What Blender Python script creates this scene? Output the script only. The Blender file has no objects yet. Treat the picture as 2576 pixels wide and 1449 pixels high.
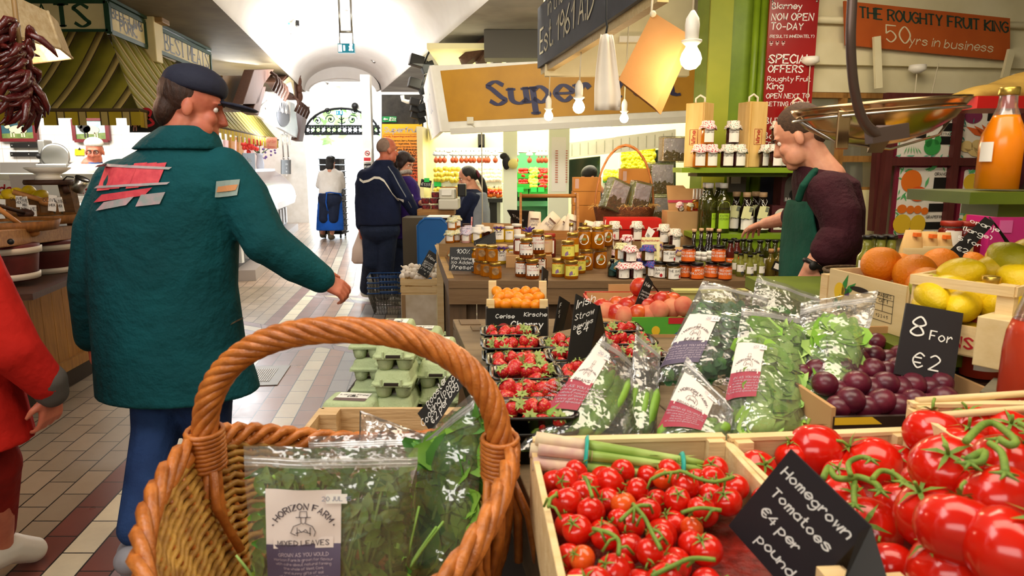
import bpy,bmesh,math,random
from mathutils import Vector as V,Matrix as MX,noise as NZ
from mathutils.bvhtree import BVHTree
from math import sin,cos,pi,atan2,sqrt
fh,fi,fj,fk,fm,fq,fy,fz,fA,fB,fC,fD,fE,fF,fG,fH,fI,fJ,fK,fL,fM,fN,fO,fP,fQ,fR,fS,fT,fU,fV,fW,fX,fY,fZ,f3,f4,f5,f6,f7,f8,f9,ga,gc,gd,gh,gi,gj,gk,gn,gq,gr,gt,gu,gx,gz,gA,gB,gC,gD,gE,gF,gG,gH,gI,gJ,gK,gL,gM,gN,gO,gP,gQ,gR,gS,gT,gU,gV,gW,gX,gY,gZ,g1,g2,g3,g4,g5,g6,g7,g8,g9,ha,hd,he,hf,hg,hk,hn,ho,hp,hs,hu,hv,hx,hy,hA,hB,hD,hE,hF,hG,hH,hI,hJ,hK,hM='lettering','jam_jar','saucedark','MULTIPLY','riser_wood','jar','LESS_THAN','bottle','back_panel','chalk_writing','GREATER_THAN','lemon','chalkboard','juice_bottle','eyebrows','front_panel','corner_post','label_paper','honey_jar','floral','small_wooden_block','side_panel','MULTIPLY_ADD','mushroom','yellow','trousers','stuff','pink_wall_panel','ginggreen','orange','relish','galtee','zip_strip_film','Superfruit','English Berry','Vector','sign','handle','wooden_ladle','oval','Kinsale Farm','floralred','tagged','paper_bag','shoe','hair','tomato_crate','bracket','block','panel','crate','box','Irish Honey','bottle_body','paper_label','Distance','SUBTRACT','base','tallgold','floralor','saucered','Scale','shelf','tomato','carton_lid','leaf_print','polka','relish_jar','corked','flex_cream','punnet','tomato_bed','x','MAXIMUM','body','counter','bluered','gingham','chutney','Roughness','ADD','shop sign','end_panel','wall_post','curdplain','darkwhite','nectarine','label','apple','riser','bacon','DIVIDE','hanger','batten','post','pepper','top','carton','wild','curd_jar','hang_tag','potato','#8a6a3c','topmost','yelflor','cap','kumquat','frame','upper','lower','apron','kraft','paper','right','Y'
random.seed(7)
R=random.Random(11)
SC=bpy.context.scene
COL=SC.collection
def ob(n,me):
 o=bpy.data.objects.new(n,me);COL.objects.link(o);return o
PX,PY,FOC,EYE=2576,1449,1700.,1.45
TH=math.atan(304.5/FOC)
def rad(a):return a*pi/180
cd=bpy.data.cameras.new('camera');cam=bpy.data.objects.new('camera',cd);COL.objects.link(cam)
cam.location=(0,0,EYE);cam.rotation_euler=(pi/2-TH,0,0)
cd.sensor_width=36;cd.lens=FOC/PX*36;cd.clip_start=.05;cd.clip_end=200
cd.dof.use_dof=True;cd.dof.focus_distance=3.2;cd.dof.aperture_fstop=8.
SC.camera=cam
SC.view_settings.view_transform='Standard';SC.view_settings.look='None'
SC.view_settings.gamma=1;SC.view_settings.use_curve_mapping=False
SC.view_settings.exposure=.15
SC.cycles.transparent_max_bounces=16
W=bpy.data.worlds.new('world');SC.world=W;W.use_nodes=True
wb=W.node_tree.nodes['Background'];wb.inputs[0].default_value=(.86,.93,1,1);wb.inputs[1].default_value=6
def bX(name,loc,size,co,col,target):
 l=bpy.data.lights.new(name,'AREA');l.shape='RECTANGLE';l.size,l.size_y=size;l.energy=co;l.color=col
 o=ob(name,l);o.location=loc
 o.rotation_euler=(V(target)-V(loc)).to_track_quat('-Z',hM).to_euler();return o
def b1(name,loc,co,col,r=.03):
 l=bpy.data.lights.new(name,'POINT');l.energy=co;l.color=col;l.shadow_soft_size=r
 o=ob(name,l);o.location=loc;return o
WARM=(1,.72,.42);TUBE=(1,.92,.74);DAY=(.9,.95,1)
bX('stall_fill_light',(.7,.8,2.5),(1.8,.8),24,(1,.85,.64),(.9,1.2,.9))  # added area lamp, stands in for unseen fixtures above the stall
bX('stall_back_fill',(1.3,2.9,2.6),(1.6,.5),30,(1,.84,.6),(1.1,3.4,.9))  # second added lamp above the view, lights the back of the stall
bX('aisle_fill',(-1.3,1.2,3.3),(1.2,2),50,(1,.95,.88),(-1.5,3.4,0))  # lamp added high out of view to brighten the aisle
bX('rear_fill',(-1.5,-1.6,2.6),(3,1),42,(1,.95,.88),(-.4,2.5,.8))  # added fill from behind the camera, lifts the left foreground
bX('sign_fill',(-.1,5.3,2.85),(2.2,.5),40,TUBE,(.3,7.6,1.6))  # generic lamp added above the view to light the ochre sign
bX('shop_light',(.9,9.1,2.68),(4.2,1.9),210,(1,.93,.7),(.9,9.1,0))
bX('butcher_light',(-4.7,6.6,2.3),(2.4,.5),60,(1,.95,.88),(-4.7,7.2,1.))
bX('vault_light',(-1.6,10.2,3.05),(.5,4.5),260,(1,.97,.96),(-2.8,10,5))
bX('far_hall_fill',(-4,15.8,4.2),(2.5,2),260,(.95,.97,1),(-4,16.2,0))  # added lamp without a fitting, brightens the far hall
bX('counter_fill',(-5.,11.2,2.15),(.5,4.2),230,(.97,.98,1),(-4.6,10.8,.9))  # added lamp kept out of sight, brightens the meat counters
def ray(px,py):
 u=(px-PX/2)/FOC;v=(PY/2-py)/FOC
 return V((u,cos(TH)+v*sin(TH),-sin(TH)+v*cos(TH)))
def P(px,py,Y):
 d=ray(px,py);t=Y/d.y;return V((d.x*t,Y,EYE+d.z*t))
def G(px,py,z=0):
 d=ray(px,py);t=(z-EYE)/d.z;return V((d.x*t,d.y*t,z))
def PZ(px,Y,z):
 k=Y*cos(TH)+(EYE-z)*sin(TH)
 return V(((px-PX/2)/FOC*k,Y,z))
def pix(p):
 d=V(p)-V((0,0,EYE));k=d.y*cos(TH)-d.z*sin(TH)
 return(PX/2+FOC*d.x/k,PY/2-FOC*(d.y*sin(TH)+d.z*cos(TH))/k)
YAW=rad(7.2)
def lin(h):
 if isinstance(h,tuple):return(*h[:3],1)
 h=h.lstrip('#');c=[int(h[i:i+2],16)/255 for i in(0,2,4)]
 return tuple(x/12.92 if x<=.04045 else((x+.055)/1.055)**2.4 for x in c)+(1,)
aR={}
class NT:
 def __init__(s,name):
  s.m=bpy.data.materials.new(name);s.m.use_nodes=True;s.t=s.m.node_tree;s.t.nodes.clear()
  s.o=s.n('ShaderNodeOutputMaterial')
 def n(s,k,**kw):
  x=s.t.nodes.new(k)
  for a,b in kw.items():
   if hasattr(x,a):setattr(x,a,b)
  return x
 def l(s,a,b):s.t.links.new(a,b)
 def v(s,x,eM):
  if hasattr(x,'is_linked'):s.l(x,eM)
  elif x is not None:eM.default_value=x
 def math(s,op,a,b=None,c=None):
  x=s.n('ShaderNodeMath',operation=op);s.v(a,x.inputs[0]);s.v(b,x.inputs[1]);s.v(c,x.inputs[2]);return x.outputs[0]
 def mix(s,f,a,b):
  x=s.n('ShaderNodeMix',data_type='RGBA');s.v(f,x.inputs[0]);s.v(a,x.inputs[6]);s.v(b,x.inputs[7]);return x.outputs[2]
 def coord(s,cr='Object',scale=(1,1,1),rot=(0,0,0)):
  c=s.n('ShaderNodeTexCoord');mp=s.n('ShaderNodeMapping');mp.inputs[gG].default_value=scale;mp.inputs['Rotation'].default_value=rot
  s.l(c.outputs[cr],mp.inputs[0]);return mp.outputs[0]
 def noise(s,vec,scale,detail=3,ab=.6):
  x=s.n('ShaderNodeTexNoise');s.l(vec,x.inputs[f4]);x.inputs[gG].default_value=scale;x.inputs['Detail'].default_value=detail;x.inputs[gY].default_value=ab;return x.outputs['Fac']
 def ramp(s,f,bZ,const=False):
  x=s.n('ShaderNodeValToRGB');e=x.color_ramp.elements
  if const:x.color_ramp.interpolation='CONSTANT'
  e.remove(e[1]);e[0].position=bZ[0][0];e[0].color=lin(bZ[0][1])
  for p,c in bZ[1:]:k=e.new(p);k.color=lin(c)
  s.l(f,x.inputs[0]);return x.outputs[0]
 def bump(s,h,st=.3,d=.01):
  x=s.n('ShaderNodeBump');x.inputs['Strength'].default_value=st;x.inputs[gA].default_value=d;s.l(h,x.inputs['Height']);return x.outputs[0]
 def bsdf(s,col,ab=.5,aP=0,aI=.5,dj=None,**kw):
  b=s.n('ShaderNodeBsdfPrincipled');s.v(col,b.inputs['Base Color']);s.v(ab,b.inputs[gY])
  b.inputs['Metallic'].default_value=aP;b.inputs['Specular IOR Level'].default_value=aI
  if dj:s.l(dj,b.inputs['Normal'])
  for k,x in kw.items():s.v(x,b.inputs[k.replace('_',' ')])
  s.l(b.outputs[0],s.o.inputs[0]);return b
def mat(name,c=None,c2=None,ab=.5,scale=8,lo=.35,hi=.65,aP=0,aI=.4,bump=0,ek=.01,am=60,ci=(1,1,1),coord='Object',cN=None,bH=0,**kw):
 if name in aR:return aR[name]
 t=NT(name);vec=t.coord(coord,ci)
 col=lin(c)
 if c2:col=t.ramp(t.noise(vec,scale),[(lo,c),(hi,c2)])
 nrm=t.bump(t.noise(vec,am,4),bump,ek)if bump else None
 b=t.bsdf(col,ab,aP,aI,nrm,**kw)
 if bH:b.inputs['Transmission Weight'].default_value=bH;b.inputs['IOR'].default_value=1.3
 if cN:b.inputs['Emission Color'].default_value=col if isinstance(col,tuple)else lin(c);b.inputs['Emission Strength'].default_value=cN
 aR[name]=t.m;return t.m
def aY(name,c,c2,bY=0,ab=.6,sc=6,coord='Object',bump=.15):
 st=[9,9,9];st[bY]=1
 return mat(name,c,c2,ab=ab,scale=sc,ci=tuple(st),lo=.3,hi=.7,bump=bump,am=sc*3,coord=coord)
def aM(name,tint=(1,1,1),gl=.16,cC=.06,scale=14,bst=.6):
 t=NT(name);vec=t.coord();n=t.noise(vec,scale,3,.5)
 nr=t.bump(n,bst,.02)
 tr=t.n('ShaderNodeBsdfTransparent');tr.inputs[0].default_value=(*tint,1)
 g=t.n('ShaderNodeBsdfGlossy');g.inputs[gY].default_value=.12;t.l(nr,g.inputs['Normal'])
 d=t.n('ShaderNodeBsdfDiffuse');d.inputs[0].default_value=(.9,.9,.9,1)
 fr=t.n('ShaderNodeLayerWeight');fr.inputs[0].default_value=.35;t.l(nr,fr.inputs['Normal'])
 f=t.math(fO,fr.outputs['Fresnel'],.7,gl*.5)
 m1=t.n('ShaderNodeMixShader');m1.inputs[0].default_value=cC;t.l(tr.outputs[0],m1.inputs[1]);t.l(d.outputs[0],m1.inputs[2])
 m2=t.n('ShaderNodeMixShader');t.l(t.math('MINIMUM',f,.85),m2.inputs[0]);t.l(m1.outputs[0],m2.inputs[1]);t.l(g.outputs[0],m2.inputs[2])
 t.l(m2.outputs[0],t.o.inputs[0]);aR[name]=t.m;return t.m
class B:
 def __init__(s,T=None):s.v=[];s.f=[];s.m=[];s.sm=[];s.T=T or MX.Identity(4);s.mi=0;s.smooth=False;s.T0=s.T
 def add(s,vs,fs,smooth=None):
  k=len(s.v);s.v+=[s.T@V(x)for x in vs];s.f+=[[i+k for i in f]for f in fs]
  s.m+=[s.mi]*len(fs);s.sm+=[s.smooth if smooth is None else smooth]*len(fs);return s
 def box(s,c,d,rz=0,r=None):
  c=V(c);x,y,z=d[0]/2,d[1]/2,d[2]/2;q=r or MX.Rotation(rz,3,'Z')
  vs=[c+q@V((a*x,b*y,e*z))for e in(-1,1)for b in(-1,1)for a in(-1,1)]
  return s.add(vs,[(0,2,3,1),(4,5,7,6),(0,1,5,4),(2,6,7,3),(0,4,6,2),(1,3,7,5)],False)
 def bar(s,a,b,w,h,up=(0,0,1)):
  a,b=V(a),V(b);d=(b-a);L=d.length;x=d.normalized();y=V(up).cross(x)
  if y.length<1e-4:y=V((0,1,0)).cross(x)
  y.normalize();z=x.cross(y)
  return s.box((a+b)/2,(L,w,h),r=MX((x,y,z)).transposed())
 def aS(s,p):return s.add(p,[(0,3,2,1),(4,5,6,7),(0,1,5,4),(1,2,6,5),(2,3,7,6),(3,0,4,7)],False)
 def bt(s,quad,th,n=None):
  q=[V(x)for x in quad];n=V(n)if n else(q[1]-q[0]).cross(q[3]-q[0]).normalized()
  return s.aS([x-n*th for x in q]+q)
 def quad(s,*q):return s.add(q,[tuple(range(len(q)))],False)
 def aj(s,a9,c=(0,0,0),n=20,T=None,cap=True,a0=0,a1=2*pi,sy=1):
  c=V(c);vs=[];fs=[];eu=abs(a1-a0-2*pi)<1e-5;k=n if eu else n+1
  for r,z in a9:
   for i in range(k):
    a=a0+(a1-a0)*i/n;p=V((r*cos(a),r*sin(a)*sy,z));vs.append(c+(T@p if T else p))
  for j in range(len(a9)-1):
   for i in range(n):
    i2=(i+1)%k;fs.append((j*k+i,j*k+i2,(j+1)*k+i2,(j+1)*k+i))
  if cap and eu:
   if a9[0][0]>1e-5:fs.append(tuple(range(k-1,-1,-1)))
   if a9[-1][0]>1e-5:fs.append(tuple((len(a9)-1)*k+i for i in range(k)))
  return s.add(vs,fs,True)
 def ae(s,pts,r,n=8,at=False,cap=True,aC=1):
  pts=[V(p)for p in pts];N=len(pts);rr=r if isinstance(r,(list,tuple))else[r]*N;vs=[];fs=[];up=None
  for i,p in enumerate(pts):
   t=(pts[(i+1)%N]-pts[i-1])if at else(pts[min(i+1,N-1)]-pts[max(i-1,0)])
   t=t.normalized()if t.length>1e-9 else V((0,0,1))
   if up is None:up=t.orthogonal().normalized()
   up=(up-t*up.dot(t));up=up.normalized()if up.length>1e-6 else t.orthogonal().normalized()
   w=t.cross(up)
   for k in range(n):
    a=2*pi*k/n;vs.append(p+(up*cos(a)+w*sin(a)*aC)*rr[i])
  for i in range(N if at else N-1):
   j=(i+1)%N
   for k in range(n):fs.append((i*n+k,i*n+(k+1)%n,j*n+(k+1)%n,j*n+k))
  if cap and not at:fs+=[tuple(range(n-1,-1,-1)),tuple((N-1)*n+k for k in range(n))]
  return s.add(vs,fs,True)
 def ak(s,c,r,nu=14,nv=9,fn=None,rot=None):
  c=V(c);r=(r,r,r)if not isinstance(r,(tuple,list))else r;vs=[(0,0,-1)];fs=[]
  for j in range(1,nv):
   th=pi*j/nv
   for i in range(nu):
    a=2*pi*i/nu;vs.append((sin(th)*cos(a),sin(th)*sin(a),-cos(th)))
  vs.append((0,0,1));e=len(vs)-1;o=[]
  for q in vs:
   q=V(q);k=fn(q)if fn else 1
   p=V((q.x*r[0],q.y*r[1],q.z*r[2]))*k if not isinstance(k,V)else V((k.x*r[0],k.y*r[1],k.z*r[2]))
   o.append(c+(rot@p if rot else p))
  for i in range(nu):
   fs.append((0,1+(i+1)%nu,1+i));b=1+(nv-2)*nu;fs.append((e,b+i,b+(i+1)%nu))
  for j in range(nv-2):
   for i in range(nu):a=1+j*nu;fs.append((a+i,a+(i+1)%nu,a+nu+(i+1)%nu,a+nu+i))
  return s.add(o,fs,True)
 def bh(s,out,h,T=None):
  n=len(out);T=T or MX.Identity(4);vs=[T@V((x,y,0))for x,y in out]+[T@V((x,y,h))for x,y in out]
  fs=[tuple(range(n-1,-1,-1)),tuple(range(n,2*n))]+[(i,(i+1)%n,n+(i+1)%n,n+i)for i in range(n)]
  return s.add(vs,fs,False)
 def grid(s,fn,nu,nv,smooth=True,eB=False):
  vs=[fn(i/nu,j/nv)for j in range(nv+1)for i in range(nu+1)];fs=[]
  for j in range(nv):
   for i in range(nu):
    a=j*(nu+1)+i;q=(a,a+1,a+nu+2,a+nu+1);fs.append(q[::-1]if eB else q)
  return s.add(vs,fs,smooth)
 def a7(s,dp,n=20,cap=True):
  vs=[];fs=[]
  for q in dp:
   c,rx,ry=V(q[0]),q[1],q[2];az=q[3]if len(q)>3 else 0;til=q[4]if len(q)>4 else None
   for k in range(n):
    a=2*pi*k/n;x,y=rx*cos(a),ry*sin(a);d=V((x*cos(az)-y*sin(az),x*sin(az)+y*cos(az),0))
    vs.append(c+(til@d if til else d))
  for j in range(len(dp)-1):
   for k in range(n):fs.append((j*n+k,j*n+(k+1)%n,(j+1)*n+(k+1)%n,(j+1)*n+k))
  if cap:fs+=[tuple(range(n-1,-1,-1)),tuple((len(dp)-1)*n+k for k in range(n))]
  return s.add(vs,fs,True)
 def mesh(s,name,dH):
  me=bpy.data.meshes.new(name);me.from_pydata([tuple(v)for v in s.v],[],s.f)
  for m in dH:me.materials.append(m)
  me.polygons.foreach_set('material_index',s.m);me.polygons.foreach_set('use_smooth',s.sm);me.update();return me
 def aa(s,name,m,parent=None,ar=0,sub=0,aK=0,cl=0,bw=0,wn=True):
  ms=m if isinstance(m,(list,tuple))else[m]
  o=bpy.data.objects.new(name,s.mesh(name,ms));COL.objects.link(o)
  s.v=[];s.f=[];s.m=[];s.sm=[];s.mi=0;s.T=s.T0
  if parent:o.parent=parent
  if cl:
   x=o.modifiers.new('r','REMESH');x.mode='VOXEL';x.voxel_size=cl;x.use_smooth_shade=True
   if bw:x=o.modifiers.new('s','SMOOTH');x.iterations=bw;x.factor=.5
  if aK:x=o.modifiers.new('t','SOLIDIFY');x.thickness=aK
  if ar:
   x=o.modifiers.new('b','BEVEL');x.width=ar;x.segments=2;x.limit_method='ANGLE';x.angle_limit=rad(40)
  if sub:x=o.modifiers.new('u','SUBSURF');x.levels=x.render_levels=sub
  return o
def tag(o,label=None,cat=None,aB=None,cr=None):
 if label:o[g7]=label
 if cat:o['category']=cat
 if aB:o['group']=aB
 if cr:o['kind']=cr
 return o
def ac(name,label,cat,loc=(0,0,0),rz=0,aB=None):
 o=ob(name,None);o.location=loc;o.rotation_euler=(0,0,rz);o.empty_display_size=.05
 return tag(o,label,cat,aB)
def al(b,name,m,**kw):return tag(b.aa(name,m,**kw),cr='structure')
cu={}
def dW(o):
 return[c for c in COL.objects if c.parent==o]
def dup(dN,loc,rz=None,label=None,aB=None,scale=None,rot=None,kids=None):
 r=dN.copy();COL.objects.link(r);r.location=loc
 if rz is not None:r.rotation_euler=(0,0,rz)
 if rot is not None:r.rotation_euler=rot
 if scale:r.scale=(scale,)*3 if not isinstance(scale,(tuple,list))else scale
 if label:r[g7]=label
 if aB:r['group']=aB
 for ch in(cu.get(dN.name)or cu.setdefault(dN.name,dW(dN))):
  c=ch.copy();COL.objects.link(c);c.parent=r
  for g in(cu.get(ch.name)if ch.name in cu else cu.setdefault(ch.name,dW(ch))):
   d=g.copy();COL.objects.link(d);d.parent=c
 return r
eP={}
def bg(be,key,loc,rz=0,label=None,aB=None,scale=None,rot=None):
 if be.name not in eP:
  eP[be.name]=1
  cu.setdefault(be.name,dW(be))
  for ch in cu[be.name]:cu.setdefault(ch.name,dW(ch))
  be.location=loc;be.rotation_euler=rot if rot is not None else(0,0,rz)
  if scale:be.scale=(scale,)*3 if not isinstance(scale,(tuple,list))else scale
  if label:be[g7]=label
  if aB:be['group']=aB
  return be
 return dup(be,loc,rz,label,aB,scale or 1,rot)
ORD=['first','second','third','fourth','fifth','sixth','seventh','eighth','ninth','tenth','eleventh','twelfth','thirteenth','fourteenth','fifteenth','sixteenth','seventeenth','eighteenth']
def nth(i,n,lo='leftmost',hi='rightmost'):
 if n==1:return 'only one'
 if i==0:return lo
 if i==n-1:return hi
 return ORD[i]+' from left'
GL=dict(l.split(' ',1)for l in '''A 032943,1535
B 0309,~0929382606,~0626442303
C ~482907052344
D 0309,~091947451303
E 49090343,0636
F 490903,0636
G ~482907052344,444626
H 0309,4349,0646
I 0309
J ~29251304
K 0309,490643
L 090343
M 0309254943
N 03094349
O ~29070523454729
P 0309,~0929482606
Q ~29070523454729,2543
R 0309,~0929482606,2643
S ~4829081735442304
T 0949,2923
U ~0905234549
V 092349
W 0913263349
X 0943,4903
Y 0926,4926,2623
Z 09490343
a ~4627052344,4743
b 0903,~0527452304
c ~4627052344
d ~4627052344,4943
e ~05454627052344
f ~391813,0727
g ~4627052344,~47422001
h 0903,~05274643
i 0703,0908
j ~171200,1918
k 0903,370533
l 0903
m 0703,~05172623,~25374643
n 0703,~05274643
o ~2705234527
p 0700,~0627452304
q ~4627052344,4740
r 0703,~052736
s ~46270635442304
t ~19142333,0727
u ~07042344,4743
v 072347
w 0713263347
x 0743,4703
y 0724,4710
z 07470343
0 ~29070523454729
1 072923
2 ~08294703,0343
3 ~08293826442304
4 390545,3733
5 490906,~0627452304
6 ~39060423442605
7 094923
8 ~2607294726,~2604234426
9 ~472907264743
€ ~482907052344,0737,0535
& ~4423042638291843
. 0304
, 0402
- 0636
' 0908
% 0349,0908,4344
* 0646,1838,1434,0848
( ~190703
) ~092713
/ 0339
! 0905,0403
• 0506,1506'''.split('\n'))
def _sm(p,k=5):
 q=[p[0]]+p+[p[-1]]
 if(p[0]-p[-1]).length<.01:q=[p[-2]]+p+[p[1]]
 o=[]
 for i in range(1,len(q)-2):
  a,b,c,d=q[i-1:i+3]
  for j in range(k):
   t=j/k;o.append(.5*((2*b)+(c-a)*t+(2*a-5*b+4*c-d)*t*t+(3*b-a-3*c+d)*t*t*t))
 return o+[q[-2]]
def bz(s,size,gap=1.7):return sum((max(int(x)for st in GL.get(c,'00').split(',')for x in st.strip('~')[0::2])+gap)if c in GL else 2.6 for c in s)*size/6
def af(b,s,size,fn=None,org=(0,0),w=.12,aJ=0,bE=0,bf='c',jit=0,gap=1.7,aU=0,ang=0):
 """stroke text; size = capital height; fn maps (x, y) to a 3D point; w = pen width as a share of size"""
 u=size/6;W=bz(s,size,gap)-gap*u;x0=-W/2 if bf=='c' else(-W if bf=='r' else 0);rj=random.Random(s)
 fn=fn or(lambda x,y:V((x,y,0)));cx=x0;ca,sa=cos(ang),sin(ang)
 def out(p,dy=0):
  x,y=p;x+=aJ*y;X,Y=org[0]+x*ca-y*sa,org[1]+x*sa+y*ca
  return fn(X,Y)
 for c in s:
  if c not in GL:cx+=2.6*u;continue
  g=GL[c];mxx=0;dy=rj.uniform(-jit,jit)*size;ds=1+rj.uniform(-jit,jit)
  for st in g.split(','):
   sm=st[0]=='~';st=st.strip('~');pts=[V((int(st[i]),int(st[i+1])-3))for i in range(0,len(st),2)]
   mxx=max(mxx,max(p.x for p in pts));ends=[pts[0].copy(),pts[-1].copy()];dirs=[pts[0]-pts[1],pts[-1]-pts[-2]]
   if sm:pts=_sm(pts)
   hw=w*6/2;L=[];Rr=[];n=len(pts)
   for i,p in enumerate(pts):
    t=pts[min(i+1,n-1)]-pts[max(i-1,0)]
    t=t.normalized()if t.length else V((1,0))
    k=hw*(1-aU+aU*abs(t.y)**1.2);m=V((-t.y,t.x))
    if not sm and 0<i<n-1:
     a=(pts[i]-pts[i-1]).normalized();k/=max(.5,abs(a.dot(t)))
    e=t*hw*.5*(1-aU)*((i==n-1)-(i==0));L.append(p+m*k+e);Rr.append(p-m*k+e)
   ql=L+Rr[::-1];vs=[out(((q.x*u*ds+cx),q.y*u*ds+dy))for q in ql]
   b.add(vs,[(i,2*n-1-i,2*n-2-i,i+1)for i in range(n-1)],False)
   if bE:
    for e,d in zip(ends,dirs):
     if abs(d.y)>abs(d.x)*1.5 and not(sm and c in 'eaoOSsC0368'):
      a=bE*hw;hh=hw*.34;yy=e.y-(hh if d.y>0 else-hh)
      b.add([out(((e.x+q)*u+cx,(yy+r)*u))for q,r in((-a,-hh),(a,-hh),(a,hh),(-a,hh))],[(0,1,2,3)],False)
  cx+=(mxx+gap)*u
 return b
def fit(s,size,w,gap=1.7):return min(size,size*w/max(1e-6,bz(s,size,gap)))
def ai(o,x,y,off=.001):
 o,x,y=V(o),V(x).normalized(),V(y).normalized();n=x.cross(y)
 return lambda a,b:o+x*a+y*b+n*off
def cg(r,z0,a0=-pi/2,c=(0,0)):
 return lambda a,b:V((c[0]+r*cos(a0+a/r),c[1]+r*sin(a0+a/r),z0+b))
#SETTING
bP=mat('cream_paint','#e6ddba','#d9cfa8',ab=.6,scale=3,bump=.08,am=25)
aT=mat('white_paint','#f2efe6','#e6e2d6',scale=4)
TANCEIL=mat('tan_ceiling','#6e6148','#5c5038',ab=.8,scale=2)
dt=mat('vault_plaster','#f1eeea','#e6e2dd',ab=.7,scale=1.5)
cA=mat('grey_ceiling','#b4b1aa','#8d8a84',ab=.8,scale=1.5)
OAK=aY('oak','#b07a3c','#8f5c28')
a4=aY('pine_crate','#ecd3a2','#dbb97f',ab=.7,sc=4)
au=aY('dark_wood','#4a2a18','#331a0e')
by=mat('green_paint','#7d9a1c','#6d8a18',ab=.4,scale=4,bump=.06)
a6=mat('olive_green_paint','#5f6f14','#4f5e10',ab=.45,scale=4)
aq=mat('black_paint','#141210')
aQ=mat('steel','#b9b9b6',ab=.28,aP=1)
bF=mat('black_iron','#15181a',aP=.3)
def floor_mat():
 t=NT('quarry_tiles');c=t.coord();sp=t.n('ShaderNodeSeparateXYZ');t.l(c,sp.inputs[0]);x,y=sp.outputs[0],sp.outputs[1]
 far=t.math(fC,y,8.2)
 kk=t.math(fO,far,.075,.126)
 q=t.math(gZ,x,t.math(fk,y,kk));q=t.math(gZ,q,t.math(fk,far,-.615))
 u=t.math(hd,t.math(gZ,q,1.42),.124);row=t.math('FLOOR',u);fu=t.math('FRACT',u)
 vv=t.math(gZ,t.math(hd,y,.236),t.math(fk,row,.5));fv=t.math('FRACT',vv);cell=t.math('FLOOR',vv)
 e=lambda f,w:t.math(gS,t.math(fy,f,w),t.math(fC,f,1-w))
 c3=t.math(gS,e(fu,.028),e(fv,.014))
 cb=t.n('ShaderNodeCombineXYZ');t.l(row,cb.inputs[0]);t.l(cell,cb.inputs[1])
 wn=t.n('ShaderNodeTexWhiteNoise');t.l(cb.outputs[0],wn.inputs[f4]);rnd=wn.outputs['Value']
 r=t.math(gZ,t.math(hd,t.math(gZ,row,12),40.),.012)
 tan,red,wh,pur,brn,gry='#9a8a76','#6e3a32','#d8cfb4','#8a6f70','#9a6a4c','#8f8a88'
 seq={-1:red,0:wh,1:red,2:pur,3:brn,4:wh,5:brn,6:gry,7:gry,8:tan,9:gry}
 bZ=[(0,tan)]+[((i+12)/40.,seq[i])for i in range(-1,10)]
 bZ.append((22/40.,'#948574'))
 col=t.ramp(r,bZ,True)
 seqf=[(0,'#b7a08c'),(13/40,'#c9c0ac'),(14/40,'#9c7c68'),(15/40,'#b59a86'),(17/40,'#c9c0ac'),(18/40,'#a98f80'),(20/40,'#a89a8c')]
 colf=t.ramp(r,seqf,True);col=t.mix(far,col,colf)
 def bG(sgn,off):
  d=t.math(gZ,t.math(fk,q,sgn*.62),t.math(gB,y,off));return d
 dia=None
 for sgn,off in((1,5.),(-1,6.1),(1,6.9),(-1,4.5)):
  d=bG(sgn,off);a=t.math('ABSOLUTE',d)
  win=t.math(fy,a,.2);core=t.math(fy,a,.075)
  bu=t.math('FRACT',t.math(hd,t.math(gZ,q,t.math(fk,y,.3*sgn)),.27))
  cc=t.mix(core,lin('#8f7478'),lin('#d4cab0'))
  j=t.math(gS,t.math(fy,bu,.03),t.math(gS,t.math(fy,t.math('ABSOLUTE',t.math(gB,a,.075)),.006),t.math(fC,a,.192)))
  inr=t.math(fk,t.math(fk,t.math(fC,y,5.),t.math(fy,y,7.6)),win)
  col=t.mix(inr,col,cc);c3=t.math(gZ,t.math(fk,c3,t.math(gB,1,inr)),t.math(fk,inr,j))
 hsv=t.n('ShaderNodeHueSaturation');t.l(col,hsv.inputs['Color']);t.l(t.math(fO,rnd,.34,.82),hsv.inputs['Value'])
 n=t.noise(c,18,4);col=t.mix(t.math(fk,n,.22),hsv.outputs[0],lin('#5a4c40'))
 col=t.mix(c3,col,lin('#1d1713'))
 ab=t.math(fO,t.noise(c,3,3),.25,.2)
 h=t.math(gB,1,c3)
 t.bsdf(col,ab,0,.5,t.bump(h,.35,.004));return t.m
b=B();b.box((-1,9.5,-.05),(18,27,.1));al(b,'floor',floor_mat())
g0=G(650,948);b=B();b.box((0,0,.003),(.3,.46,.006));t=ac('floor_grate','perforated steel drain grate set into tiled aisle floor','drain grate',(g0.x+.02,g0.y+.02,0),YAW)
b.aa(hE,mat('dull_steel','#8d8a84',aP=.8),t)
b=B()
for i in range(11):b.box((-.075+.015*i,0,.007),(.008,.3,.004))
b.aa('slot_panel',mat('grate_light','#a7a39b',aP=.7),t)
ZS=2.9
def b9(Y):return(-2.64-.19*(Y-6.3),-.63-.32*(Y-7.65))
def cG(a,Y,z0=ZS):
 l,r=b9(Y);k=(Y-2)/11.7;rise=.95-.5*k;c,h=(l+r)/2,(r-l)/2
 return V((c-h*cos(a),Y,z0+rise*sin(a)))
b=B();b.grid(lambda u,v:cG(pi*u,1+12.7*v),28,14,eB=True);al(b,'ceiling_vault',dt,aK=.06)
b=B();l0,r0=b9(1);l1,r1=b9(13.7)
b.add([(-8.5,1,ZS),(l0,1,ZS),(l1,13.7,ZS),(-8.5,13.7,ZS)],[(0,1,2,3)]);al(b,'ceiling_left',TANCEIL,aK=-.08)
b=B();b.add([(r0,1,ZS),(7,1,ZS),(7,13.7,ZS),(r1,13.7,ZS)],[(0,1,2,3)]);al(b,'ceiling_right',cA,aK=-.08)
b=B();b.box((-.75,-.6,3.6),(15.5,3.3,.1));al(b,'ceiling_rear',cA)
b=B();b.box((-.75,-2.2,1.8),(15.5,.1,3.6));al(b,'wall_rear',bP)
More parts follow.
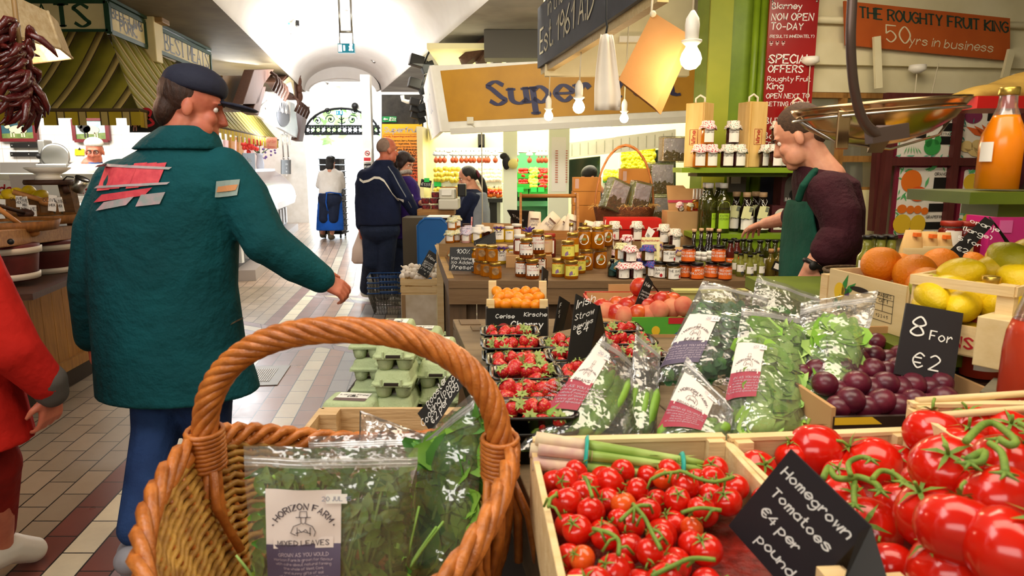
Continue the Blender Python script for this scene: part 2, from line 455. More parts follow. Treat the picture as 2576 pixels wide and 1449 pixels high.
b=B();b.box((-8.5,8,1.8),(.1,20.5,3.8));al(b,'wall_left',aT)
b=B();b.box((7,8,1.8),(.1,20.5,3.8));al(b,'wall_right',bP)
YD=17.9
dl,dr=G(766,560).x-.05,G(958,560).x
zsp,zap=P(760,330,YD).z,P(850,268,YD).z
xl,xr=P(766,330,YD).x,P(956,330,YD).x
arc=[(xl+(xr-xl)*(.5-.5*cos(pi*i/16)),zsp+(zap-zsp)*sin(pi*i/16))for i in range(17)]
def bo(out,y0,th,name,m):
 b=B(MX.Translation((0,y0,0))@MX.Rotation(pi/2,4,'X'));b.bh(out,-th);return al(b,name,m)
bo([(-8.5,0),(xl,0),(xl,4.3),(-8.5,4.3)],YD,.4,'wall_far',aT)
bo([(xr,0),(7,0),(7,4.3),(xr,4.3)],YD,.4,'wall_far.001',aT)
bo([(xl,4.3)]+arc+[(xr,4.3)],YD,.4,'wall_far.002',aT)
b=B();b.box((-1,15.8,4.3),(16,4.3,.1));al(b,'ceiling_far',aT)
out=[]
for i in range(17):
 p=cG(pi*i/16,13.7);out.append((p.x,p.z+.03))
inn=[(x*.9+(l1+r1)/2*.1,ZS+(z-ZS)*.55-.02)for x,z in out]
b=B();b.add([(x,13.7,z)for x,z in out]+[(x,13.7,z)for x,z in inn],[(i,i+1,18+i,17+i)for i in range(16)]);al(b,'wall_arch',dt,aK=.12)
b=B();b.add([(-8.5,13.72,2.9),(l1,13.72,2.9),(l1,13.72,4.3),(-8.5,13.72,4.3)],[(0,1,2,3)]).add([(r1,13.72,2.9),(7,13.72,2.9),(7,13.72,4.3),(r1,13.72,4.3)],[(0,1,2,3)])
b.add([(l1,13.74,3.1),(r1,13.74,3.1),(r1,13.74,4.3),(l1,13.74,4.3)],[(0,1,2,3)]);al(b,'wall_arch.001',dt,aK=.04)
b=B();b.box((-5,27,-.06),(30,18,.1));al(b,'pavement',mat('pale_pavement','#cfcac0',ab=.7))
def bS(name,x,y,h,r,label,seed):
 rr=random.Random(seed);t=ac(name,label,'tree',(x,y,0),aB=None)
 b=B();b.ae([(0,0,0),(.1,0,h*.35),(0,.1,h*.75)],[.16,.12,.05],8).aa('trunk',mat('bark','#7a6a58',ab=.9),t)
 b=B()
 for i in range(420):
  a,e=rr.uniform(0,2*pi),rr.uniform(-.7,1);k=rr.uniform(.55,1)*r
  c=V((k*cos(a)*sqrt(1-e*e),k*sin(a)*sqrt(1-e*e),h*.68+e*r*.95));q=MX.Rotation(rr.uniform(0,6),3,V((rr.random(),rr.random(),rr.random())))
  s=rr.uniform(.12,.26);b.quad(*[c+q@V(p)for p in((-s,0,0),(0,-s*.5,0),(s,0,0),(0,s*.5,0))])
 b.aa('foliage',mat('pale_leaves','#7fae62','#a8cc88',ab=.6,scale=3),t)
bS('street_tree',-7.3,24,5.2,1.9,'pale green street tree outside arched doorway, behind iron scrollwork',3)
bS('street_tree',-4.1,26,5.6,2.,'bushy street tree outside, seen beyond white column',5)
t=ac('iron_transom','black iron transom with pierced circles and scrollwork across arched doorway','ironwork',((xl+xr)/2,YD-.02,0))
z1,z2=P(850,337,YD).z,P(850,317,YD).z;cx=(xl+xr)/2;hw=(xr-xl)/2-.02
b=B();b.box((0,0,z1),(2*hw,.06,.06)).box((0,0,z2),(2*hw,.06,.05))
for i in range(14):
 x=-hw+(i+.5)*2*hw/14;b.ae([(x+.062*cos(a*pi/8),0,(z1+z2)/2+.062*sin(a*pi/8))for a in range(16)],.014,6,at=True)
 for s in(-1,1):b.ak((x+hw/14,0,(z1+z2)/2+s*.05),.03,8,6)
b.aa('beam',bF,t)
b=B()
for s in(-1,1):
 for(x0,z0,r0)in((.28,.16,.13),(.62,.13,.11),(.34,.36,.09)):
  b.ae([(s*(x0+r0*(1-k/26)*cos(k*.42)),0,z2+z0+r0*(1-k/26)*sin(k*.42))for k in range(24)],.013,5)
  b.ak((s*x0,0,z2+z0),.028,8,6)
b.ae([(0,0,z2),(0,0,zap-.03)],.02,6)
for k in range(4):b.ae([(-.1+.03*k,0,z2+.1+.1*k),(0,0,z2+.05+.1*k),(.1-.03*k,0,z2+.1+.1*k)],.014,5)
b.aa('scrollwork',bF,t)
b=B();b.ae([((x-cx)*.97,0,z-.05)for x,z in arc],.03,6).aa('arch_bar',bF,t)
c0,c1=P(913,400,11.2),P(936,400,11.2)
b=B();b.box(((c0.x+c1.x)/2,11.3,1.45),(c1.x-c0.x,.16,2.9));al(b,'column',aT)
def aC(name,pts,label,cat,m,th=.012,parent=None,aB=None):
 """flat board through four corner points (front face), lower-left first, counter-clockwise"""
 b=B();b.bt(pts,th);o=b.aa(name,m,parent)
 return tag(o,label,cat,aB)if label else o
def aw(p0,p1,p3,off=.002):
 p0,x,y=V(p0),V(p1)-V(p0),V(p3)-V(p0);n=x.cross(y).normalized();xl_,yl_=x.length,y.length
 return(lambda a,c:p0+x*(a/xl_)+y*(c/yl_)+n*off),xl_,yl_
def px4(l,r,t_,b_,Y):return[P(l,b_,Y),P(r,b_,Y),P(r,t_,Y),P(l,t_,Y)]
RED=mat('sign_red','#b8202a');INK=mat('black_ink','#17150f',ab=.6);bB=mat('chalk','#eeeeea',ab=.8)
aL=mat('white_paper','#f3f0ea',ab=.7)
q=px4(914,934,374,408,11.19);s=aC('no_smoking_sign',q,'small white no smoking sign with red ring on white column',f5,aL)
fn,w,h=aw(q[0],q[1],q[3]);b=B()
rg=[fn(w/2+.036*cos(a*pi/10),h*.66+.036*sin(a*pi/10))for a in range(20)];b.ae(rg,.006,5,at=True).ae([fn(w/2-.026,h*.66+.026),fn(w/2+.026,h*.66-.026)],.005,5)
b.quad(fn(.01,.02),fn(w-.01,.02),fn(w-.01,h*.34),fn(.01,h*.34)).aa('ring',RED,s)
b=B();b.ae([fn(w/2-.02,h*.64),fn(w/2+.022,h*.64)],.005,5).aa('cigarette',INK,s)
q=px4(916,933,412,436,11.19);s=aC('column_notice',q,'small black notice with chalk writing low on white column','notice',aq)
fn,w,h=aw(q[0],q[1],q[3]);b=B();af(b,'GRAPE',.03,fn,(w/2,h*.6),.14);b.aa(fh,bB,s)
def b4(name,px,py,Y,wpx,hpx,label,eT):
 q=px4(px-wpx/2,px+wpx/2,py-hpx/2,py+hpx/2,Y);c=(q[0]+q[2])/2
 t=ac(name,label,'exit sign',c);w,h=(q[1]-q[0]).length,(q[3]-q[0]).length
 b=B();b.box((0,0,0),(w,.05,h)).aa('light_box',mat('exit_teal','#1c7f95',ab=.3,cN=.35),t)
 b=B();b.box((-w*.36,-.027,0),(w*.22,.004,h*.8));fn=ai((0,-.027,0),(1,0,0),(0,0,1),.002)
 b.ae([fn(w*.3,h*.25),fn(w*.27,0),fn(w*.2,-h*.3)],.012,5).ae([fn(w*.27,0),fn(w*.34,-h*.15),fn(w*.4,-h*.3)],.012,5).ae([fn(w*.18,h*.1),fn(w*.28,h*.18),fn(w*.38,h*.05)],.01,5)
 b.ak(fn(w*.32,h*.36),.018,8,6).ae([fn(-.02,h*.3),fn(-.02,-h*.3)],.012,5).aa('running_figure',mat('exit_white','#f4f8f8',ab=.4,cN=.6),t)
 if eT:
  b=B();top=P(px,eT,Y).z-c.z;z3=P(px,80,Y).z-c.z
  for s in(-1,1):b.ae([(s*w*.4,0,h/2),(s*w*.4,0,z3)],.006,6).ae([(s*w*.36,0,z3),(s*w*.36,0,top)],.013,6)
  b.ae([(-w*.4,0,z3),(w*.4,0,z3)],.013,6).aa(he,aQ,t)
 return t
b4('exit_sign',872,122,7.6,41,23,'teal running man exit sign hanging on rods from white vault',-14)
b4('exit_sign',852,284,YD-.06,22,11,'small blue exit sign in ironwork of far arched doorway',0)
def bI(px,py):
 d=ray(px,py);t=1.
 while t<20:
  p=V((0,0,EYE))+d*t;l,r=b9(p.y);c,h=(l+r)/2,(r-l)/2;x=(p.x-c)/h
  if p.z>ZS and abs(x)<1 and p.z>ZS+(.95-.5*(p.y-2)/11.7)*sqrt(1-x*x):return p
  t+=.02
 return p
p=bI(733,58);t=ac('emergency_lamp','white twin-spot emergency lamp with green indicator on vault','lamp',p+V((.03,-.05,-.05)),0)
b=B();b.box((0,0,0),(.13,.09,.1),rz=.3).aa('housing',aT,t,ar=.01);b.box((.075,-.03,.03),(.05,.08,.07),rz=.3).aa('spot',aq,t,ar=.01)
b=B();b.ak((-.03,-.055,.02),.012,8,6).aa('indicator',mat('green_led','#40ff90',cN=4),t)
b=B();b.ae([(-.02,0,-.05),(-.03,0,-.1),(-.06,.02,-.12)],.012,6).aa(gk,aQ,t)
p=bI(872,27);t=ac('smoke_detector','small round smoke detector on vault between exit sign rods','smoke detector',p+V((0,0,-.01)))
b=B();b.aj([(.045,0),(.05,-.02),(.03,-.04),(0,-.045)],n=16).aa(gT,aL,t)
for px,py,lb in((936,152,'small pale ceiling spotlight on vault to right of exit sign'),(820,207,'small brass ceiling spotlight at far end of vault')):
 p=bI(px,py);t=ac('ceiling_spotlight',lb,'spotlight',p);b=B();b.ae([(0,0,.02),(.05,-.03,-.04)],[.03,.022],10).aa(gT,aQ,t)
q0=P(838,228,15.5);t=ac('tube_light','lit fluorescent tube fitting high inside far arch','light',q0,.5);b=B();b.box((0,0,.03),(.1,.9,.05)).aa(hf,aT,t)
b=B();b.ae([(0,-.42,-.02),(0,.42,-.02)],.03,8).aa('tube',mat('lit_tube','#fffdf2',cN=6),t)
b=B();b.ae([(0,0,.05),(0,0,4.25-q0.z)],.01,6).aa(he,aQ,t)
q0=P(893,267,YD-.07);t=ac('security_camera','small dark dome camera above far arch','camera',q0);b=B();b.ak((0,0,0),.09,12,8).aa('dome',aq,t);b.ae([(0,0,0),(0,.07,.02)],.03,8).aa(gk,aT,t)
#LEFT SIDE: butcher, olive stall, pork shop, counters
def RP(px,py,o,n):
 d=ray(px,py);c=V((0,0,EYE));n=V(n);return c+d*((V(o)-c).dot(n)/d.dot(n))
d9=mat('awning_olive','#8f8420','#7d7418',ab=.8,scale=3,bump=.05)
ep=mat('awning_tan','#b89f5a',ab=.8);ODK=mat('awning_line','#4a3a1c',ab=.8)
bx=mat('sign_cream','#e0cf9c','#d4c28c',ab=.6,scale=3);a5=mat('sign_green','#173d22');cU=mat('grey_letters','#6a6e76')
def cT(L,w=.165,t=.055,ln=.012):
 x=-.03;o=[]
 while x<L:
  for ww,m in((w,0),(ln,2),(t,1),(ln,2)):
   o.append((x,x+ww,m));x+=ww
 return o
def bC(b,c,o,bu,L,out_b,z_b,hip,c8,inset,ext=0):
 """striped slope: starts at corner c (bottom), runs along; hip: run of the corner hip"""
 for x0,x1,m in cT(L):
  b.mi=m;x0=max(x0,0);x1=min(x1,L)
  if x1<=x0:continue
  def pt(x,k):
   kk=min(1,x/hip)*k if x<hip else k
   s=sin(kk*pi)*.05
   return c+bu*x+out_b*(-inset*kk)+V((0,0,(c8-z_b)*kk-s))
  n=6;vs=[pt(x0,i/n)for i in range(n+1)]+[pt(x1,i/n)for i in range(n+1)]
  b.add(vs,[(i,n+1+i,n+2+i,i+1)for i in range(n)],True)
 b.mi=0
BC=P(350,277,5.4);zb=BC.z;TC=P(275,82,6.15);zt=TC.z
cK=(G(700,352,zb)-BC);AL=cK.length;cK.normalize();eX=V((cK.y,-cK.x,0))
eV=V((-1,0,0));fout=V((0,-1,0));fl=4.2
dm=ac('butcher_stall_awning','olive striped awning with scalloped valance over butcher stall','awning',(BC.x,BC.y,0))
off=MX.Translation(-V((BC.x,BC.y,0)))
b=B(off);bC(b,BC,None,eV,fl,fout,zb,TC.y-BC.y and(BC.x-TC.x),zt,TC.y-BC.y);b.aa('front_slope',[d9,ep,ODK],dm,aK=.008)
ins=(TC-BC).dot(-eX);hip2=(TC-BC).dot(cK)
b=B(off);bC(b,BC,None,cK,AL,eX,zb,max(.3,hip2),zt,ins);b.aa('side_slope',[d9,ep,ODK],dm,aK=.008)
VY=mat('valance_lit_yellow','#c4a820','#a88e18',ab=.8,scale=2)  # yellow paints in light shining through the valance cloth
def cV(c,bu,L,h1,h2,tab,nm):
 b=B(off);x=0
 for x0,x1,m in cT(L,.1,.05,.01):
  b.mi=m;n=2
  for i in range(n):
   a0,a1=x0+(x1-x0)*i/n,x0+(x1-x0)*(i+1)/n;a0=max(a0,0)
   if a1<=a0 or a1>L:continue
   h=h2 if int((a0+a1)/2/tab)%2==0 else h1
   b.add([c+bu*a0,c+bu*a1,c+bu*a1-V((0,0,h)),c+bu*a0-V((0,0,h))],[(0,1,2,3)])
 b.mi=2;b.ae([c,c+bu*L],.014,6).aa(nm,[VY,ep,ODK],dm,aK=.006)
cV(BC,eV,fl,.06,.115,.105,'front_valance');cV(BC,cK,AL,.06,.13,.12,'side_valance')
z0,z1=P(275,80,6.2).z,P(275,3,6.2).z
pA=P(275,80,6.2);xl_=P(-220,80,6.2).x
def do(name,p0,p1,zlo,zhi,label,cat,m=bx,cB=a5,fw=.03):
 p0,p1=V((p0.x,p0.y,zlo)),V((p1.x,p1.y,zlo));u=V((0,0,zhi-zlo));q=[p0,p1,p1+u,p0+u]
 o=aC(name,q,label,cat,m,.03);fn,w,h=aw(q[0],q[1],q[3])
 if cB:
  b=B();n=(p1-p0).cross(u).normalized()
  for a,c in((q[0],q[1]),(q[1],q[2]),(q[2],q[3]),(q[3],q[0])):b.bar(a+n*.005,c+n*.005,.04,fw,n)
  b.aa(hE,cB,o)
 return o,fn,w,h
o,fn,w,h=do('butcher_fascia_sign',V((xl_,6.2,0)),pA,z0,z1,'cream fascia sign with big dark green serif letters above striped awning',f5)
b=B();ex=(P(222,30,6.2).x-xl_);af(b,'MEATS',.185,fn,(ex,h*.17),.22,bE=1.6,aU=.6,bf='r',gap=1.5);b.aa(fh,a5,o)
pB=G(362,50,z1);pB0=V((pA.x+.01,pA.y,0))
o,fn,w,h=do('butcher_corner_sign',pB0,pB,z0,z1-.02,'cream corner panel reading BEEF LAMB PORK beside the big green letters',f5,cB=a5,fw=.018)
b=B();af(b,'BEEF-LAMB',fit('BEEF-LAMB',.12,w*.86,1.2),fn,(w*.5,h*.56),.18,gap=1.2);af(b,'PORK.',.1,fn,(w*.5,h*.2),.18,gap=1.2);b.aa(fh,cU,o)
pC,pD=G(388,62,z1),G(527,131,z1);kk=(pD-pC);pC2=pC+kk*.02
o,fn,w,h=do('butcher_side_sign',pC,pD,z0,z1-.02,'cream panel reading BEST MEATS in grey serif capitals along the aisle',f5,cB=a5,fw=.02)
b=B();af(b,'BEST MEATS',fit('BEST MEATS',.26,w*.84,1.2),fn,(w*.55,h*.2),.17,bE=1.4,aU=.5,gap=1.2)
b.aa(fh,cU,o)
b=B()
for k in range(4):
 dz=.03+.045*k;e=.02*k
 for a,c in((V((xl_,6.2,0)),pA),(pB0,pB),(pB,pD)):
  a,c=V((a.x,a.y,z1+dz)),V((c.x,c.y,z1+dz));n=(c-a).cross(V((0,0,1))).normalized();b.bar(a+n*e,c+n*e,.05,.04)
tag(b.aa('butcher_cornice',mat('cornice_green','#22402c')),'dark green stepped cornice running above three butcher signs','cornice')
pm=(pB+pC)/2;t=ac('fascia_bracket','cream carved corner bracket between corner panel and long grey lettered panel',gk,(pm.x,pm.y,0),atan2(kk.y,kk.x))
b=B();T=MX.Translation((0,.06,(z0+z1)/2))@MX.Rotation(pi/2,4,'X');b.T=T
b.bh([(-.1,-.26),(.06,-.26),(.05,-.1),(.12,.02),(.12,.24),(-.1,.24)],.14).aa('scroll',bx,t,ar=.008)
b=B();b.box((.03,-.02,z1+.12),(.2,.26,.26)).aa(gn,mat('bracket_brown',hx,ab=.6),t,ar=.01);b.box((.03,-.155,z1+.12),(.07,.012,.08)).aa('inset',a5,t)
b=B();b.box(((xl_+pA.x)/2-.2,7.,(z0+2.9)/2),(pA.x-xl_-.2,1.4,2.9-z0-.02));tag(b.aa('stall_roof_box',mat('roof_dark','#2e2518',ab=.9)),'dark boxed timber roof of butcher stall behind its fascia signs','stall roof')
b=B();b.aS([(pD.x-.25,pD.y,z0),(pD.x-.02,pD.y,z0),(-4.2,9.6,z0),(-4.6,9.6,z0),(pD.x-.25,pD.y,2.85),(pD.x-.02,pD.y,2.85),(-4.2,9.6,2.85),(-4.6,9.6,2.85)])
tag(b.aa('dark_bulkhead',mat('bulkhead_dark','#1c1d16','#30281a',ab=.9,scale=6)),'dark cluttered bulkhead beneath ceiling beyond grey lettered panel','bulkhead')
cM=NT('white_tiles');c=cM.coord(rot=(pi/2,0,0));br=cM.n('ShaderNodeTexBrick');cM.l(c,br.inputs[f4])
br.offset=0;br.inputs[gG].default_value=1;br.inputs['Brick Width'].default_value=.15;br.inputs['Row Height'].default_value=.15;br.inputs['Mortar Size'].default_value=.0025
br.inputs['Color1'].default_value=lin('#f3efe8');br.inputs['Color2'].default_value=lin('#ece8e0');br.inputs['Mortar'].default_value=lin('#c9b9ac');cM.bsdf(br.outputs[0],.2);cM=cM.m
YT=7.7
b=B();b.box((-6.15,YT+.06,1.45),(4.3,.1,2.9));al(b,'wall_tiled',cM)
FRAME_RED=mat('frame_red','#6a1f22',ab=.4)
def cR(l,r,t_,b_,label,bL):
 q=px4(l,r,t_,b_,YT-.03);c=(q[0]+q[2])/2;w,h=(q[1]-q[0]).length,(q[3]-q[0]).length
 t=ac('framed_picture',label,'picture',c);fn=ai((0,0,0),(1,0,0),(0,0,1),.004)
 b=B();
 for a,e in(((-w/2,-h/2),(w/2,-h/2)),((w/2,-h/2),(w/2,h/2)),((w/2,h/2),(-w/2,h/2)),((-w/2,h/2),(-w/2,-h/2))):b.bar((a[0],0,a[1]),(e[0],0,e[1]),.04,.035)
 b.aa(hE,FRAME_RED,t)
 b=B();b.quad(*[fn(*p)for p in((-w/2,-h/2),(w/2,-h/2),(w/2,h/2),(-w/2,h/2))]).aa('sky',mat('pic_sky'+bL,'#274a52' if bL=='sheep' else '#8fb0b4','#36606a' if bL=='sheep' else '#c0cfc0',scale=4),t)
 fn=ai((0,0,0),(1,0,0),(0,0,1),.007);b=B();b.quad(*[fn(*p)for p in((-w/2,-h/2),(w/2,-h/2),(w/2,-h*.12),(-w/2,-h*.2))]).aa('meadow',mat('pic_meadow','#4f6a34','#7a8a4a',scale=9),t)
 fn=ai((0,0,0),(1,0,0),(0,0,1),.012)
 def dK(b,x,y,rx,ry,n=14):b.add([fn((x+rx*cos(2*pi*i/n))*w,(y+ry*sin(2*pi*i/n))*h)for i in range(n)],[tuple(range(n))])
 b=B();b.mi=0;dK(b,.02,0,.24,.2)
 if bL=='bull':b.mi=1;dK(b,-.16,.06,.17,.2);dK(b,-.3,.16,.08,.1);b.mi=0
 else:dK(b,-.26,.14,.08,.09);dK(b,.2,-0,.08,.16)
 for x in(-.18,-.1,.12,.19):
  b.mi=1 if bL=='bull' and x<0 else 0;b.add([fn(p[0]*w,p[1]*h)for p in((x-.02,-.12),(x-.02,-.36),(x+.02,-.36),(x+.02,-.12))],[(0,1,2,3)])
 b.aa('animal',[mat('pic_cream','#d8cda8'),mat('pic_dark','#2a2620')],t)
cR(0,89,300,352,'red framed picture of cream sheep on tiled wall','sheep')
cR(187,271,300,354,'red framed picture of dark and cream bull on tiled wall','bull')
for y,lb in((366,hF),(388,hG)):
 q0,q1=P(28,y,YT-.02),P(122,y,YT-.02);b=B();b.bar(q0,q1,.03,.05);o=tag(b.aa('knife_rack',aq),lb+' black magnetic knife strip on white tiled wall','knife rack')
 s=B();
 for f in(.05,.5,.95):s.ak(q0.lerp(q1,f)+V((0,-.016,0)),.008,8,6)
 s.aa('screw',aQ,o)
for x,y,w_ in((200,383,24),(221,380,7)):
 o=aC('warning_sticker',px4(x-w_/2,x+w_/2,y-8,y+8,YT-.005),('yellow warning sticker with triangle' if w_>10 else 'narrow yellow sticker just right of warning sticker')+' on butcher wall','sticker',mat('sticker_yellow','#e0bf1c'),.004)
 if w_>10:q=px4(x-4,x+4,y-13,y-6,YT-.012);b=B();b.quad(q[0],q[1],(q[2]+q[3])/2).aa('triangle',aq,o)
b=B();b.aS([P(0,440,7.5),P(250,440,7.5),P(250,440,7.64),P(0,440,7.64),P(0,409,7.5),P(250,409,7.5),P(250,409,7.64),P(0,409,7.64)]);tag(b.aa('splashback',mat('brushed_steel','#a9a29a',ab=.35,aP=.7)),'brushed steel splashback ledge along base of tiled wall','splashback')
c0=P(150,440,7.45);t=ac('meat_slicer','grey metal meat slicer with round blade on butcher bench','slicer',(c0.x,7.45,c0.z));hh=P(150,352,7.45).z-c0.z
b=B();b.box((0,0,.06),(.34,.26,.12)).box((-.12,0,hh*.5),(.08,.14,hh)).aa(gT,mat('slicer_grey','#9a9892',ab=.4,aP=.6),t,ar=.015)
b=B(MX.Translation((.03,-.08,hh*.53))@MX.Rotation(pi/2,4,'X')@MX.Rotation(.3,4,hM));b.aj([(0,.012),(.12,.012),(.135,.008),(.14,0),(.13,-.01)],n=28).aa('blade',aQ,t)
b=B();
for z in(.1,.2):b.ak((-.13,-.1,z),.03,10,7)
b.aa('knob',aq,t)
b=B();b.box((c0.x-.1,7.48,c0.z-.03),(2.6,.32,.06));bench=tag(b.aa('butcher_bench',mat('bench_steel','#b5b0a8',ab=.3,aP=.7)),'steel work bench beneath tiled butcher wall','bench')
b=B();
for x in(-1.2,1.1):b=B();b.box((c0.x-.1+x,7.5,(c0.z-.06)/2),(.06,.06,c0.z-.06)).aa('leg',aQ,bench)
q=px4(326,420,279,333,5.55);o=aC('butcher_board',q,'black sign with small pink jointed figure under awning corner',f5,aq);fn,w,h=aw(q[0],q[1],q[3],.004)
b=B()
for x,y,a,c in((.17,.62,.05,.1),(.17,.38,.1,.3),(.13,.16,.04,.2),(.21,.16,.04,.2),(.06,.4,.03,.24),(.28,.4,.03,.24)):b.quad(*[fn(w*(x+a*s)*.9,h*(y+c*r))for s,r in((-.5,-.5),(.5,-.5),(.5,.5),(-.5,.5))])
b.aa('figure',mat('figure_pink','#c88f88'),o);b=B();af(b,'B',.13,fn,(w*.5,h*.3),.16,bE=1.4);b.aa(fh,RED,o)
xa,xb=-6.4,-3.75;c8=P(100,437,6.).z
t=ac('butcher_counter','white topped refrigerated butcher counter with red lettering behind olive stall',gU,(-5,6.1,0))
b=B();b.box((0,.2,c8-.03),(2.7,.5,.06)).box((0,.1,.45),(2.6,.8,.9)).aa(gT,aT,t,ar=.01)
b=B();b.box((0,-.06,c8-.13),(2.6,.03,.13)).aa('top_panel',aL,t);fn=ai((0,-.08,c8-.17),(1,0,0),(0,0,1))
b=B();lx=P(18,460,6.).x+5;af(b,"Meats & Foods",.075,fn,(lx+.02,0),.2,aJ=.15,bf='r');af(b,"Meats & Foods",.06,fn,(lx+1.1,0),.18,aJ=.15,bf='r');b.aa(fh,RED,t)
dJ=aM('display_glass',gl=.2,cC=.02,scale=2,bst=.05)
b=B();b.grid(lambda u,v:V((-1.3+2.6*u,-.42+.34*v*v,.9+(c8-1.1)*v)),1,8).aa('curved_glass',dJ,t)
b=B();b.box((0,.05,.93),(2.5,.7,.04)).aa('tray_deck',mat('tray_grey','#8a8a90',ab=.4),t)
sd=V((-sin(YAW*.8),cos(YAW*.8),0));so=V((cos(YAW*.8),sin(YAW*.8),0))
k0=V((-2.76,2.9,0));KB=lambda s,o,z:k0+sd*s+so*o+V((0,0,z))
ec=aY('knotty_pine_panel','#a8742c','#85571c',bY=2,sc=5,ab=.45)
t=ac('olive_stall_counter','varnished pine plank counter of olive stall with dark kickboard',gU,(k0.x,k0.y,0));off=MX.Translation((-k0.x,-k0.y,0))
b=B(off)
for i in range(20):
 b.aS([KB(-.6+.12*i,-.03,.14),KB(-.6+.12*i+.117,-.03,.14),KB(-.6+.12*i+.117,-.06,.14),KB(-.6+.12*i,-.06,.14),KB(-.6+.12*i,-.03,.84),KB(-.6+.12*i+.117,-.03,.84),KB(-.6+.12*i+.117,-.06,.84),KB(-.6+.12*i,-.06,.84)])
b.aa('plank_front',ec,t)
b=B(off);b.bar(KB(-.6,-.02,.17),KB(1.8,-.02,.17),.03,.07).aa('skirting',ec,t)
b=B(off);b.bar(KB(-.6,-.09,.06),KB(1.8,-.09,.06),.06,.15).aa('kickboard',mat('kick_dark','#2a1c14',ab=.6),t)
b=B(off);b.aS([KB(-.6,-.7,.16),KB(1.8,-.7,.16),KB(1.8,-.07,.16),KB(-.6,-.07,.16),KB(-.6,-.7,.82),KB(1.8,-.7,.82),KB(1.8,-.07,.82),KB(-.6,-.07,.82)]).aa('carcass',au,t)
ra,rb=P(-40,604,3.),P(192,583,4.3);ej=aY('rail_oak','#a87a44','#86592c',sc=5)
fb=(rb-ra).normalized();rn=V((fb.y,-fb.x,0)).normalized()
if rn.x<0:rn=-rn
t2=ac('olive_display_frame','chunky oak rail frame with sloping post that fronts olive tubs','display stand',(ra.x,ra.y,.84));dX=MX.Translation((-ra.x,-ra.y,-.84))
b=B(dX);b.bar(ra,rb,.05,.082).aa('rail',ej,t2,ar=.006)
b=B(dX);b.bar(ra+V((-.05,0,-.27))-rn*.05,rb+V((-.05,0,-.23))-rn*.05,.5,.03).bar(ra-rn*.36+V((0,0,-.01)),rb-rn*.3+V((0,0,-.01)),.56,.02).aa(gH,au,t2)
pt,pb=P(165,455,4.25),P(193,575,4.25);b=B(dX);b.bar(pt,pb,.07,.06,(0,1,0)).bar(pb,P(150,690,4.3),.05,.03,(0,1,0)).aa(hg,aY('post_oak','#6e4a24','#4a3018'),t2)
b=B(dX);b.ak(P(27,608,3.02)+rn*0,.014,8,6).aa('bolt',bF,t2)
WINE=mat('tub_wine_red','#5a1a18','#4a1412',ab=.6,scale=8);BAND=mat('tub_band','#c9c2b6',aP=.3)
for(px,py,Y,r_,h_,lb)in((8,660,3.35,.16,.175,'wine red half barrel with pale hoops beneath oak rail, nearer of two'),(112,645,3.95,.2,.18,'wine red half barrel with pale hoops beneath oak rail, farther of two')):
 p=P(px,py,Y);t=ac('half_barrel',lb,'barrel',(p.x,p.y,p.z-h_/2));a9=[(r_*.86,0),(r_*.93,h_*.4),(r_,h_)]
 b=B();b.aj([(r_*(.86+.14*z/h_),z)for z in(0,h_*.3,h_*.6,h_)],n=28).aa('staves',WINE,t)
 for z in(.12,.86):b=B();rr=r_*(.86+.14*z);b.aj([(rr+.004,h_*(z-.09)),(rr+.01,h_*(z-.08)),(rr+.012,h_*(z+.08)),(rr+.006,h_*(z+.09))],n=28,cap=False).aa('hoop',BAND,t)
eQ=aY('olive_tub_wood','#8a5a24','#6a4018',bY=2)
OLV=mat('olives_dark','#5a4a1c','#3a2a18',ab=.25,scale=30,bump=.6,am=60)
for i,(px,py,Y,r_,lb)in enumerate(((40,560,3.55,.2,'open round olive tub with wooden paddle just behind rail'),(112,552,4.,.19,'open round olive tub in middle of olive stall'),(150,545,4.45,.16,'small open olive tub beside sloping post'),(20,520,4.3,.22,'raised olive tub at back of stall under lemons'))):
 p=P(px,py,Y);z0_=ra.z-.005;hh=max(.05,p.z-z0_)
 t=ac('olive_tub',lb,'tub',(p.x,p.y,z0_));b=B();b.aj([(r_*.92,0),(r_,hh),(r_*.95,hh),(r_*.9,hh*.7),(0,hh*.7)],n=24).aa('staves',eQ,t)
 b=B();b.aj([(r_*.9,hh*.72),(r_*.5,hh*.8),(0,hh*.82)],n=20,cap=False);tag(b.aa('olives',OLV,t),cr=fS)
def di(name,label,cat,a,c,r,m,ea=None):
 t=ac(name,label,cat,a);b=B();b.ae([(0,0,0),V(c)-V(a)],r,8).aa(f6,m,t)
 if ea:b=B();b.ak((0,0,0),ea,12,8).aa('bowl',m,t)
PAD=mat('paddle_wood','#b07840')
di(f7,'pale wooden ladle leaning over rail of olive stall','ladle',P(75,583,3.5),P(-10,520,3.3),.012,PAD,(.05,.04,.03))
di(f7,'long wooden ladle lying up across lemons','ladle',P(118,508,4.2),P(32,482,4.1),.016,PAD,(.04,.05,.03))
di(f7,'dark wooden ladle reaching in from stall edge behind tags','ladle',P(66,537,4.),P(-20,512,3.6),.011,au,(.05,.04,.03))
TAGM=mat('tag_card','#f0ede6',ab=.6)
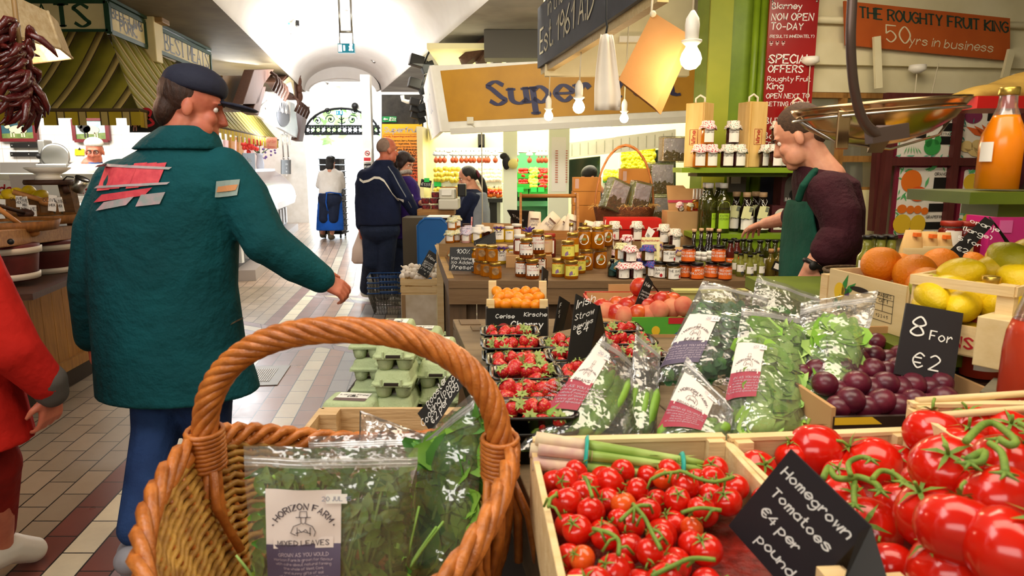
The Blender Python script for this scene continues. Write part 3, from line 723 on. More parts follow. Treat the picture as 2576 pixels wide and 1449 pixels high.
for px,py,w_,h_,a,lb in((80,533,22,34,.1,'largest card, front and centre'),(63,512,20,34,-.25,'tilted card just behind largest one'),(132,511,17,40,.35,'card beside wooden peg near sloping post'),(152,514,15,36,-.2,'card nearest sloping post'),(48,507,14,28,.1,'card partly hidden behind tilted one'),(3,528,20,54,.2,'card cut off at stall edge')):
 Y=4.;p=P(px,py,Y);hh=h_*Y/FOC;ww=w_*Y/FOC;z0_=ra.z+.05
 t=ac('price_tag','white price tag on clip in olive tubs, '+lb,'price tag',p);b=B();b.box((0,0,0),(ww,.006,hh),r=MX.Rotation(a*.5,3,hM)@MX.Rotation(a,3,'Z')).aa('card',TAGM,t)
 b=B();b.ae([(0,.006,-hh*.3),(0,.01,z0_-p.z)],.005,6).aa('clip',aQ,t)
 b=B();fn=ai((0,-.004,0),(cos(a),sin(a),0),(0,0,1));af(b,'OLIVES',.018,fn,(0,hh*.1),.14);af(b,'MIX',.016,fn,(0,-hh*.2),.14);b.aa(fh,INK,t)
LEM=mat('lemon_skin','#e8c81e','#d8b010',ab=.4,scale=6,bump=.12,am=90)
def bJ(b,r=.033):
 b.ak((0,0,0),(r*1.25,r,r),16,11,lambda q:1+.16*max(0,abs(q.x)-.8)/.2)
b=B();bJ(b);eR=b.aa(fD,LEM);tag(eR,fD,fD)
for i,(px,py,s)in enumerate(((27,493,1.3),(45,484,.9),(73,483,1.25),(86,491,.9),(102,493,1.15),(13,497,.9))):
 bg(eR,0,P(px,py,4.35),label='lemon heaped at back of olive stall, '+nth([5,0,1,2,3,4].index(i),6)+' of six',aB='lemons on olive stall',scale=s,rot=(.3*i,.5,i*1.1))
b=B();c=P(55,520,4.35);b.box((c.x,c.y+.02,(ra.z+P(55,499,4.35).z)/2),(.42,.3,P(55,499,4.35).z-ra.z));tag(b.aa('lemon_box',eQ),'brown wooden box holding heap of lemons on olive stall',gt)
p=P(123,452,4.2);t=ac('white_serving_dish','white footed dish set on dark round board above sloping post','dish',p)
b=B();b.aj([(.075,0),(.06,.03),(.09,.045),(.125,.07),(.12,.075),(.07,.05),(0,.048)],n=28).aa('bowl',mat('dish_cream','#e8e2d4',ab=.25),t);b.aj([(.076,0),(.062,.028),(0,.028)],n=24).aa('foot',mat('dish_cream','#e8e2d4'),t)
t=ac('dark_round_board','dark round board carrying white dish on sloping post','board',p+V((0,0,-.03)));b=B();b.aj([(0,0),(.13,0),(.135,.015),(.13,.03),(0,.03)],n=28).aa('disc',au,t);b.ae([(.09,0,0),(.1,0,-.05)],.02,8).aa('support',au,t)
p=P(200,467,4.15);t=ac('steel_cup','small steel cup tied to sloping post by white dish','cup',p,0);T=MX.Rotation(.5,4,hM)@MX.Rotation(pi,4,'X');b=B(T);b.aj([(.038,-.05),(.033,.04),(0,.045)],n=20).aa('cup',aQ,t)
b=B(T);b.aj([(.04,-.052),(.041,-.044),(.039,-.042)],n=20,cap=False).aa('rim',aq,t);b=B();b.ae([(-.03,0,.05),(-.07,0,.055),(-.1,0,.03)],.004,6).aa('cord',aq,t)
o=aC('olive_stall_screen',[P(35,505,4.6),P(112,500,4.6),P(100,440,4.6),P(22,440,4.6)],'grey clear screen standing behind lemons on olive stall','screen',mat('screen_grey','#b6aca4',ab=.15),.008)
b=B();b.bar(P(35,505,4.6),P(35,625,4.6),.02,.02).bar(P(112,500,4.6),P(112,625,4.6),.02,.02).aa('support',aQ,o)
es=mat('canvas_shade','#c9b48e','#b39a70',ab=.9,scale=40,bump=.3,am=200,Subsurface_Weight=0)
zc=P(152,122,2.6).z
bV=[G(-120,50,zc),G(152,122,zc),G(182,146,zc),G(90,158,zc),G(-140,178,zc)]
cc=sum(bV,V())/5
top=[V((q.x*.82+cc.x*.18,q.y*.82+cc.y*.18,zc+d))for q,d in zip(bV,(.17,.135,.135,.17,.17))]
t=ac('canvas_canopy','beige canvas canopy glowing warm from bulb inside above olive stall','canvas shade',cc);off=MX.Translation(-cc)
b=B(off);b.add([q for q in bV]+top,[(0,1,6,5),(1,2,7,6),(2,3,8,7),(3,4,9,8),(4,0,5,9)]).aa('skirt',es,t,aK=.006,sub=0)
b=B(off);b.add(top,[(0,1,2,3,4)]).aa('top_sheet',es,t,aK=.006)
b=B(off);b.ae([bV[1],top[1]],.006,6).ae(bV,.005,6,at=True).aa('seam',es,t)
b=B(off);b.ae([cc+V((0,0,.15)),V((cc.x,cc.y,3.5))],.006,6).aa('cord',aq,t)
b1('shade_bulb',cc+V((.05,0,.05)),12,(1,.65,.45),.05)
DCH=mat('dried_chilli','#3a0c0c','#5a1410',ab=.22,scale=12,bump=.3,am=50,aI=.7)
p0=P(45,80,2.25);t=ac('dried_chilli_bunch','bunch of dark dried chillies hanging from canvas canopy','chilli bunch',p0)
b=B();b.ae([(0,0,.25),(0,0,-.05),(.005,0,-.15),(0,0,-.24)],.008,6).aa('cord',mat('twine',hx),t)
rr=random.Random(4);cm=[]
for k in range(4):
 b=B();L=.075+.012*k;dP=rr.uniform(-.02,.02)
 b.ae([(0,0,0),(.004,0,-.01),(.012,dP*.3,-L*.35),(.014+dP,0,-L*.75),(.01+2*dP,dP,-L)],[.004,.009,.012,.009,.002],7);cm.append(b.mesh('chilli',[DCH]))
for i in range(92):
 z=-.25*rr.random()**.85;a=rr.uniform(0,2*pi);dB=(.05+.02*rr.random())*(1-.35*abs(z/.25));o=ob('chilli',cm[i%4]);o.parent=t
 o.location=(dB*.5*cos(a),dB*.5*sin(a),z+.03);o.rotation_euler=(rr.uniform(.2,1.1)*(1 if sin(a)>0 else-1),rr.uniform(-.9,.9),a)
so_,sn_=V((-3.42,10,0)),V((1,.19,0)).normalized();RS=lambda px,py,d=0:RP(px,py,so_+sn_*d,sn_)
SILV=mat('silver_sign','#dfe9ec','#cfdce0',ab=.35,scale=2)
q=[RS(646,289),RS(753,350),RS(741,261),RS(670,230)]
t=ac('pork_shop_sign','silver pork shop sign with brown pig and dark oval, hung between carved brown gables',g1,q[0]);off=MX.Translation(-q[0])
b=B(off);b.bt(q,.05,sn_).aa(gq,SILV,t)
def db(b,pts):b.add([RS(x,y,.012)for x,y in pts],[tuple(range(len(pts)))])
b=B(off);db(b,[(652,283),(655,270),(660,262),(668,256),(674,250),(678,252),(677,258),(672,266),(673,276),(670,277),(668,270),(662,275),(658,284)]);b.aa('pig',mat('pig_brown','#8a6a54'),t)
b=B(off);db(b,[(714+17*cos(i*pi/12),288+31*sin(i*pi/12))for i in range(24)]);b.aa(f8,mat('oval_grey','#5d6068'),t)
fo=RS(702,292,.02);fx=(RS(726,297,.02)-fo);b=B(off);fn=ai(fo,fx,(0,0,1),.004);Lw=fx.length
af(b,"O'Mahony",.28,fn,(Lw*.5,.08),.2,aJ=.1,gap=1);af(b,'the pork',.2,fn,(Lw*.5,-.42),.2,gap=1);b.aa(fh,aL,t)
BRN=aY('gable_brown','#6a4634','#573626',bY=2)
def cW(pts,label,th=.14,m=BRN,nm='gable_board'):
 b=B();f=[RS(x,y,.04)for x,y in pts];k=len(f);bk=[p-sn_*th for p in f]
 b.add(bk+f,[tuple(range(k-1,-1,-1)),tuple(range(k,2*k))]+[(i,(i+1)%k,k+(i+1)%k,k+i)for i in range(k)],False);return tag(b.aa(nm,m,ar=.008),label,'gable')
cW([(636,282),(656,218),(670,218),(651,290)],'brown sloping end board at near end of silver pork sign')
cW([(752,352),(766,268),(780,268),(772,300),(762,356)],'brown sloping end board at far end of silver pork sign')
cW([(612,262),(640,176),(690,174),(684,184),(664,212),(650,262)],'big plain brown gable board above near end of pork sign',.12)
o=cW([(706,207),(741,165),(754,166),(760,250),(742,252),(715,213)],'carved brown gable with cream panel above far end of pork sign',.25)
b=B();b.add([RS(x,y,.06)for x,y in((712,206),(738,182),(741,240),(719,218))],[(0,1,2,3)]).aa('cream_panel',bx,o)
b=B();b.add([RS(x,y,.07)for x,y in((719,211),(732,205),(739,237),(726,230))],[(0,1,2,3)]).aa('mirror',mat('mirror_grey','#9aa0ac',ab=.1,aP=.8),o)
b=B()
for k in range(4):b.ak(RS(750+k*1.5,185+19*k,.08),(.05,.09,.1),8,6)
b.aa('carving',BRN,o)
for k,(x0,y0,nn)in enumerate(((682,205,5),(738,262,5))):
 o=None
 for j in range(nn):
  b=B();x,y=x0+j*7,y0+j*(7 if k==0 else 5);c=RS(x,y,.1);u=V((0,0,.12))
  b.ae([c+u,c+sn_*.07+u*.6,c+sn_*.08,c+sn_*.02-u],.022,6);
  o=b.aa('bracket_scroll',au)
  tag(o,'carved dark scroll bracket over the '+('near' if k==0 else 'far')+' top of pork sign, '+nth(j,nn),gk,'carved scrolls on pork sign')
b=B();b.add([RS(560,282,-.2),RS(640,282,-.2),RS(640,190,-.2),RS(560,190,-.2)],[(0,1,2,3)]);tag(b.aa('tan_back_panel',aY('tan_board','#7a5a26','#664a1c')),'tan wooden back panel behind butcher awning',gq)
for o in[o for o in COL.objects if o.name.startswith('tan_back_panel')]:x=o.modifiers.new('t','SOLIDIFY');x.thickness=.06
cdv=V((-.197,1,0)).normalized();cnv=V((cdv.y,-cdv.x,0));cb0=V((-4.38,12.59,0))
dQ=mat('counter_white','#eef0f2',ab=.3)
MEATM=mat('meat_slabs','#b0403c','#e0b0a4',ab=.35,scale=16,bump=.3,am=20)
def de(y0,y1,out,label,top,gl0,gl1):
 c=lambda s,o,z:cb0+cdv*(s-12.59)+cnv*(o+out)+V((0,0,z));org=c(y0,0,0);t=ac('refrigerated_counter',label,gU,org);off=MX.Translation(-org)
 b=B(off);b.aS([c(y0,-.9,0),c(y1,-.9,0),c(y1,0,0),c(y0,0,0),c(y0,-.9,.14),c(y1,-.9,.14),c(y1,0,.14),c(y0,0,.14)]).aa('step',mat('step_grey','#a89e98',ab=.4),t)
 b=B(off);b.aS([c(y0,-.9,.14),c(y1,-.9,.14),c(y1,-.25,.14),c(y0,-.25,.14),c(y0,-.9,.55),c(y1,-.9,.55),c(y1,-.25,.55),c(y0,-.25,.55)]).aa('base_panel',mat('counter_dark','#3a3a40',ab=.4),t)
 for i in range(int((y1-y0)/.45)):b=B(off);b.bar(c(y0+.3+.45*i,-.22,.2),c(y0+.3+.45*i,-.22,.55),.05,.08,(0,1,0)).aa('base_strut',dQ,t)
 b=B(off);b.aS([c(y0,-.9,.55),c(y1,-.9,.55),c(y1,-.05,.62),c(y0,-.05,.62),c(y0,-.9,.8),c(y1,-.9,.8),c(y1,0,.8),c(y0,0,.8)]).aa('trough',dQ,t,ar=.02)
 b=B(off);b.aS([c(y0+.05,-.85,.8),c(y1-.05,-.85,.8),c(y1-.05,-.1,.8),c(y0+.05,-.1,.8),c(y0+.05,-.85,1.),c(y1-.05,-.85,1.),c(y1-.05,-.1,.84),c(y0+.05,-.1,.84)]);tag(b.aa('meat_trays',MEATM,t),cr=fS)
 b=B(off);b.grid(lambda u,v:c(y0+(y1-y0)*u,-.02-.42*v**2,.8+(top-.8)*v),2,8).aa('curved_glass',dJ,t)
 b=B(off);b.aS([c(y0,-.95,top),c(y1,-.95,top),c(y1,-.44,top),c(y0,-.44,top),c(y0,-.95,top+.05),c(y1,-.95,top+.05),c(y1,-.44,top+.05),c(y0,-.44,top+.05)]).aa('top_shelf',dQ,t)
 for s in(y0,y1):
  b=B(off);vs=[c(s,-.02-.42*(v/8)**2,.8+(top-.8)*v/8)for v in range(9)]+[c(s,-.95,top),c(s,-.95,.8)];n=len(vs);b.add(vs,[tuple(range(n))]).aa(g2,dQ if s==y1 else dJ,t,aK=.01)
 return c
CF=de(8.5,11.,.28,'meat counter with curved glass front, near one of two along aisle',1.33,0,0)
CF2=de(11.25,16.,0,'bright white chilled counter with curved glass front, far one towards doorway',1.36,0,0)
b=B();p1,p2=CF(8.6,-1.6,0),CF2(17.8,-1.6,0);b.bt([p1,p2,p2+V((0,0,2.9)),p1+V((0,0,2.9))],.08,cnv);al(b,'wall_shops',aT)
eC=mat('pink_panel','#e3bcb8','#d8aaa6',scale=3)
wo,wn=CF(8.6,-1.595,0),cnv;WP=lambda px,py,d=0:RP(px,py,wo+wn*d,wn)
def bj(name,l,r,t_,b_,label,cat,m,th=.05,d=.05):
 o=aC(name,[WP(l,b_,d),WP(r,b_,d),WP(r,t_,d),WP(l,t_,d)],label,cat,m,th);return o
bj(fT,567,581,352,450,'narrow pink wall panel just beyond man in green coat',gq,eC)
bj(fT,591,601,352,450,'pink wall panel between two wooden posts',gq,eC)
bj(fT,614,645,352,450,'widest pink wall panel behind chalkboard',gq,eC)
bj(g3,581,591,345,450,'left wooden post between pink panels',hg,OAK,.08,.1);bj(g3,601,613,345,450,'right wooden post between pink panels',hg,OAK,.08,.1)
bj(g3,708,730,335,440,'brown wooden post at end of pork shop wall',hg,OAK,.1,.1)
o=bj('mirror_cabinet',683,703,385,440,'slim framed mirror on pork shop wall','mirror',mat('mirror_pale','#d9e2e0',ab=.1,aP=.6),.1,.1)
def aH(name,pts,label,av,size,th=.012,m=aq,cB=None,cat=fE,w=.11,aJ=.1,jit=.06,lm=bB,x0=.5,c7=1.75,top=.82):
 o=aC(name,pts,label,cat,m,th);fn,W_,H_=aw(pts[0],pts[1],pts[3]);b=B();y=H_*top-size
 for ln in av:
  s=fit(ln,size,W_*.92)if ln else size
  af(b,ln,s,fn,(W_*x0,y),w,aJ=aJ,jit=jit,gap=1.6);y-=s*c7
 b.aa(fB,lm,o)
 return o,fn,W_,H_
cc_=lambda px,py:RP(px,py,CF(9,-.6,0),cnv)
aH(fE,[cc_(613,438),cc_(643,438),cc_(641,385),cc_(611,385)],'tall chalkboard reading Farm Lamb standing on the near meat counter',['Ballea','Farm','Lamb'],.085)
aH(fE,[cc_(708,438),cc_(732,438),cc_(732,402),cc_(708,402)],'smaller crowded chalkboard at far end of meat counters',['Calvin Farm','Lamb','Organic','Chicken'],.055)
q=[P(665,373,10.2),P(697,375,10.6),P(697,346,10.6),P(667,344,10.2)];aH('hanging_red_sign',q,'small pinkish red lettered board hanging below end of awning',['Our Own','Bacon'],.05,lm=RED,m=mat('faded_red','#c98a70'),cat=f5)
p=cc_(717,365);t=ac('hanging_steel','pair of hooked steel rods hanging in front of brown post','steel rod',p)
for dx in(-.04,.05):b=B();b.ae([(dx,dx,.25),(dx,dx,0),(dx,dx,-.3)],.02,6).ak((dx,dx,-.32),.03,8,6).aa('rod',aQ,t)
b=B();b.ae([(0,0,.25),(0,0,.6)],.01,6).ae([(-.05,-.05,.25),(.06,.06,.25)],.012,6).aa('hook',aQ,t)
p=CF2(15.6,-.7,1.41);t=ac('flower_vase','vase of red gladioli and small purple flowers at end of white counter','flowers',p)
b=B();b.aj([(.08,0),(.09,.1),(.06,.28),(.09,.34)],n=16).aa('vase',mat('vase_grey','#b8b8c0',ab=.2),t)
rr=random.Random(3);b=B();b2=B();b3=B()
for i in range(9):
 a=rr.uniform(0,6.3);tip=V((-.12+.14*cos(a)+(.25 if i>5 else 0),.1*sin(a),(.62 if i<6 else.42)+rr.uniform(-.05,.1)));b.ae([(0,0,.3),tip*.6+V((0,0,.1)),tip],.008,5)
 for k in range(7):
  c=tip+V((rr.uniform(-.07,.07),rr.uniform(-.07,.07),rr.uniform(-.22,.05)));(b2 if i<6 else b3).ak(c,(.05,.045,.05)if i<6 else.025,7,5)
b.aa('stems',mat('stem_green','#4a6a2c'),t);b2.aa('red_petals',mat('petal_red','#d8382c'),t);b3.aa('purple_petals',mat('petal_purple','#6a4a8a'),t)
p=G(768,545,0);b=B();b.box((p.x-.1,p.y,.5),(.5,.4,1.));tag(b.aa('red_bin',mat('bin_red','#b04a48',ab=.4),ar=.03),'tall dull red bin beyond end of white counter','bin')
p=RP(660,600,CF(9.2,.1,0),cnv);b=B();b.aj([(.13,0),(.15,.26),(.14,.27),(.12,.03),(0,.03)],(0,0,0),20);t=ac('pink_bucket','pink bucket on floor under near meat counter','bucket',G(664,604,0)+V((.22,-.3,0)));b.aa('pail',mat('bucket_pink','#b8707c'),t)
b=B();b.ae([(-.14,0,.25),(-.1,0,.36),(0,0,.4),(.1,0,.36),(.14,0,.25)],.006,6).aa(f6,aQ,t)
#SUPERFRUIT SHOP and the aisle in front of it
SFY=mat('sign_ochre','#c08a14','#b27e10',scale=3);NAVY=mat('navy_letters','#23204a',scale=5)
q=[P(1112,331,7.5),P(1830,296,6.9),P(1830,136,6.95),P(1085,165,7.55)]
o=aC('superfruit_sign',q,'long ochre shop sign with big navy serif letters over fruit shop',g1,aT,.1);tag(o);fn,w,h=aw(q[0],q[1],q[3])
o.name='fruit_shop_sign'
b=B();b.quad(fn(.09,.1),fn(w-.02,.09),fn(w-.02,h-.04),fn(.09,h-.06)).aa('ochre_panel',SFY,o)
xs=(P(1222,250,7.4)-q[0]).length;xe=(P(1716,250,7.)-q[0]).length
fn2,w,h=aw(q[0],q[1],q[3],.012);b=B();s_=.44;wd=bz(fZ,s_);af(b,fZ,s_*(xe-xs)/wd if abs((xe-xs)/wd-1)<.5 else s_,lambda x,y:fn2(x,y*(1+0)),(xs,h*.36),.27,bE=1.6,aU=.62,bf='l',gap=1.9)
b.aa(fh,NAVY,o)
b=B();b.bar(q[0]+V((.1,-.03,0)),q[1]+V((0,-.03,0)),.06,.06).aa('lower_rail',mat('rail_greywhite','#d6d2c8'),o)
p=P(1183,303,7.42);b=B();b.box(p,(.07,.03,.07)).ae([p+V((0,0,-.03)),p+V((.12,0,-.12)),p+V((.12,.05,-1.4))],.006,6);tag(b.aa('junction_box',mat('box_cream','#dcd4bc')),'small cream cable box with trailing wire on lower edge of ochre sign','junction box')
sA,sB=q[0]+V((-.02,0,0)),q[3]+V((-.02,0,0));sd2=V((-.16,1,0)).normalized();L_=2.7
q2=[sA+sd2*L_,sA,sB,sB+sd2*L_]
o=aC('fruit_shop_side_sign',q2,'white side sign with faint drawing, facing aisle at fruit shop corner',g1,aL,.05);fn,w,h=aw(q2[0],q2[1],q2[3])
b=B();af(b,'fruit',.3,fn,(w*.55,h*.4),.05);af(b,'veg',.2,fn,(w*.3,h*.2),.06);b.aa('drawing',mat('faint_blue','#8a9ab8'),o)
YB=10.2;FLX=P(1075,400,YB).x
dk=mat('shop_cream','#efe6b6','#e8dfae',ab=.7,scale=2)
b=B();b.box(((FLX+4.7)/2,YB+.06,1.37),(4.7-FLX,.1,2.74));al(b,'wall_shop_back',dk)
b=B();b.box((2.,7.75,2.75),(4.6,.3,.29));tag(b.aa('dark_ceiling_panel',mat('dark_ceiling_grey','#57534d',ab=.8)),'grey panel added to look like dark ceiling behind ochre sign','fascia')  # grey box added so the area above the sign reads as dark ceiling
b=B();b.box((FLX-.02,9.9,1.),(.08,.7,2.));al(b,'wall_shop_side',dk)
b=B();b.box((1.75,9.05,2.78),(5.4,2.3,.06));al(b,'ceiling_shop',dk)
for l,r_,Y in((1266,1301,8.2),(1381,1432,7.9)):
 x0,x1=P(l,400,Y).x,P(r_,400,Y).x;b=B();b.box(((x0+x1)/2,Y+.1,1.375),(x1-x0,.2,2.75));o=al(b,'column',mat('column_pale','#eaf0dc'))
b=B();fn=ai(P(1418,470,7.88),(1,0,0),(0,0,1))
for i in range(14):b.quad(*[fn(x-.1,.05+.027*i+y)for x,y in((0,0),(.03,0),(.03,.012),(0,.012))]).quad(*[fn(x+.02,.05+.027*i+y)for x,y in((0,0),(.02,0),(.02,.012),(0,.012))])
o=aC('price_list',px4(1388,1424,345,482,7.895),'pale price list with rows of red print on wider white column','price list',aL,.004);b.aa('print',mat('faded_red_print','#c87a6a'),o)
p=P(1278,408,8.17);t=ac('cartoon_cutout','small dark figure and round yellow sticker on narrow column of fruit shop','sticker',p);b=B();b.ak((-.02,0,0),(.05,.012,.09),8,6).ak((-.05,0,.07),(.05,.012,.04),8,6).aa('figure',aq,t);b=B(MX.Rotation(pi/2,4,'X'));b.aj([(0,0),(.06,0),(.06,.01),(0,.01)],(.06,-.02,0),n=18).aa('disc',mat('sticker_pale_yellow','#e6dc8a'),t)
p=P(1211,361,YB-.08);t=ac('wall_speaker','small black loudspeaker on cream wall of fruit shop','speaker',p);b=B();b.box((0,0,0),(.1,.12,.27)).aa('cabinet',aq,t,ar=.01);b=B(MX.Rotation(pi/2,4,'X'));b.aj([(.035,0),(.03,-.01),(0,-.005)],(0,-.05,.06),n=16).aa('cone',bF,t)
for i,(px,py,Y)in enumerate(((1480,318,8.9),(1495,345,9.5))):
 p=P(px,py,Y);t=ac('shop_tube_light',('nearer' if i==0 else 'farther')+' lit tube light hanging at right of fruit shop','light',p,.15);b=B();b.box((0,0,.04),(.62,.09,.05)).aa(hf,aT,t);b.ae([(-.29,0,0),(.29,0,0)],.022,8).aa('tube',aR.get('lit_tube'),t)
 b=B();b.ae([(-.2,0,.06),(-.2,0,2.75-p.z)],.006,6).ae([(.2,0,.06),(.2,0,2.75-p.z)],.006,6).aa(he,aQ,t)
q=[P(1428,398,8.6),P(1700,368,8.3),P(1700,325,8.3),P(1428,360,8.6)];o=aC('slatted_canopy',q,'white slatted canopy front over lemon display','canopy',aT,.04);fn,w,h=aw(q[0],q[1],q[3],.003);b=B()
for i in range(13):b.quad(*[fn(w*(i+.5)/13+x,y)for x,y in((0,.02),(.008,.02),(.008,h-.02),(0,h-.02))])
b.aa('groove',mat('groove_grey','#b9b8a6'),o)
q=[P(1430,490,9.4),P(1700,490,9.4),P(1700,372,9.2),P(1430,402,9.3)];aC('shop_mirror',q,'dark tilted mirror above lemon display in fruit shop','mirror',mat('dark_mirror','#3a4a3c',ab=.15,aP=.7),.03)
YAP=mat('apple_yellow','#d9c24a','#c6b23a',ab=.4,scale=3);MUSH=mat(fP,'#efe4d2','#dfd0ba',ab=.7,scale=5);e4=mat('pepper_red','#c8281c','#a81c14',ab=.25,scale=5);PEPY=mat('pepper_yellow','#e0c838','#ead85a',ab=.25,scale=5);LMF=mat('far_lemon','#d8cc10','#c0c414',ab=.4,scale=4);ORG=mat('far_orange','#e07a1c','#c85a18',ab=.45)
GRNP=mat('green_plastic','#2fae3c',ab=.35);e7=mat('price_card_green','#2ec85a',ab=.6)
def ap(name,dw,ms):b=B();dw(b);return b.mesh(name,ms if isinstance(ms,list)else[ms])
def ce(name,cat,me,label,aB,l,r_,t_,b_,Y,eY,d3,jit=.3,dy=.05,scale=1,b0=0):
 for j in range(d3):
  for i in range(eY):
   px=l+(r_-l)*(i+.5+R.uniform(-jit,jit))/eY;py=b_-(b_-t_)*(j+.5+R.uniform(-jit,jit)*.6)/d3
   o=ob(name,me);o.location=P(px,py,Y+dy*j+R.uniform(0,.02));o.rotation_euler=(R.uniform(0,6),R.uniform(0,6),R.uniform(0,6));o.scale=(scale*R.uniform(.9,1.1),)*3
   tag(o,label,cat,aB)
sph=lambda r,sq=1:(lambda b:b.ak((0,0,0),(r,r,r*sq),10,7))
def pep(b):b.ak((0,0,0),(.042,.042,.05),10,7,lambda q:1+.1*cos(4*atan2(q.y,q.x))).ae([(0,0,.045),(.004,0,.065)],.008,5)
AP=ap(g8,sph(.036),YAP);MS=ap(fP,sph(.035,.7),MUSH);PR=ap(hk,pep,e4);PYE=ap(hk,pep,PEPY);LF=ap(fD,lambda b:bJ(b,.036),LMF);TO=ap(gI,sph(.034),e4);OF=ap(fV,sph(.038),ORG)
def dO(name,l,r_,d3,Y,label,m,b0=.35,legs=True):
 """display rack: sloping shelves at the given pixel rows"""
 zs=[P(l,y,Y).z for y in d3];x0,x1=P(l,450,Y).x,P(r_,450,Y).x
 t=ac(name,label,'display rack',((x0+x1)/2,Y,0))
 for z in zs:b=B();b.box((0,b0/2,z-.02),(x1-x0,b0,.04)).box((0,0,z+0),(x1-x0,.03,.07)).aa(gH,m,t)
 b=B();b.box((0,b0+.01,max(zs)/2+.25),(x1-x0,.03,max(zs)+.5)).aa(fA,m,t)
 for x in(x0,x1):b=B();b.box((x-(x0+x1)/2,b0/2,max(zs)/2),(.04,b0,max(zs))).aa(fN,m,t)
 return t
FRW=mat('fridge_white','#dfe6d8',ab=.4)
dO('fruit_rack',1090,1262,(498,462),9.5,'white chilled rack of apples and mushrooms behind cashier',FRW)
ce(g8,g8,AP,'yellow apple in upper rows of chilled rack behind cashier','apples on upper shelf',1092,1156,420,458,9.46,9,3,scale=1)
ce(g8,g8,AP,'yellow apple on lower shelf of chilled rack behind cashier','apples on lower shelf',1092,1158,470,495,9.4,9,2)
ce(fP,fP,MS,'pale mushroom heaped on chilled rack beside cashier','mushrooms on chilled rack',1196,1260,420,458,9.46,9,4)
ce(fP,fP,MS,'pale mushroom on lower shelf beside cashier','mushrooms on lower shelf',1198,1260,466,494,9.4,8,3)
tb=B();c0,c1=P(1216,500,8.9),P(1264,500,8.9);tb.box(((c0.x+c1.x)/2,9.,c0.z-.02),(c1.x-c0.x,.3,.05));tb.box(((c0.x+c1.x)/2,9.,c0.z/2-.03),(.1,.1,c0.z-.05));tag(tb.aa('fruit_stand',aq),'black stand holding mixed heap of small orange and red fruit by narrow column','stand')
ce('mandarin','mandarin',OF,'small orange fruit in mixed heap by narrow column','orange fruit on black stand',1218,1262,472,497,8.88,6,2,scale=.8)
ce('small_tomato',gI,TO,'small red tomato in mixed heap by narrow column','red fruit on black stand',1220,1262,476,490,8.86,5,1,scale=.7)
dO('pepper_rack',1294,1381,(512,473),9.6,'green edged rack of red and yellow peppers between two columns',mat('rack_green','#5aa878',ab=.4))
for k,(l,r_,me,nm,c,lab)in enumerate(((1302,1330,TO,gI,gI,'red tomato'),(1330,1356,PYE,'yellow_pepper',hk,'yellow pepper'),(1353,1378,PR,'red_pepper',hk,'red pepper'))):
 for lv,(t_,b_)in enumerate(((424,446),(452,472))):
  Y=9.62-.12*lv;q0,q1=P(l,b_+2,Y),P(r_,b_+2,Y);w=q1.x-q0.x
  b=B();b.box((0,0,0),(w,.2,.012)).box((0,-.1,.03),(w,.012,.07)).box((-w/2,0,.04),(.012,.2,.09)).box((w/2,0,.04),(.012,.2,.09)).box((0,0,-.06),(w*.9,.16,.11))
  o=b.aa('green_tray',GRNP);o.location=((q0.x+q1.x)/2,Y+.05,q0.z);tag(o,'green plastic tray on the '+(hF if lv==0 else hG)+' tier of pepper rack, '+['holding tomatoes','holding yellow peppers','holding red peppers'][k],'tray','green trays on pepper rack')
  ce(nm,c,me,lab+' in the '+(hF if lv==0 else hG)+' green tray of pepper rack',lab+'s, tier '+('one' if lv==0 else 'two'),l+2,r_-2,t_,b_,Y-.04,4,3,scale=.85)
dO('lemon_rack',1518,1572,(452,),8.9,'low rack of bright lemons in middle of fruit shop',FRW)
ce(fD,fD,LF,'bright lemon piled on low rack below mirror','lemons on low rack',1520,1572,430,452,8.85,7,3)
dO('lemon_rack',1566,1645,(428,),8.7,'rack added for lemons that imitate mirror reflection behind hamper handle',FRW)
ce(fD,fD,LF,'greenish yellow lemon imitating mirror reflection behind hamper handle','lemons imitating mirror reflection',1566,1645,374,428,8.62,11,7,scale=1.,dy=.02)  # rack and lemons built in place of the mirror's reflection
ON=ap('onion',lambda b:(b.ak((0,0,0),(.035,.035,.04),9,6),b.ae([(0,0,.03),(0,0,.07)],.008,5)),mat('onion_red','#b8502c'))
OVT=ap('oval_tag',lambda b:b.aj([(0,0),(.04,0),(.04,.008),(0,.008)],n=16,T=MX.Rotation(pi/2,3,'X')@MX.Diagonal((1.2,.7,1)).to_3x3()),mat('tag_oval','#dfe4f0'))
pr0,pr1=P(1090,383,9.3),P(1381,383,9.3);b=B();b.ae([pr0,pr1],.01,6);tag(b.aa('hanging_rail',aQ),'thin rail of oval tags and onion strings across fruit shop','rail')
k=0
for px in(1097,1107,1118,1139,1147,1161,1173,1184,1192,1205,1213,1222,1228,1246,1298,1332,1355,1363,1373):
 o=ob('red_onion',ON);o.location=P(px,403,9.3);tag(o,'red onion hanging on rail across fruit shop','onion','onions on hanging rail')
 b=B();b.ae([(0,0,.04),(0,0,.13)],.005,5).aa('hook',aq,o)
 o=ob('oval_tag',OVT);o.location=P(px,388,9.28);tag(o,'white oval tag with blue edge on rail across fruit shop','price tag','oval tags on rail')
b=B()
for px,py,lb in((1101,463,'behind cherry cartons'),(1106,499,'on lower rack shelf'),(1308,477,'under tomatoes'),(1344,477,'under yellow peppers'),(1360,477,'under red peppers'),(1526,453,'beside low lemon rack'),(1555,451,'under low lemons')):
 Y=9.47 if px<1200 else(8.87 if px>1500 else 9.4);aC('green_price_card',px4(px-9,px+9,py-6,py+6,Y),'bright green price card '+lb,'price card',e7,.006)
cx0,cx1=P(1040,540,7.).x,P(1140,540,7.).x;zc_=P(1080,526,6.9).z
t=ac('checkout_counter','wooden checkout counter between couple and cashier',gU,((cx0+cx1)/2+.04,6.98,0));w=cx1-cx0
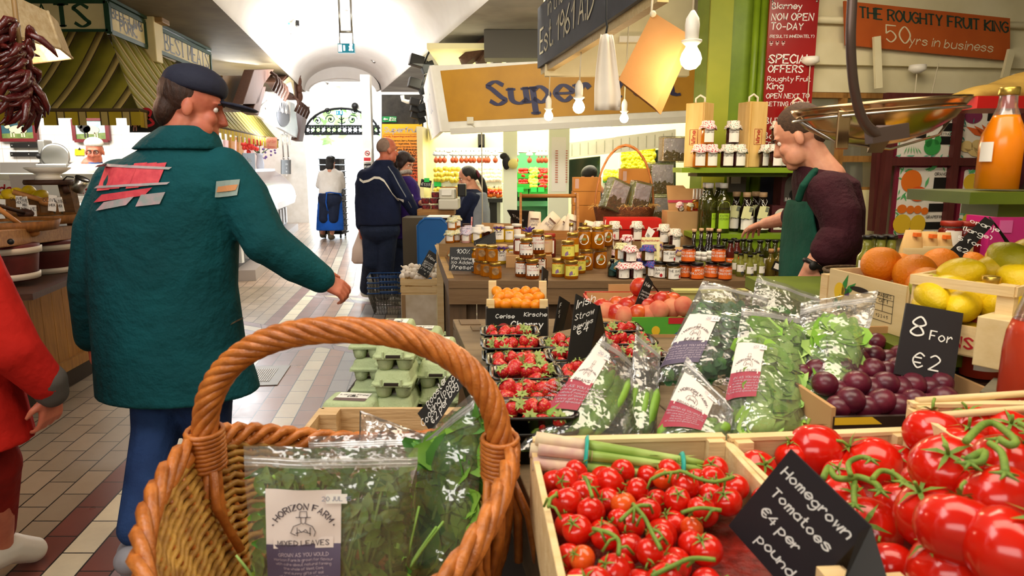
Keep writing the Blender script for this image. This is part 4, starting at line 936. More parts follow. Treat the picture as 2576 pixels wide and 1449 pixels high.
b=B();b.box((0,0,zc_-.03),(w-.04,.26,.06)).aa(hn,ej,t);b.box((0,.02,(zc_-.06)/2),(w-.1,.22,zc_-.06)).aa(gT,mat('counter_brown','#7a5c3c',ab=.6),t)
CHER=mat('carton_cherries','#7a1a1c','#4a0e14',ab=.15,scale=40,lo=.45,hi=.55,bump=.5,am=80)
for i,(px,py,Y)in enumerate(((1073,522,6.95),(1096,522,6.95),(1071,505,6.95),(1092,505,6.95),(1110,505,7.05),(1096,490,7.),(1109,522,7.1))):
 p=P(px,py,Y);o=ac('cherry_carton','clear carton of dark cherries on checkout counter, '+['bottom row, leftmost','bottom row, middle','second row, leftmost','second row, middle','second row, rightmost','topmost of stack','bottom row, rightmost'][i],ho,(p.x,Y,p.z),0,'cherry cartons at checkout')
 b=B();b.box((0,0,0),(.078,.1,.055)).aa('cherries',CHER,o,ar=.008);b.box((0,0,.03),(.085,.105,.008)).aa('lid',aM(gJ,gl=.3)if gJ not in aR else aR[gJ],o)
p=P(1130,510,6.9);t=ac('cash_register','grey cash register with black card reader on checkout counter','cash register',(p.x,6.95,zc_));hh=P(1130,462,6.9).z-zc_
b=B();b.box((0,0,hh*.2),(.2,.3,hh*.4)).box((-.02,.02,hh*.6),(.16,.2,hh*.4)).aa(gT,mat('register_grey','#c9c4b6'),t,ar=.012);b.box((.13,-.02,hh*.75),(.08,.16,hh*.5)).aa('card_reader',aq,t,ar=.01)
b=B();b.box((-.02,-.09,hh*.65),(.1,.01,hh*.2)).aa('screen',mat('screen_pale','#e8e4dc'),t)
q=px4(1110,1150,470,528,7.13);aC('open_carton_box',q,'flattened brown cardboard box standing behind cash register',gt,mat('card_brown','#b08a5c',ab=.8),.04)
q=[P(1056,470,7.1),P(1083,473,7.1),P(1086,455,7.1),P(1060,450,7.1)];aH('price_chalkboard',q,'small tilted black price board reading 1.55 beside woman in purple',['€1.55'],.05);q=px4(1067,1080,448,458,7.08);aC('green_price_card',q,'bright green price card on tilted 1.55 board','price card',e7,.004)
YP=10.4;b=B();q=px4(960,1063,238,640,YP+.05);b.bt(q,.1);al(b,'wall_black',mat('rough_black_wall','#1e1c1a','#38342e',ab=.7,scale=7,bump=.5,am=14))
PO=NT('poster_gradient');sp=PO.n('ShaderNodeSeparateXYZ');PO.l(PO.coord('Generated'),sp.inputs[0]);PO.bsdf(PO.ramp(sp.outputs[2],[(0,'#d8482c'),(.35,'#e07030'),(.7,'#e8982c'),(1,'#ecc224')]),.4);PO=PO.m
q=px4(961,1062,312,456,YP+.035);o=aC('superfruit_poster',q,'orange and yellow fruit poster with grey heading and lines of black print','poster',PO);o.name='fruit_poster'
fn,w,h=aw(q[0],q[1],q[3]);b=B();af(b,fZ,fit(fZ,.13,w*.9,1.4),fn,(w*.5,h*.86),.2,gap=1.4);b.aa('heading',mat('heading_grey','#b0aab0'),o)
b=B();af(b,'Proudly Supporting Local Producers',fit('Proudly Supporting Local Producers',.04,w*.94),fn,(w*.5,h*.775),.2);b.quad(fn(.02,h*.82),fn(w-.02,h*.82),fn(w-.02,h*.826),fn(.02,h*.826)).aa('red_line',RED,o)
b=B();
for i,s in enumerate(('Mr. Anderson, Berry, Rosscarbery','Lynburn Vegetables, Timoleague','Conboy Market Gardens, Carrigaline','Tomatoes, Ballymakeera','Carrots, Cork','Mushrooms, Midleton','Rhubarb, Cork','Herbs, Ballincollig','Potatoes, Shanagarry','Lettuce, Ballymakeera','Turnips, Fermoy','Onions, Castlemartyr','Apples, Cappoquin')):af(b,s,fit(s,.036,w*.8,1.3),fn,(w-.03,h*(.7-.053*i)),.2,bf='r',gap=1.3)
b.aa('print',INK,o)
q=px4(962,997,293,307,YP+.035);o=aC('fire_exit_sign',q,'small green fire exit arrow sign on black wall above poster',f5,mat('exit_green','#1f8a4a'));fn,w,h=aw(q[0],q[1],q[3]);b=B();b.ae([fn(w*.1,h*.5),fn(w*.4,h*.5)],.008,5).ae([fn(w*.2,h*.7),fn(w*.1,h*.5),fn(w*.2,h*.3)],.008,5).ak(fn(w*.58,h*.72),.012,6,5).ae([fn(w*.57,h*.6),fn(w*.55,h*.4),fn(w*.62,h*.2)],.009,5).ae([fn(w*.55,h*.4),fn(w*.5,h*.2)],.009,5);af(b,'Fire',.022,fn,(w*.82,h*.55),.2);af(b,'exit',.022,fn,(w*.82,h*.25),.2);b.aa('symbol',aL,o)
for i,(px,py,Y,s)in enumerate(((1058,158,8.6,1),(1052,214,9.6,1),(1050,260,9.9,.8),(1050,277,10.,.75),(1050,294,10.1,.7))):
 p=P(px,py,Y);t=ac('black_spotlight','black boxy spotlight at corner of fruit shop, '+[hy,'second from top','third from top','fourth from top','lowest'][i]+' of five','spotlight',p,.3,'spotlights at shop corner')
 b=B();b.box((-.05*s,0,.02),(.17*s,.14*s,.13*s),r=MX.Rotation(.25,3,hM)).aa('lamp_head',aq,t,ar=.01);b.box((.09*s,.02,-.05),(.16*s,.12*s,.12*s),r=MX.Rotation(-.4,3,hM)).aa('visor',bF,t,ar=.008)
 b=B();b.ae([(.05,.02,0),(.1,.1,.1),(.16,.15,2.9-p.z if i<2 else.2)],.012,6).aa(gk,bF,t)
p=P(1030,248,10.35);b=B();b.ae([P(1012,240,10.3),P(1014,252,10.3),P(1024,256,10.3),P(1062,257,10.3)],.03,8);tag(b.aa('white_pipe',aT),'curved white pipe on top of rough black wall','pipe')
for i,(x0,y0,x1,y1)in enumerate(((1165,158,1258,82),(1205,158,1245,90),(1244,160,1262,118),(1280,150,1345,120))):
 b=B();b.bar(P(x0,y0,8.2),P(x1,y1,7.9),.1,.12);tag(b.aa('roof_timber',au),'rough dark roof timber above ochre sign, '+nth(i,4),'timber','timbers above ochre sign')
p0,p1=G(1009,838,.3),G(1096,838,.3);Yg=5.3;x0,x1=P(1009,760,Yg).x,P(1098,760,Yg).x;zt_=P(1050,742,Yg).z
t=ac('garlic_stand','scuffed white cupboard carrying garlic crate at end of jam table','cupboard',((x0+x1)/2,Yg+.2,0));w=x1-x0
b=B();b.box((0,0,zt_/2),(w,.4,zt_)).aa('carcass',mat('scuffed_white','#e2d8c4','#c9b99c',ab=.6,scale=5),t);b.box((-w/2+.02,-.203,zt_/2),(.03,.006,zt_)).aa('worn_edge',mat('worn_edge','#a08058'),t)
def bO(name,label,c,w,d,h,m,cH=2,rz=0,dR=.03,front_open=False,aB=None,th=.008,eS=0,cs=0):
 """open wooden crate, base centre c; slats per side; corner posts"""
 t=ac(name,label,gr,c,rz,aB);sh=h/cH*.78
 b=B();b.box((0,0,.005),(w,d,.01)).aa(gC,m,t)
 for nm,cx,cy,lx,ly in((fH,0,-d/2,w,th),(fA,0,d/2,w,th),('left_panel',-w/2,0,th,d),('right_panel',w/2,0,th,d)):
  b=B()
  for k in range(cH):
   if nm==fH and cs and k==cH-1:continue
   b.box((cx,cy,.01+h*(k+.5)/cH),(lx,ly,sh if cH>1 else h))
  if b.v:b.aa(nm,m,t)
 for sx in(-1,1):
  for sy in(-1,1):b=B();b.box((sx*(w/2-dR/2-th/2),sy*(d/2-dR/2-th/2),(h+eS)/2+.01),(dR,dR,h+eS)).aa(fI,m,t)
 return t
hc=P(1050,704,Yg).z-zt_;bO('garlic_crate','pale wooden crate heaped with garlic on scuffed white cupboard',((x0+x1)/2,Yg+.2,zt_),w,.38,hc,a4,2)
GAR=mat('garlic_skin','#efe6da','#dccdbb',ab=.6,scale=8)
GM=ap('garlic',lambda b:(b.ak((0,0,0),(.028,.028,.024),12,8,lambda q:(1+.07*cos(7*atan2(q.y,q.x)))*(1+.35*max(0,q.z-.6))),b.ae([(0,0,.022),(.003,0,.04),(.008,0,.05)],[.008,.005,.004],6)),GAR)
for j in range(5):
 n=8-j//2
 for i in range(n):
  z=zt_+hc-.01+.018*(4-abs(j-2)*1.2);o=ob('garlic_bulb',GM);o.location=(x0+w*(i+.5+R.uniform(-.2,.2))/n,Yg+.05+.07*j,z+.02*sin(i*1.3));o.rotation_euler=(R.uniform(-1,1),R.uniform(-1,1),R.uniform(0,6))
  tag(o,f'white garlic bulb in the crate, {nth(i, n)} in {"front" if j == 0 else ("back" if j == 4 else ORD[j])} row','garlic','garlic bulbs in pale crate')
q=[P(1050,690,5.35),P(1093,655,5.45),P(1098,612,5.5),P(1060,648,5.4)];q=[P(1050,685,5.3),P(1075,700,5.3),P(1104,645,5.4),P(1080,628,5.4)]
aH('garlic_chalkboard',q,'tilted black chalk sign stuck into garlic heap',['New','Asturian','Spring','Garlic','2 for €1'],.027,c7=1.4)
em=mat('blue_plastic','#0f5aa0','#0d4f90',ab=.4,scale=2)
Yb=5.9;q0,q1=P(1055,700,Yb),P(1128,560,Yb);w=q1.x-q0.x;hh=P(1090,550,Yb).z
t=ac('blue_board','tall bright blue plastic panel with rounded corners behind jam table',gq,((q0.x+q1.x)/2,Yb,0));b=B(MX.Rotation(pi/2,4,'X'));rr_=.06
b.bh([(-w/2,0),(w/2,0)]+[(w/2-rr_+rr_*cos(a*pi/10),hh-rr_+rr_*sin(a*pi/10))for a in range(6)]+[(-w/2+rr_-rr_*sin(a*pi/10),hh-rr_+rr_*cos(a*pi/10))for a in range(6)],.03).aa('sheet',em,t)
b=B();b.ae([(-w/2,-.02,0),(-w/2,-.02,hh-.06),(-w/2+.06,-.02,hh),(w/2-.06,-.02,hh),(w/2,-.02,hh-.06),(w/2,-.02,0)],.014,6).aa('rim',em,t)
p=P(1101,549,5.9);b=B();b.box((p.x,6.,hh+.012),(.19,.2,.012));tag(b.aa('white_sheet',aL),'white sheet lying across top of blue panel','sheet')
b=B();b.box((p.x,6.05,hh/2),(.2,.05,hh));tag(b.aa('panel_prop',au),'dark wooden prop directly behind blue panel','prop')
x0_,x1_=P(1020,575,6.3).x,P(1056,575,6.3).x;b=B();b.box(((x0_+x1_)/2+.02,6.45,P(1040,548,6.3).z/2),(x1_-x0_+.1,.3,P(1040,548,6.3).z));tag(b.aa('dark_crate_stand',mat('dark_stand','#4a4030',ab=.7)),'dark wooden stand beside woman in purple, next to blue panel','stand')
WIRE=mat('basket_wire','#7a766e',ab=.4,aP=.6)
gb=G(970,786,0);
def wire_basket(z,label,d8):
 t=ac('wire_basket',label,'shopping basket',(gb.x+.06,6.66,z),.1,'stacked wire shopping baskets');w0,d0,w1,d1,h=.3,.2,.42,.3,.22
 def bV(k,s=0):return[V((sx*(w0+(w1-w0)*k)/2,sy*(d0+(d1-d0)*k)/2,h*k))for sx,sy in((-1,-1),(1,-1),(1,1),(-1,1))]
 b=B();b.ae(bV(1),.007,6,at=True).aa('rim',d8,t)
 b=B()
 for k in(0,.2,.4,.6,.8):b.ae(bV(k),.0022,4,at=True)
 r0_,r1_=bV(0),bV(1)
 for e in range(4):
  for i in range(12):f=i/12;b.ae([r0_[e].lerp(r0_[(e+1)%4],f),r1_[e].lerp(r1_[(e+1)%4],f)],.0022,4)
 for i in range(9):f=i/8;b.ae([r0_[0].lerp(r0_[1],f),r0_[3].lerp(r0_[2],f)],.0022,4)
 b.aa('wire_mesh',WIRE,t);b=B();b.ae([r1_[0].lerp(r1_[1],.3),r1_[0].lerp(r1_[1],.3)+V((0,-.03,.02)),r1_[0].lerp(r1_[1],.7)+V((0,-.03,.02)),r1_[0].lerp(r1_[1],.7)],.006,6).aa(f6,d8,t)
for i,lb in enumerate(('lowest','second from bottom','third from bottom',hy)):wire_basket(.01+.052*i,'wire shopping basket beside man in navy, '+lb+' of stack',mat('basket_blue','#1f4a86',ab=.4))
#JAM TABLE AND ITS JARS
ZT=.866
JT=aY('table_brown_paint','#7a5f40','#6a5034',bY=0,sc=3);JTD=aY('table_brown_dark','#5f4830','#4d3a26',bY=2,sc=4,ab=.6)
fl,fr=G(1128,705,ZT),G(2060,705,ZT);bl=G(1097,612,ZT)
t=ac('jam_table','long brown painted wooden table carrying jars of honey and jam','table',(fl.x,fl.y,0));off=MX.Translation((-fl.x,-fl.y,0))
br_=V((fr.x,bl.y,ZT));b=B(off)
xk=PZ(1778,4.55,2).x-.04;b.T=off@MX.Translation((0,0,ZT-.045));b.bh([(fl.x,fl.y),(fr.x,fr.y),(fr.x,4.04),(xk,4.04),(xk,bl.y),(bl.x,bl.y)],.045).aa(hn,JT,t,ar=.004)
b=B(off);b.bar(V((fl.x,fl.y+.02,ZT-.085)),V((fr.x,fl.y+.02,ZT-.085)),.03,.09).bar(V((fl.x+.02,fl.y+.03,ZT-.085)),V((bl.x+.02,bl.y,ZT-.085)),.03,.09).aa(hH,JT,t)
b=B(off)
for i in range(14):b.box((fl.x+.08+.125*i,fl.y+.09,.38),(.12,.02,.75))
b.aa('front_planks',JTD,t)
b=B(off);b.aS([V((p.x+.06,p.y+dy,z))for z in(0,.75)for p,dy in((fl,.1),(fl,.14),(bl,0),(bl,-.04))]).aa('side_planks',JTD,t)
b=B(off);b.box((fl.x+.045,fl.y+.08,(ZT-.05)/2),(.09,.09,ZT-.05)).aa('leg',JTD,t);b.box((bl.x+.04,bl.y-.1,(ZT-.05)/2),(.05,.06,ZT-.05)).aa('leg',a4,t)
b=B(off);b.bar(V((fl.x+.006,fl.y+.06,ZT+.001)),V((bl.x+.02,bl.y-.12,ZT+.001)),.035,.004).aa('edge_strip',aY('edge_yellow','#c09a58','#a07c40'),t)
b=B(off);p=V((bl.x+.07,bl.y-.03,ZT));b.bh([(0,0),(.13,0),(.13,.1),(.06,.1),(.015,.06)],.055,MX.Translation(p)).aa('white_corner',aL,t)
b=B();b.box((P(1200,620,4.6).x+.07,4.62,ZT+.045),(.62,.42,.09));tag(b.aa('jar_riser',aY(fm,'#9a7a50','#86683f')),'low wooden riser under rear jars at near end of table',g9)
rx0,rx1=P(1300,600,4.7).x,P(1700,600,4.7).x;b=B();b.box(((rx0+rx1)/2,4.72,ZT+.0505),(rx1-rx0,.4,.098));tag(b.aa('jar_riser',aR[fm]),'long wooden riser under flour trug and gift hamper',g9)
cv=mat('honey','#c87a10','#b56808',ab=.08,scale=5,aI=.6,bH=.35);HONEYD=mat('amber_honey','#a85410','#8f420c',ab=.08,scale=5,aI=.6,bH=.3)
ew=mat('lemon_curd','#d8b424','#c8a21c',ab=.12,scale=5,aI=.6);e8=mat('red_jam','#7a1c10','#5a100c',ab=.1,scale=6,aI=.6);dI=mat('dark_jam','#3a0c10','#24080c',ab=.1,scale=6,aI=.6);dV=mat('marmalade','#c8781c','#b06010',ab=.1,scale=8,aI=.6,bH=.2);eF=mat(fW,'#8a3014','#6a200e',ab=.12,scale=20,aI=.6);dA=mat('brown_jam','#6a4a1c','#4a3414',ab=.12,scale=10,aI=.6)
GLS=aM('jar_glass',gl=.22,cC=.08,scale=3,bst=.05)
bK=mat('gold_lid','#c8a850',ab=.28,aP=.9);bm=mat('black_lid','#121010',ab=.3);aF=mat('white_lid','#efece4')
aO=mat('label_white','#f1ece2',ab=.6);fe=mat('label_yellow','#e0d860',ab=.6);dS=mat('label_orange','#e86a1c');eG=mat('label_black','#1a1816');LBLB=mat('label_brown','#b08a5a','#7a5a3a',ab=.6,scale=40);dD=mat('label_kraft','#d8b890',ab=.7);eJ=mat('purple_ribbon','#5a3a9a',ab=.4);MAROON=mat('label_maroon','#5a2430')
def bM(name,dZ,d1,d2,sc):
 t=NT(name);v=t.n('ShaderNodeTexVoronoi');t.l(t.coord(),v.inputs[f4]);v.inputs[gG].default_value=sc
 m=t.math(fy,v.outputs[gA],.36);sp=t.n('ShaderNodeSeparateColor');t.l(v.outputs['Color'],sp.inputs[0])
 t.bsdf(t.mix(m,lin(dZ),t.mix(t.math(fC,sp.outputs[0],.5),lin(d1),lin(d2))),.8);aR[name]=t.m;return t.m
eo=bM('floral_cloth','#efe9dc','#b04a3c','#5a7a6a',140);fc=bM('red_polka_cloth','#f0dcd8','#c82838','#d04858',110);BLUR=bM('blue_red_cloth','#3a4a9a','#b83a5a','#6a6ac0',130);e2=bM('green_floral_cloth','#e4e4c8','#5a9a4a','#d8c040',130);PASF=bM('pastel_cloth','#d8cfe0','#c88ab0','#7a8ac0',120);YELF=bM('yellow_floral_cloth','#efe4b0','#4a4a3a','#8a8a4a',150);GING=bM('red_gingham_cloth','#f0dede','#c02838','#c02838',160)
def jar(name,label,cat,r,h,dw,lid,lab=None,n=20,aS=False,aX=None,av=(),aE=.012,bU=None,lh=(.18,.72),arc=1.1,aV=None,aB=None,stop=False):
 """glass jar standing on its base: contents, neck, lid, label, cloth cover"""
 t=ac(name,label,cat,(0,0,0),0,aB);n=6 if aS else n;k=2 if aS else 1
 ls=.8*h
 b=B();b.aj([(r*.9,0),(r,h*.04),(r,ls*.88),(r*.93,ls*.96),(r*.8,ls)],n=n*1);
 if aS:b.sm=[False]*len(b.sm)
 b.aa('contents',dw,t,ar=.003 if aS else 0)
 b=B();b.aj([(r*.8,ls),(r*.8,h*.86),(r*.82,h*.86)],n=20,cap=False).aa('neck',GLS,t)
 b=B();b.aj([(r*.86,h*.855),(r*.9,h*.86),(r*.9,h*.985),(r*.86,h),(0,h)],n=24).aa('lid',lid,t)
 if lab:
  rr=r*1.012 if not aS else r*.905
  b=B()
  if aS:
   fn=ai((0,-r*.875,h*lh[0]),(1,0,0),(0,0,1),.001);w2=r*.5;b.quad(fn(-w2,0),fn(w2,0),fn(w2,h*(lh[1]-lh[0])),fn(-w2,h*(lh[1]-lh[0])))
  else:
   fn=cg(rr+.0006,h*lh[0]);b.aj([(rr,h*lh[0]),(rr,h*lh[1])],n=12,cap=False,a0=-pi/2-arc,a1=-pi/2+arc)
  lp=b.aa(fJ,lab,t)
  if av:
   b=B();y=h*(lh[1]-lh[0])-aE*1.7
   for s in av:af(b,s,aE,fn,(0,y),.16,gap=1.3);y-=aE*1.6
   b.aa(fh,bU or INK,lp)
  if aV:aV(t,fn,r,h,h*(lh[1]-lh[0]))
 if aX:
  rj=random.Random(len(name)+int(r*9999));ph=rj.uniform(0,6);b=B();n_=28;vs=[];fs=[]
  a9=[(0,h*1.015),(r*.85,h*1.012),(r*.95,h*.98),(r*.93,h*.87),(r*1.2,h*.8),(r*1.32,h*.7)]
  for j,(q,z)in enumerate(a9):
   for i in range(n_):
    a=2*pi*i/n_;f=1+(.07*sin(7*a+ph)if j>3 else 0);dz=(-.1*h*(abs(cos(2*a+ph))**2)if j==5 else(-.04*h*abs(cos(2*a+ph))**2 if j==4 else 0));vs.append((q*f*cos(a),q*f*sin(a),z+dz))
  for j in range(len(a9)-1):
   for i in range(n_):fs.append((j*n_+i,j*n_+(i+1)%n_,(j+1)*n_+(i+1)%n_,(j+1)*n_+i))
  b.add(vs,fs,True).aa('cloth_cover',aX,t,aK=.0012)
 return t
def cO(m=eJ,z=.84):
 def f(t,fn,r,h,lhh):
  b=B();b.ae([(r*.94*cos(a*pi/10),r*.94*sin(a*pi/10),h*z)for a in range(20)],.004,6,at=True)
  for s in(-1,1):b.ae([(0,-r*.95,h*z),(s*r*.4,-r*1.1,h*z+.012),(s*r*.55,-r*1.05,h*z-.004),(s*r*.2,-r*1.,h*z-.02)],.0035,5)
  b.aa('ribbon',m,t)
 return f
def galtee(t,fn,r,h,lhh):
 b=B();b.add([fn(x,y)for x,y in((-r*1.,0),(-r*.5,0),(0,0),(r*.5,0),(r*1.,0),(r*1.,lhh*.16),(r*.5,lhh*.16),(0,lhh*.16),(-r*.5,lhh*.16),(-r*1.,lhh*.16))],[(0,1,8,9),(1,2,7,8),(2,3,6,7),(3,4,5,6)]);c=(r*.62,lhh*.95)
 b.add([fn(c[0]+.011*cos(a*pi/8),c[1]+.011*sin(a*pi/8))for a in range(16)],[tuple(range(16))]).aa('black_seal',eG,t)
def oval(t,fn,r,h,lhh):
 b=B();b.add([fn(r*.72*cos(a*pi/12),lhh*.5+r*.75*sin(a*pi/12))for a in range(24)],[tuple(range(24))]).aa(fJ,aO,t)
 b=B();f2=cg(r*1.03,h*.18);b.quad(f2(-r*.22,lhh*.4),f2(r*.22,lhh*.4),f2(r*.22,lhh*.62),f2(-r*.22,lhh*.62)).ae([f2(r*.3,lhh*.5),f2(r*.55,lhh*.62)],.002,4).ae([f2(-r*.3,lhh*.5),f2(-r*.55,lhh*.4)],.002,4).aa('motif',mat('motif_green','#8a9a5a'),t)
def flower(t,fn,r,h,lhh):
 b=B()
 for x,y in((-.3,.3),(-.1,.22),(-.35,.15),(-.15,.4)):b.add([fn(r*x+.006*cos(a*pi/4),lhh*y+.006*sin(a*pi/4))for a in range(8)],[tuple(range(8))])
 b.aa('flower_print',mat('violet_print','#8a6a9a'),t);b=B();b.add([fn(r*x,lhh*y)for x,y in((.1,.1),(.3,.35),(.25,.15))],[(0,1,2)]).aa(gK,mat(gK,'#4a8a3a'),t)
def berry(t,fn,r,h,lhh):
 b=B();b.add([fn(r*.6+.008*cos(a*pi/5),lhh*.22+.01*sin(a*pi/5))for a in range(10)],[tuple(range(10))]).aa('berry_print',RED,t)
def da(t,fn,r,h,lhh):
 b=B();b.quad(fn(-r*.5,lhh*.12),fn(r*.5,lhh*.12),fn(r*.5,lhh*.42),fn(-r*.5,lhh*.42)).aa('label_band',MAROON,t)
ef=mat('pink_letters','#d89a94',ab=.6)
K={}
K[hp]=jar(fK,gR,fq,.034,.085,cv,bK,None,aS=True)
b=B();b.add([(.002+.019*cos(a*pi/8)*(1 if a%8<5 or 1 else.8),-.0305,.042+.02*sin(a*pi/8))for a in range(16)],[tuple(range(16))]).aa(fJ,LBLB,K[hp])
K[fX]=jar(fK,gR,fq,.038,.104,HONEYD,bK,aO,aV=galtee,av=('Galtee',gu),aE=.009,bU=ef)
K[fQ]=jar(fK,gR,fq,.038,.098,cv,bK,fe,aV=flower,av=('PURE',),aE=.008,bU=mat('olive_letters','#a09a40'))
K[f8]=jar(fK,gR,fq,.041,.122,cv,bK,None)
oval(K[f8],cg(.0425,.122*.18),.041,.122,.122*.54)
K[gD]=jar(fK,gR,fq,.036,.125,cv,bK,fe,lh=(.15,.5))
K[hI]=jar(fK,gR,fq,.036,.11,dV,bK,dD,av=('RAW',),aE=.01,bU=ef,lh=(.1,.75),arc=1.3)
K['brown']=jar(fi,gR,fq,.04,.115,e8,mat('red_lid','#9a2a1c',ab=.4),aO,arc=.7)
K['brownw']=jar(fi,gR,fq,.038,.115,eF,aF,aO,arc=.8)
K['curd']=jar(hs,gR,fq,.04,.115,ew,dD,aO,aV=cO(),av=('Lemon','Curd'),aE=.01,arc=.9)
K[g4]=jar(hs,gR,fq,.032,.105,ew,aF,aO,arc=.9,av=('CURD',),aE=.008)
K['curdwhite']=jar(hs,gR,fq,.034,.1,ew,aF,aO,aX=mat('white_doily','#f2efe8',ab=.8),arc=.7)
K[fU]=jar(fi,gR,fq,.03,.08,dV,aF,aO,aX=e2,arc=.8)
K['pastel']=jar(fi,gR,fq,.03,.085,mat('pale_jelly','#d8b0a0','#c89a9a',ab=.12,aI=.6),aF,aO,aX=PASF,arc=.8)
K[g5]=jar(fi,gR,fq,.032,.09,dI,aF,None,aX=aR['white_doily'])
K[fL]=jar(fi,gR,fq,.034,.118,dI,aF,aO,aX=eo,av=(f9,f3),aE=.006,arc=.85,lh=(.08,.66))
K[ga]=jar(fi,gR,fq,.034,.118,e8,aF,aO,aX=eo,av=(f9,f3),aE=.006,arc=.85,lh=(.08,.66))
K[gE]=jar(fi,gR,fq,.034,.118,dV,aF,aO,aX=fc,av=(f9,f3),aE=.006,arc=.85,lh=(.08,.66))
K[gL]=jar(fi,gR,fq,.035,.084,dI,aF,aO,aX=fc,aV=da,arc=.9,lh=(.08,.66))
K[gV]=jar(fi,gR,fq,.034,.082,dA,aF,aO,aX=BLUR,aV=da,arc=.9,lh=(.08,.62))
K[hA]=jar(fi,gR,fq,.034,.086,dV,aF,aO,aX=YELF,aV=da,arc=.9,lh=(.08,.62))
K[gW]=jar(fi,gR,fq,.032,.09,dI,aF,aO,aX=GING,aV=cO(RED,.82),arc=.8)
K[ha]=jar(gM,gR,fq,.037,.088,dA,bm,aO,av=('THE BACON','JAM'),aE=.012,bU=mat('grey_print','#6a6460'),aV=berry,arc=1.2,lh=(.06,.7))
K[fW]=jar(gM,gR,fq,.037,.088,eF,bm,dS,av=('RED ONION &','TOMATO RELISH'),aE=.0105,bU=aL,arc=1.25,lh=(.08,.72))
K[gX]=jar(gM,gR,fq,.037,.088,eF,bm,dS,av=('APPLE &','CHILLI CHUTNEY'),aE=.0105,bU=aL,arc=1.25,lh=(.08,.72))
K[hJ]=jar(fi,gR,fq,.036,.11,dI,dD,aO,aX=mat('brown_paper_cover','#c8a878',ab=.8),aV=cO(),arc=.7)
def a8(name,cat,r,h,dh,dw,cap,lab=None,aG=.62,c6=.93,lh=(.12,.45),fillto=1,aV=None,arc=1.1,av=(),aE=.01,bU=None,dT=1.25,d4=None):
 t=ac(name,gR,cat);z1=h*aG;ft=fillto
 a9=[(r*.9,0),(r,h*.02),(r,z1),(r*.93,z1+h*.05),(r*.6,z1+h*.12),(dh,z1+h*.2),(dh*.95,h*c6)]
 b=B();b.aj(a9,n=20).aa(gx,dw,t)
 if d4:b=B();b.aj([(q*1.04+.0004,z)for q,z in d4],n=24,cap=False).aa('glass_neck',GLS,t)
 b=B();b.aj([(dh*dT,h*c6),(dh*dT,h*.995),(dh*dT*.9,h),(0,h)],n=20).aa(hB,cap,t)
 if lab:
  b=B();b.aj([(r*1.015,h*lh[0]),(r*1.015,h*lh[1])],n=12,cap=False,a0=-pi/2-arc,a1=-pi/2+arc);lp=b.aa(fJ,lab,t);fn=cg(r*1.025,h*lh[0]);hh=h*(lh[1]-lh[0])
  if av:
   b=B();y=hh-aE*1.8
   for s in av:af(b,s,aE,fn,(0,y),.17,gap=1.3);y-=aE*1.6
   b.aa(fh,bU or INK,lp)
  if aV:aV(t,fn,r,h,hh)
 return t
DKG=mat('dark_bottle','#1c120c','#120c08',ab=.06,aI=.7);eL=mat('oil_green','#3a3c0c','#23240a',ab=.06,aI=.7);cX=mat('pale_oil','#9a9a40','#7f8238',ab=.06,aI=.7,bH=.4);d6=mat('sauce_red','#5a1c14','#421410',ab=.08,aI=.7);cF=mat('beige_cap','#d8b084');CORK=mat('cork','#b88a58','#a07444',ab=.8,scale=60)
K['slim']=a8('oil_bottle',fz,.021,.135,.014,cv,bK,aO,aG=.74,lh=(.12,.62),arc=.9,aV=lambda t,fn,r,h,hh:None)
K['vinegar']=a8('vinegar_bottle',fz,.03,.235,.0105,DKG,cF,eG,aG=.42,lh=(.1,.36))
K['white']=a8('oil_bottle',fz,.024,.125,.0125,cX,aF,None,aG=.42,c6=.8)
b=B();b.aj([(.0165,.078),(.0155,.104)],n=18).aa('white_sleeve',aF,K['white'])
def seal(t,fn,r,h,hh):b=B();b.add([fn(.004+.009*cos(a*pi/6),-hh*.18+.009*sin(a*pi/6))for a in range(12)],[tuple(range(12))]).aa('blue_seal',mat('seal_blue','#2a3458'),t)
K['mini']=a8('small_bottle',fz,.021,.125,.0105,cX,bm,aO,aG=.55,lh=(.22,.52),arc=1.3,aV=seal,av=('gin',),aE=.006)
K[gN]=a8('corked_bottle',fz,.027,.15,.011,mat('amber_oil','#6a5a18','#4f4412',ab=.06,aI=.7),CORK,None,aG=.55,c6=.86,dT=1.3)
b=B();b.box((.022,-.034,.06),(.045,.003,.05),r=MX.Rotation(.35,3,hM)).aa(hu,eG,K[gN]);b.box((.022,-.0365,.06),(.028,.002,.03),r=MX.Rotation(.35,3,hM)).aa('tag_label',aO,K[gN])
K[gF]=a8('sauce_bottle',fz,.027,.17,.014,d6,bm,dS,aG=.62,lh=(.08,.42),av=('RELISH',),aE=.009,bU=aL)
K[fj]=a8('sauce_bottle',fz,.027,.17,.014,eL,bm,aO,aG=.62,lh=(.06,.36))
def crest(t,fn,r,h,hh):
 b=B();b.add([fn(r*.85*cos(a*pi/10),hh*1.42+r*.75*sin(a*pi/10))for a in range(11)],[tuple(range(11))]).aa('crest',mat('crest_green','#b8c85a'),t)
 b=B();b.quad(fn(-r*.95,hh*1.18),fn(r*.95,hh*1.18),fn(r*.95,hh*1.44),fn(-r*.95,hh*1.44)).aa('banner',aO,t);f2=lambda x,y:fn(x,y)*1.01;af(b,'FARCHIONI',r*.2,f2,(0,hh*1.24),.2,gap=1.2);b.aa('banner_lettering',INK,t)
K['olive']=a8('olive_oil_bottle',fz,.046,.3,.019,eL,aF,mat('label_lime','#a0c82c'),aG=.62,c6=.9,lh=(.09,.4),arc=.75,aV=crest,av=('EXTRA','VERGINE'),aE=.012,bU=mat('lime_print','#5f7a14'))
K[gc]=a8('stoppered_bottle',fz,.043,.245,.0195,DKG,cF,aO,aG=.55,c6=.88,lh=(.08,.42),arc=1.,av=('La Tenuta',),aE=.012)
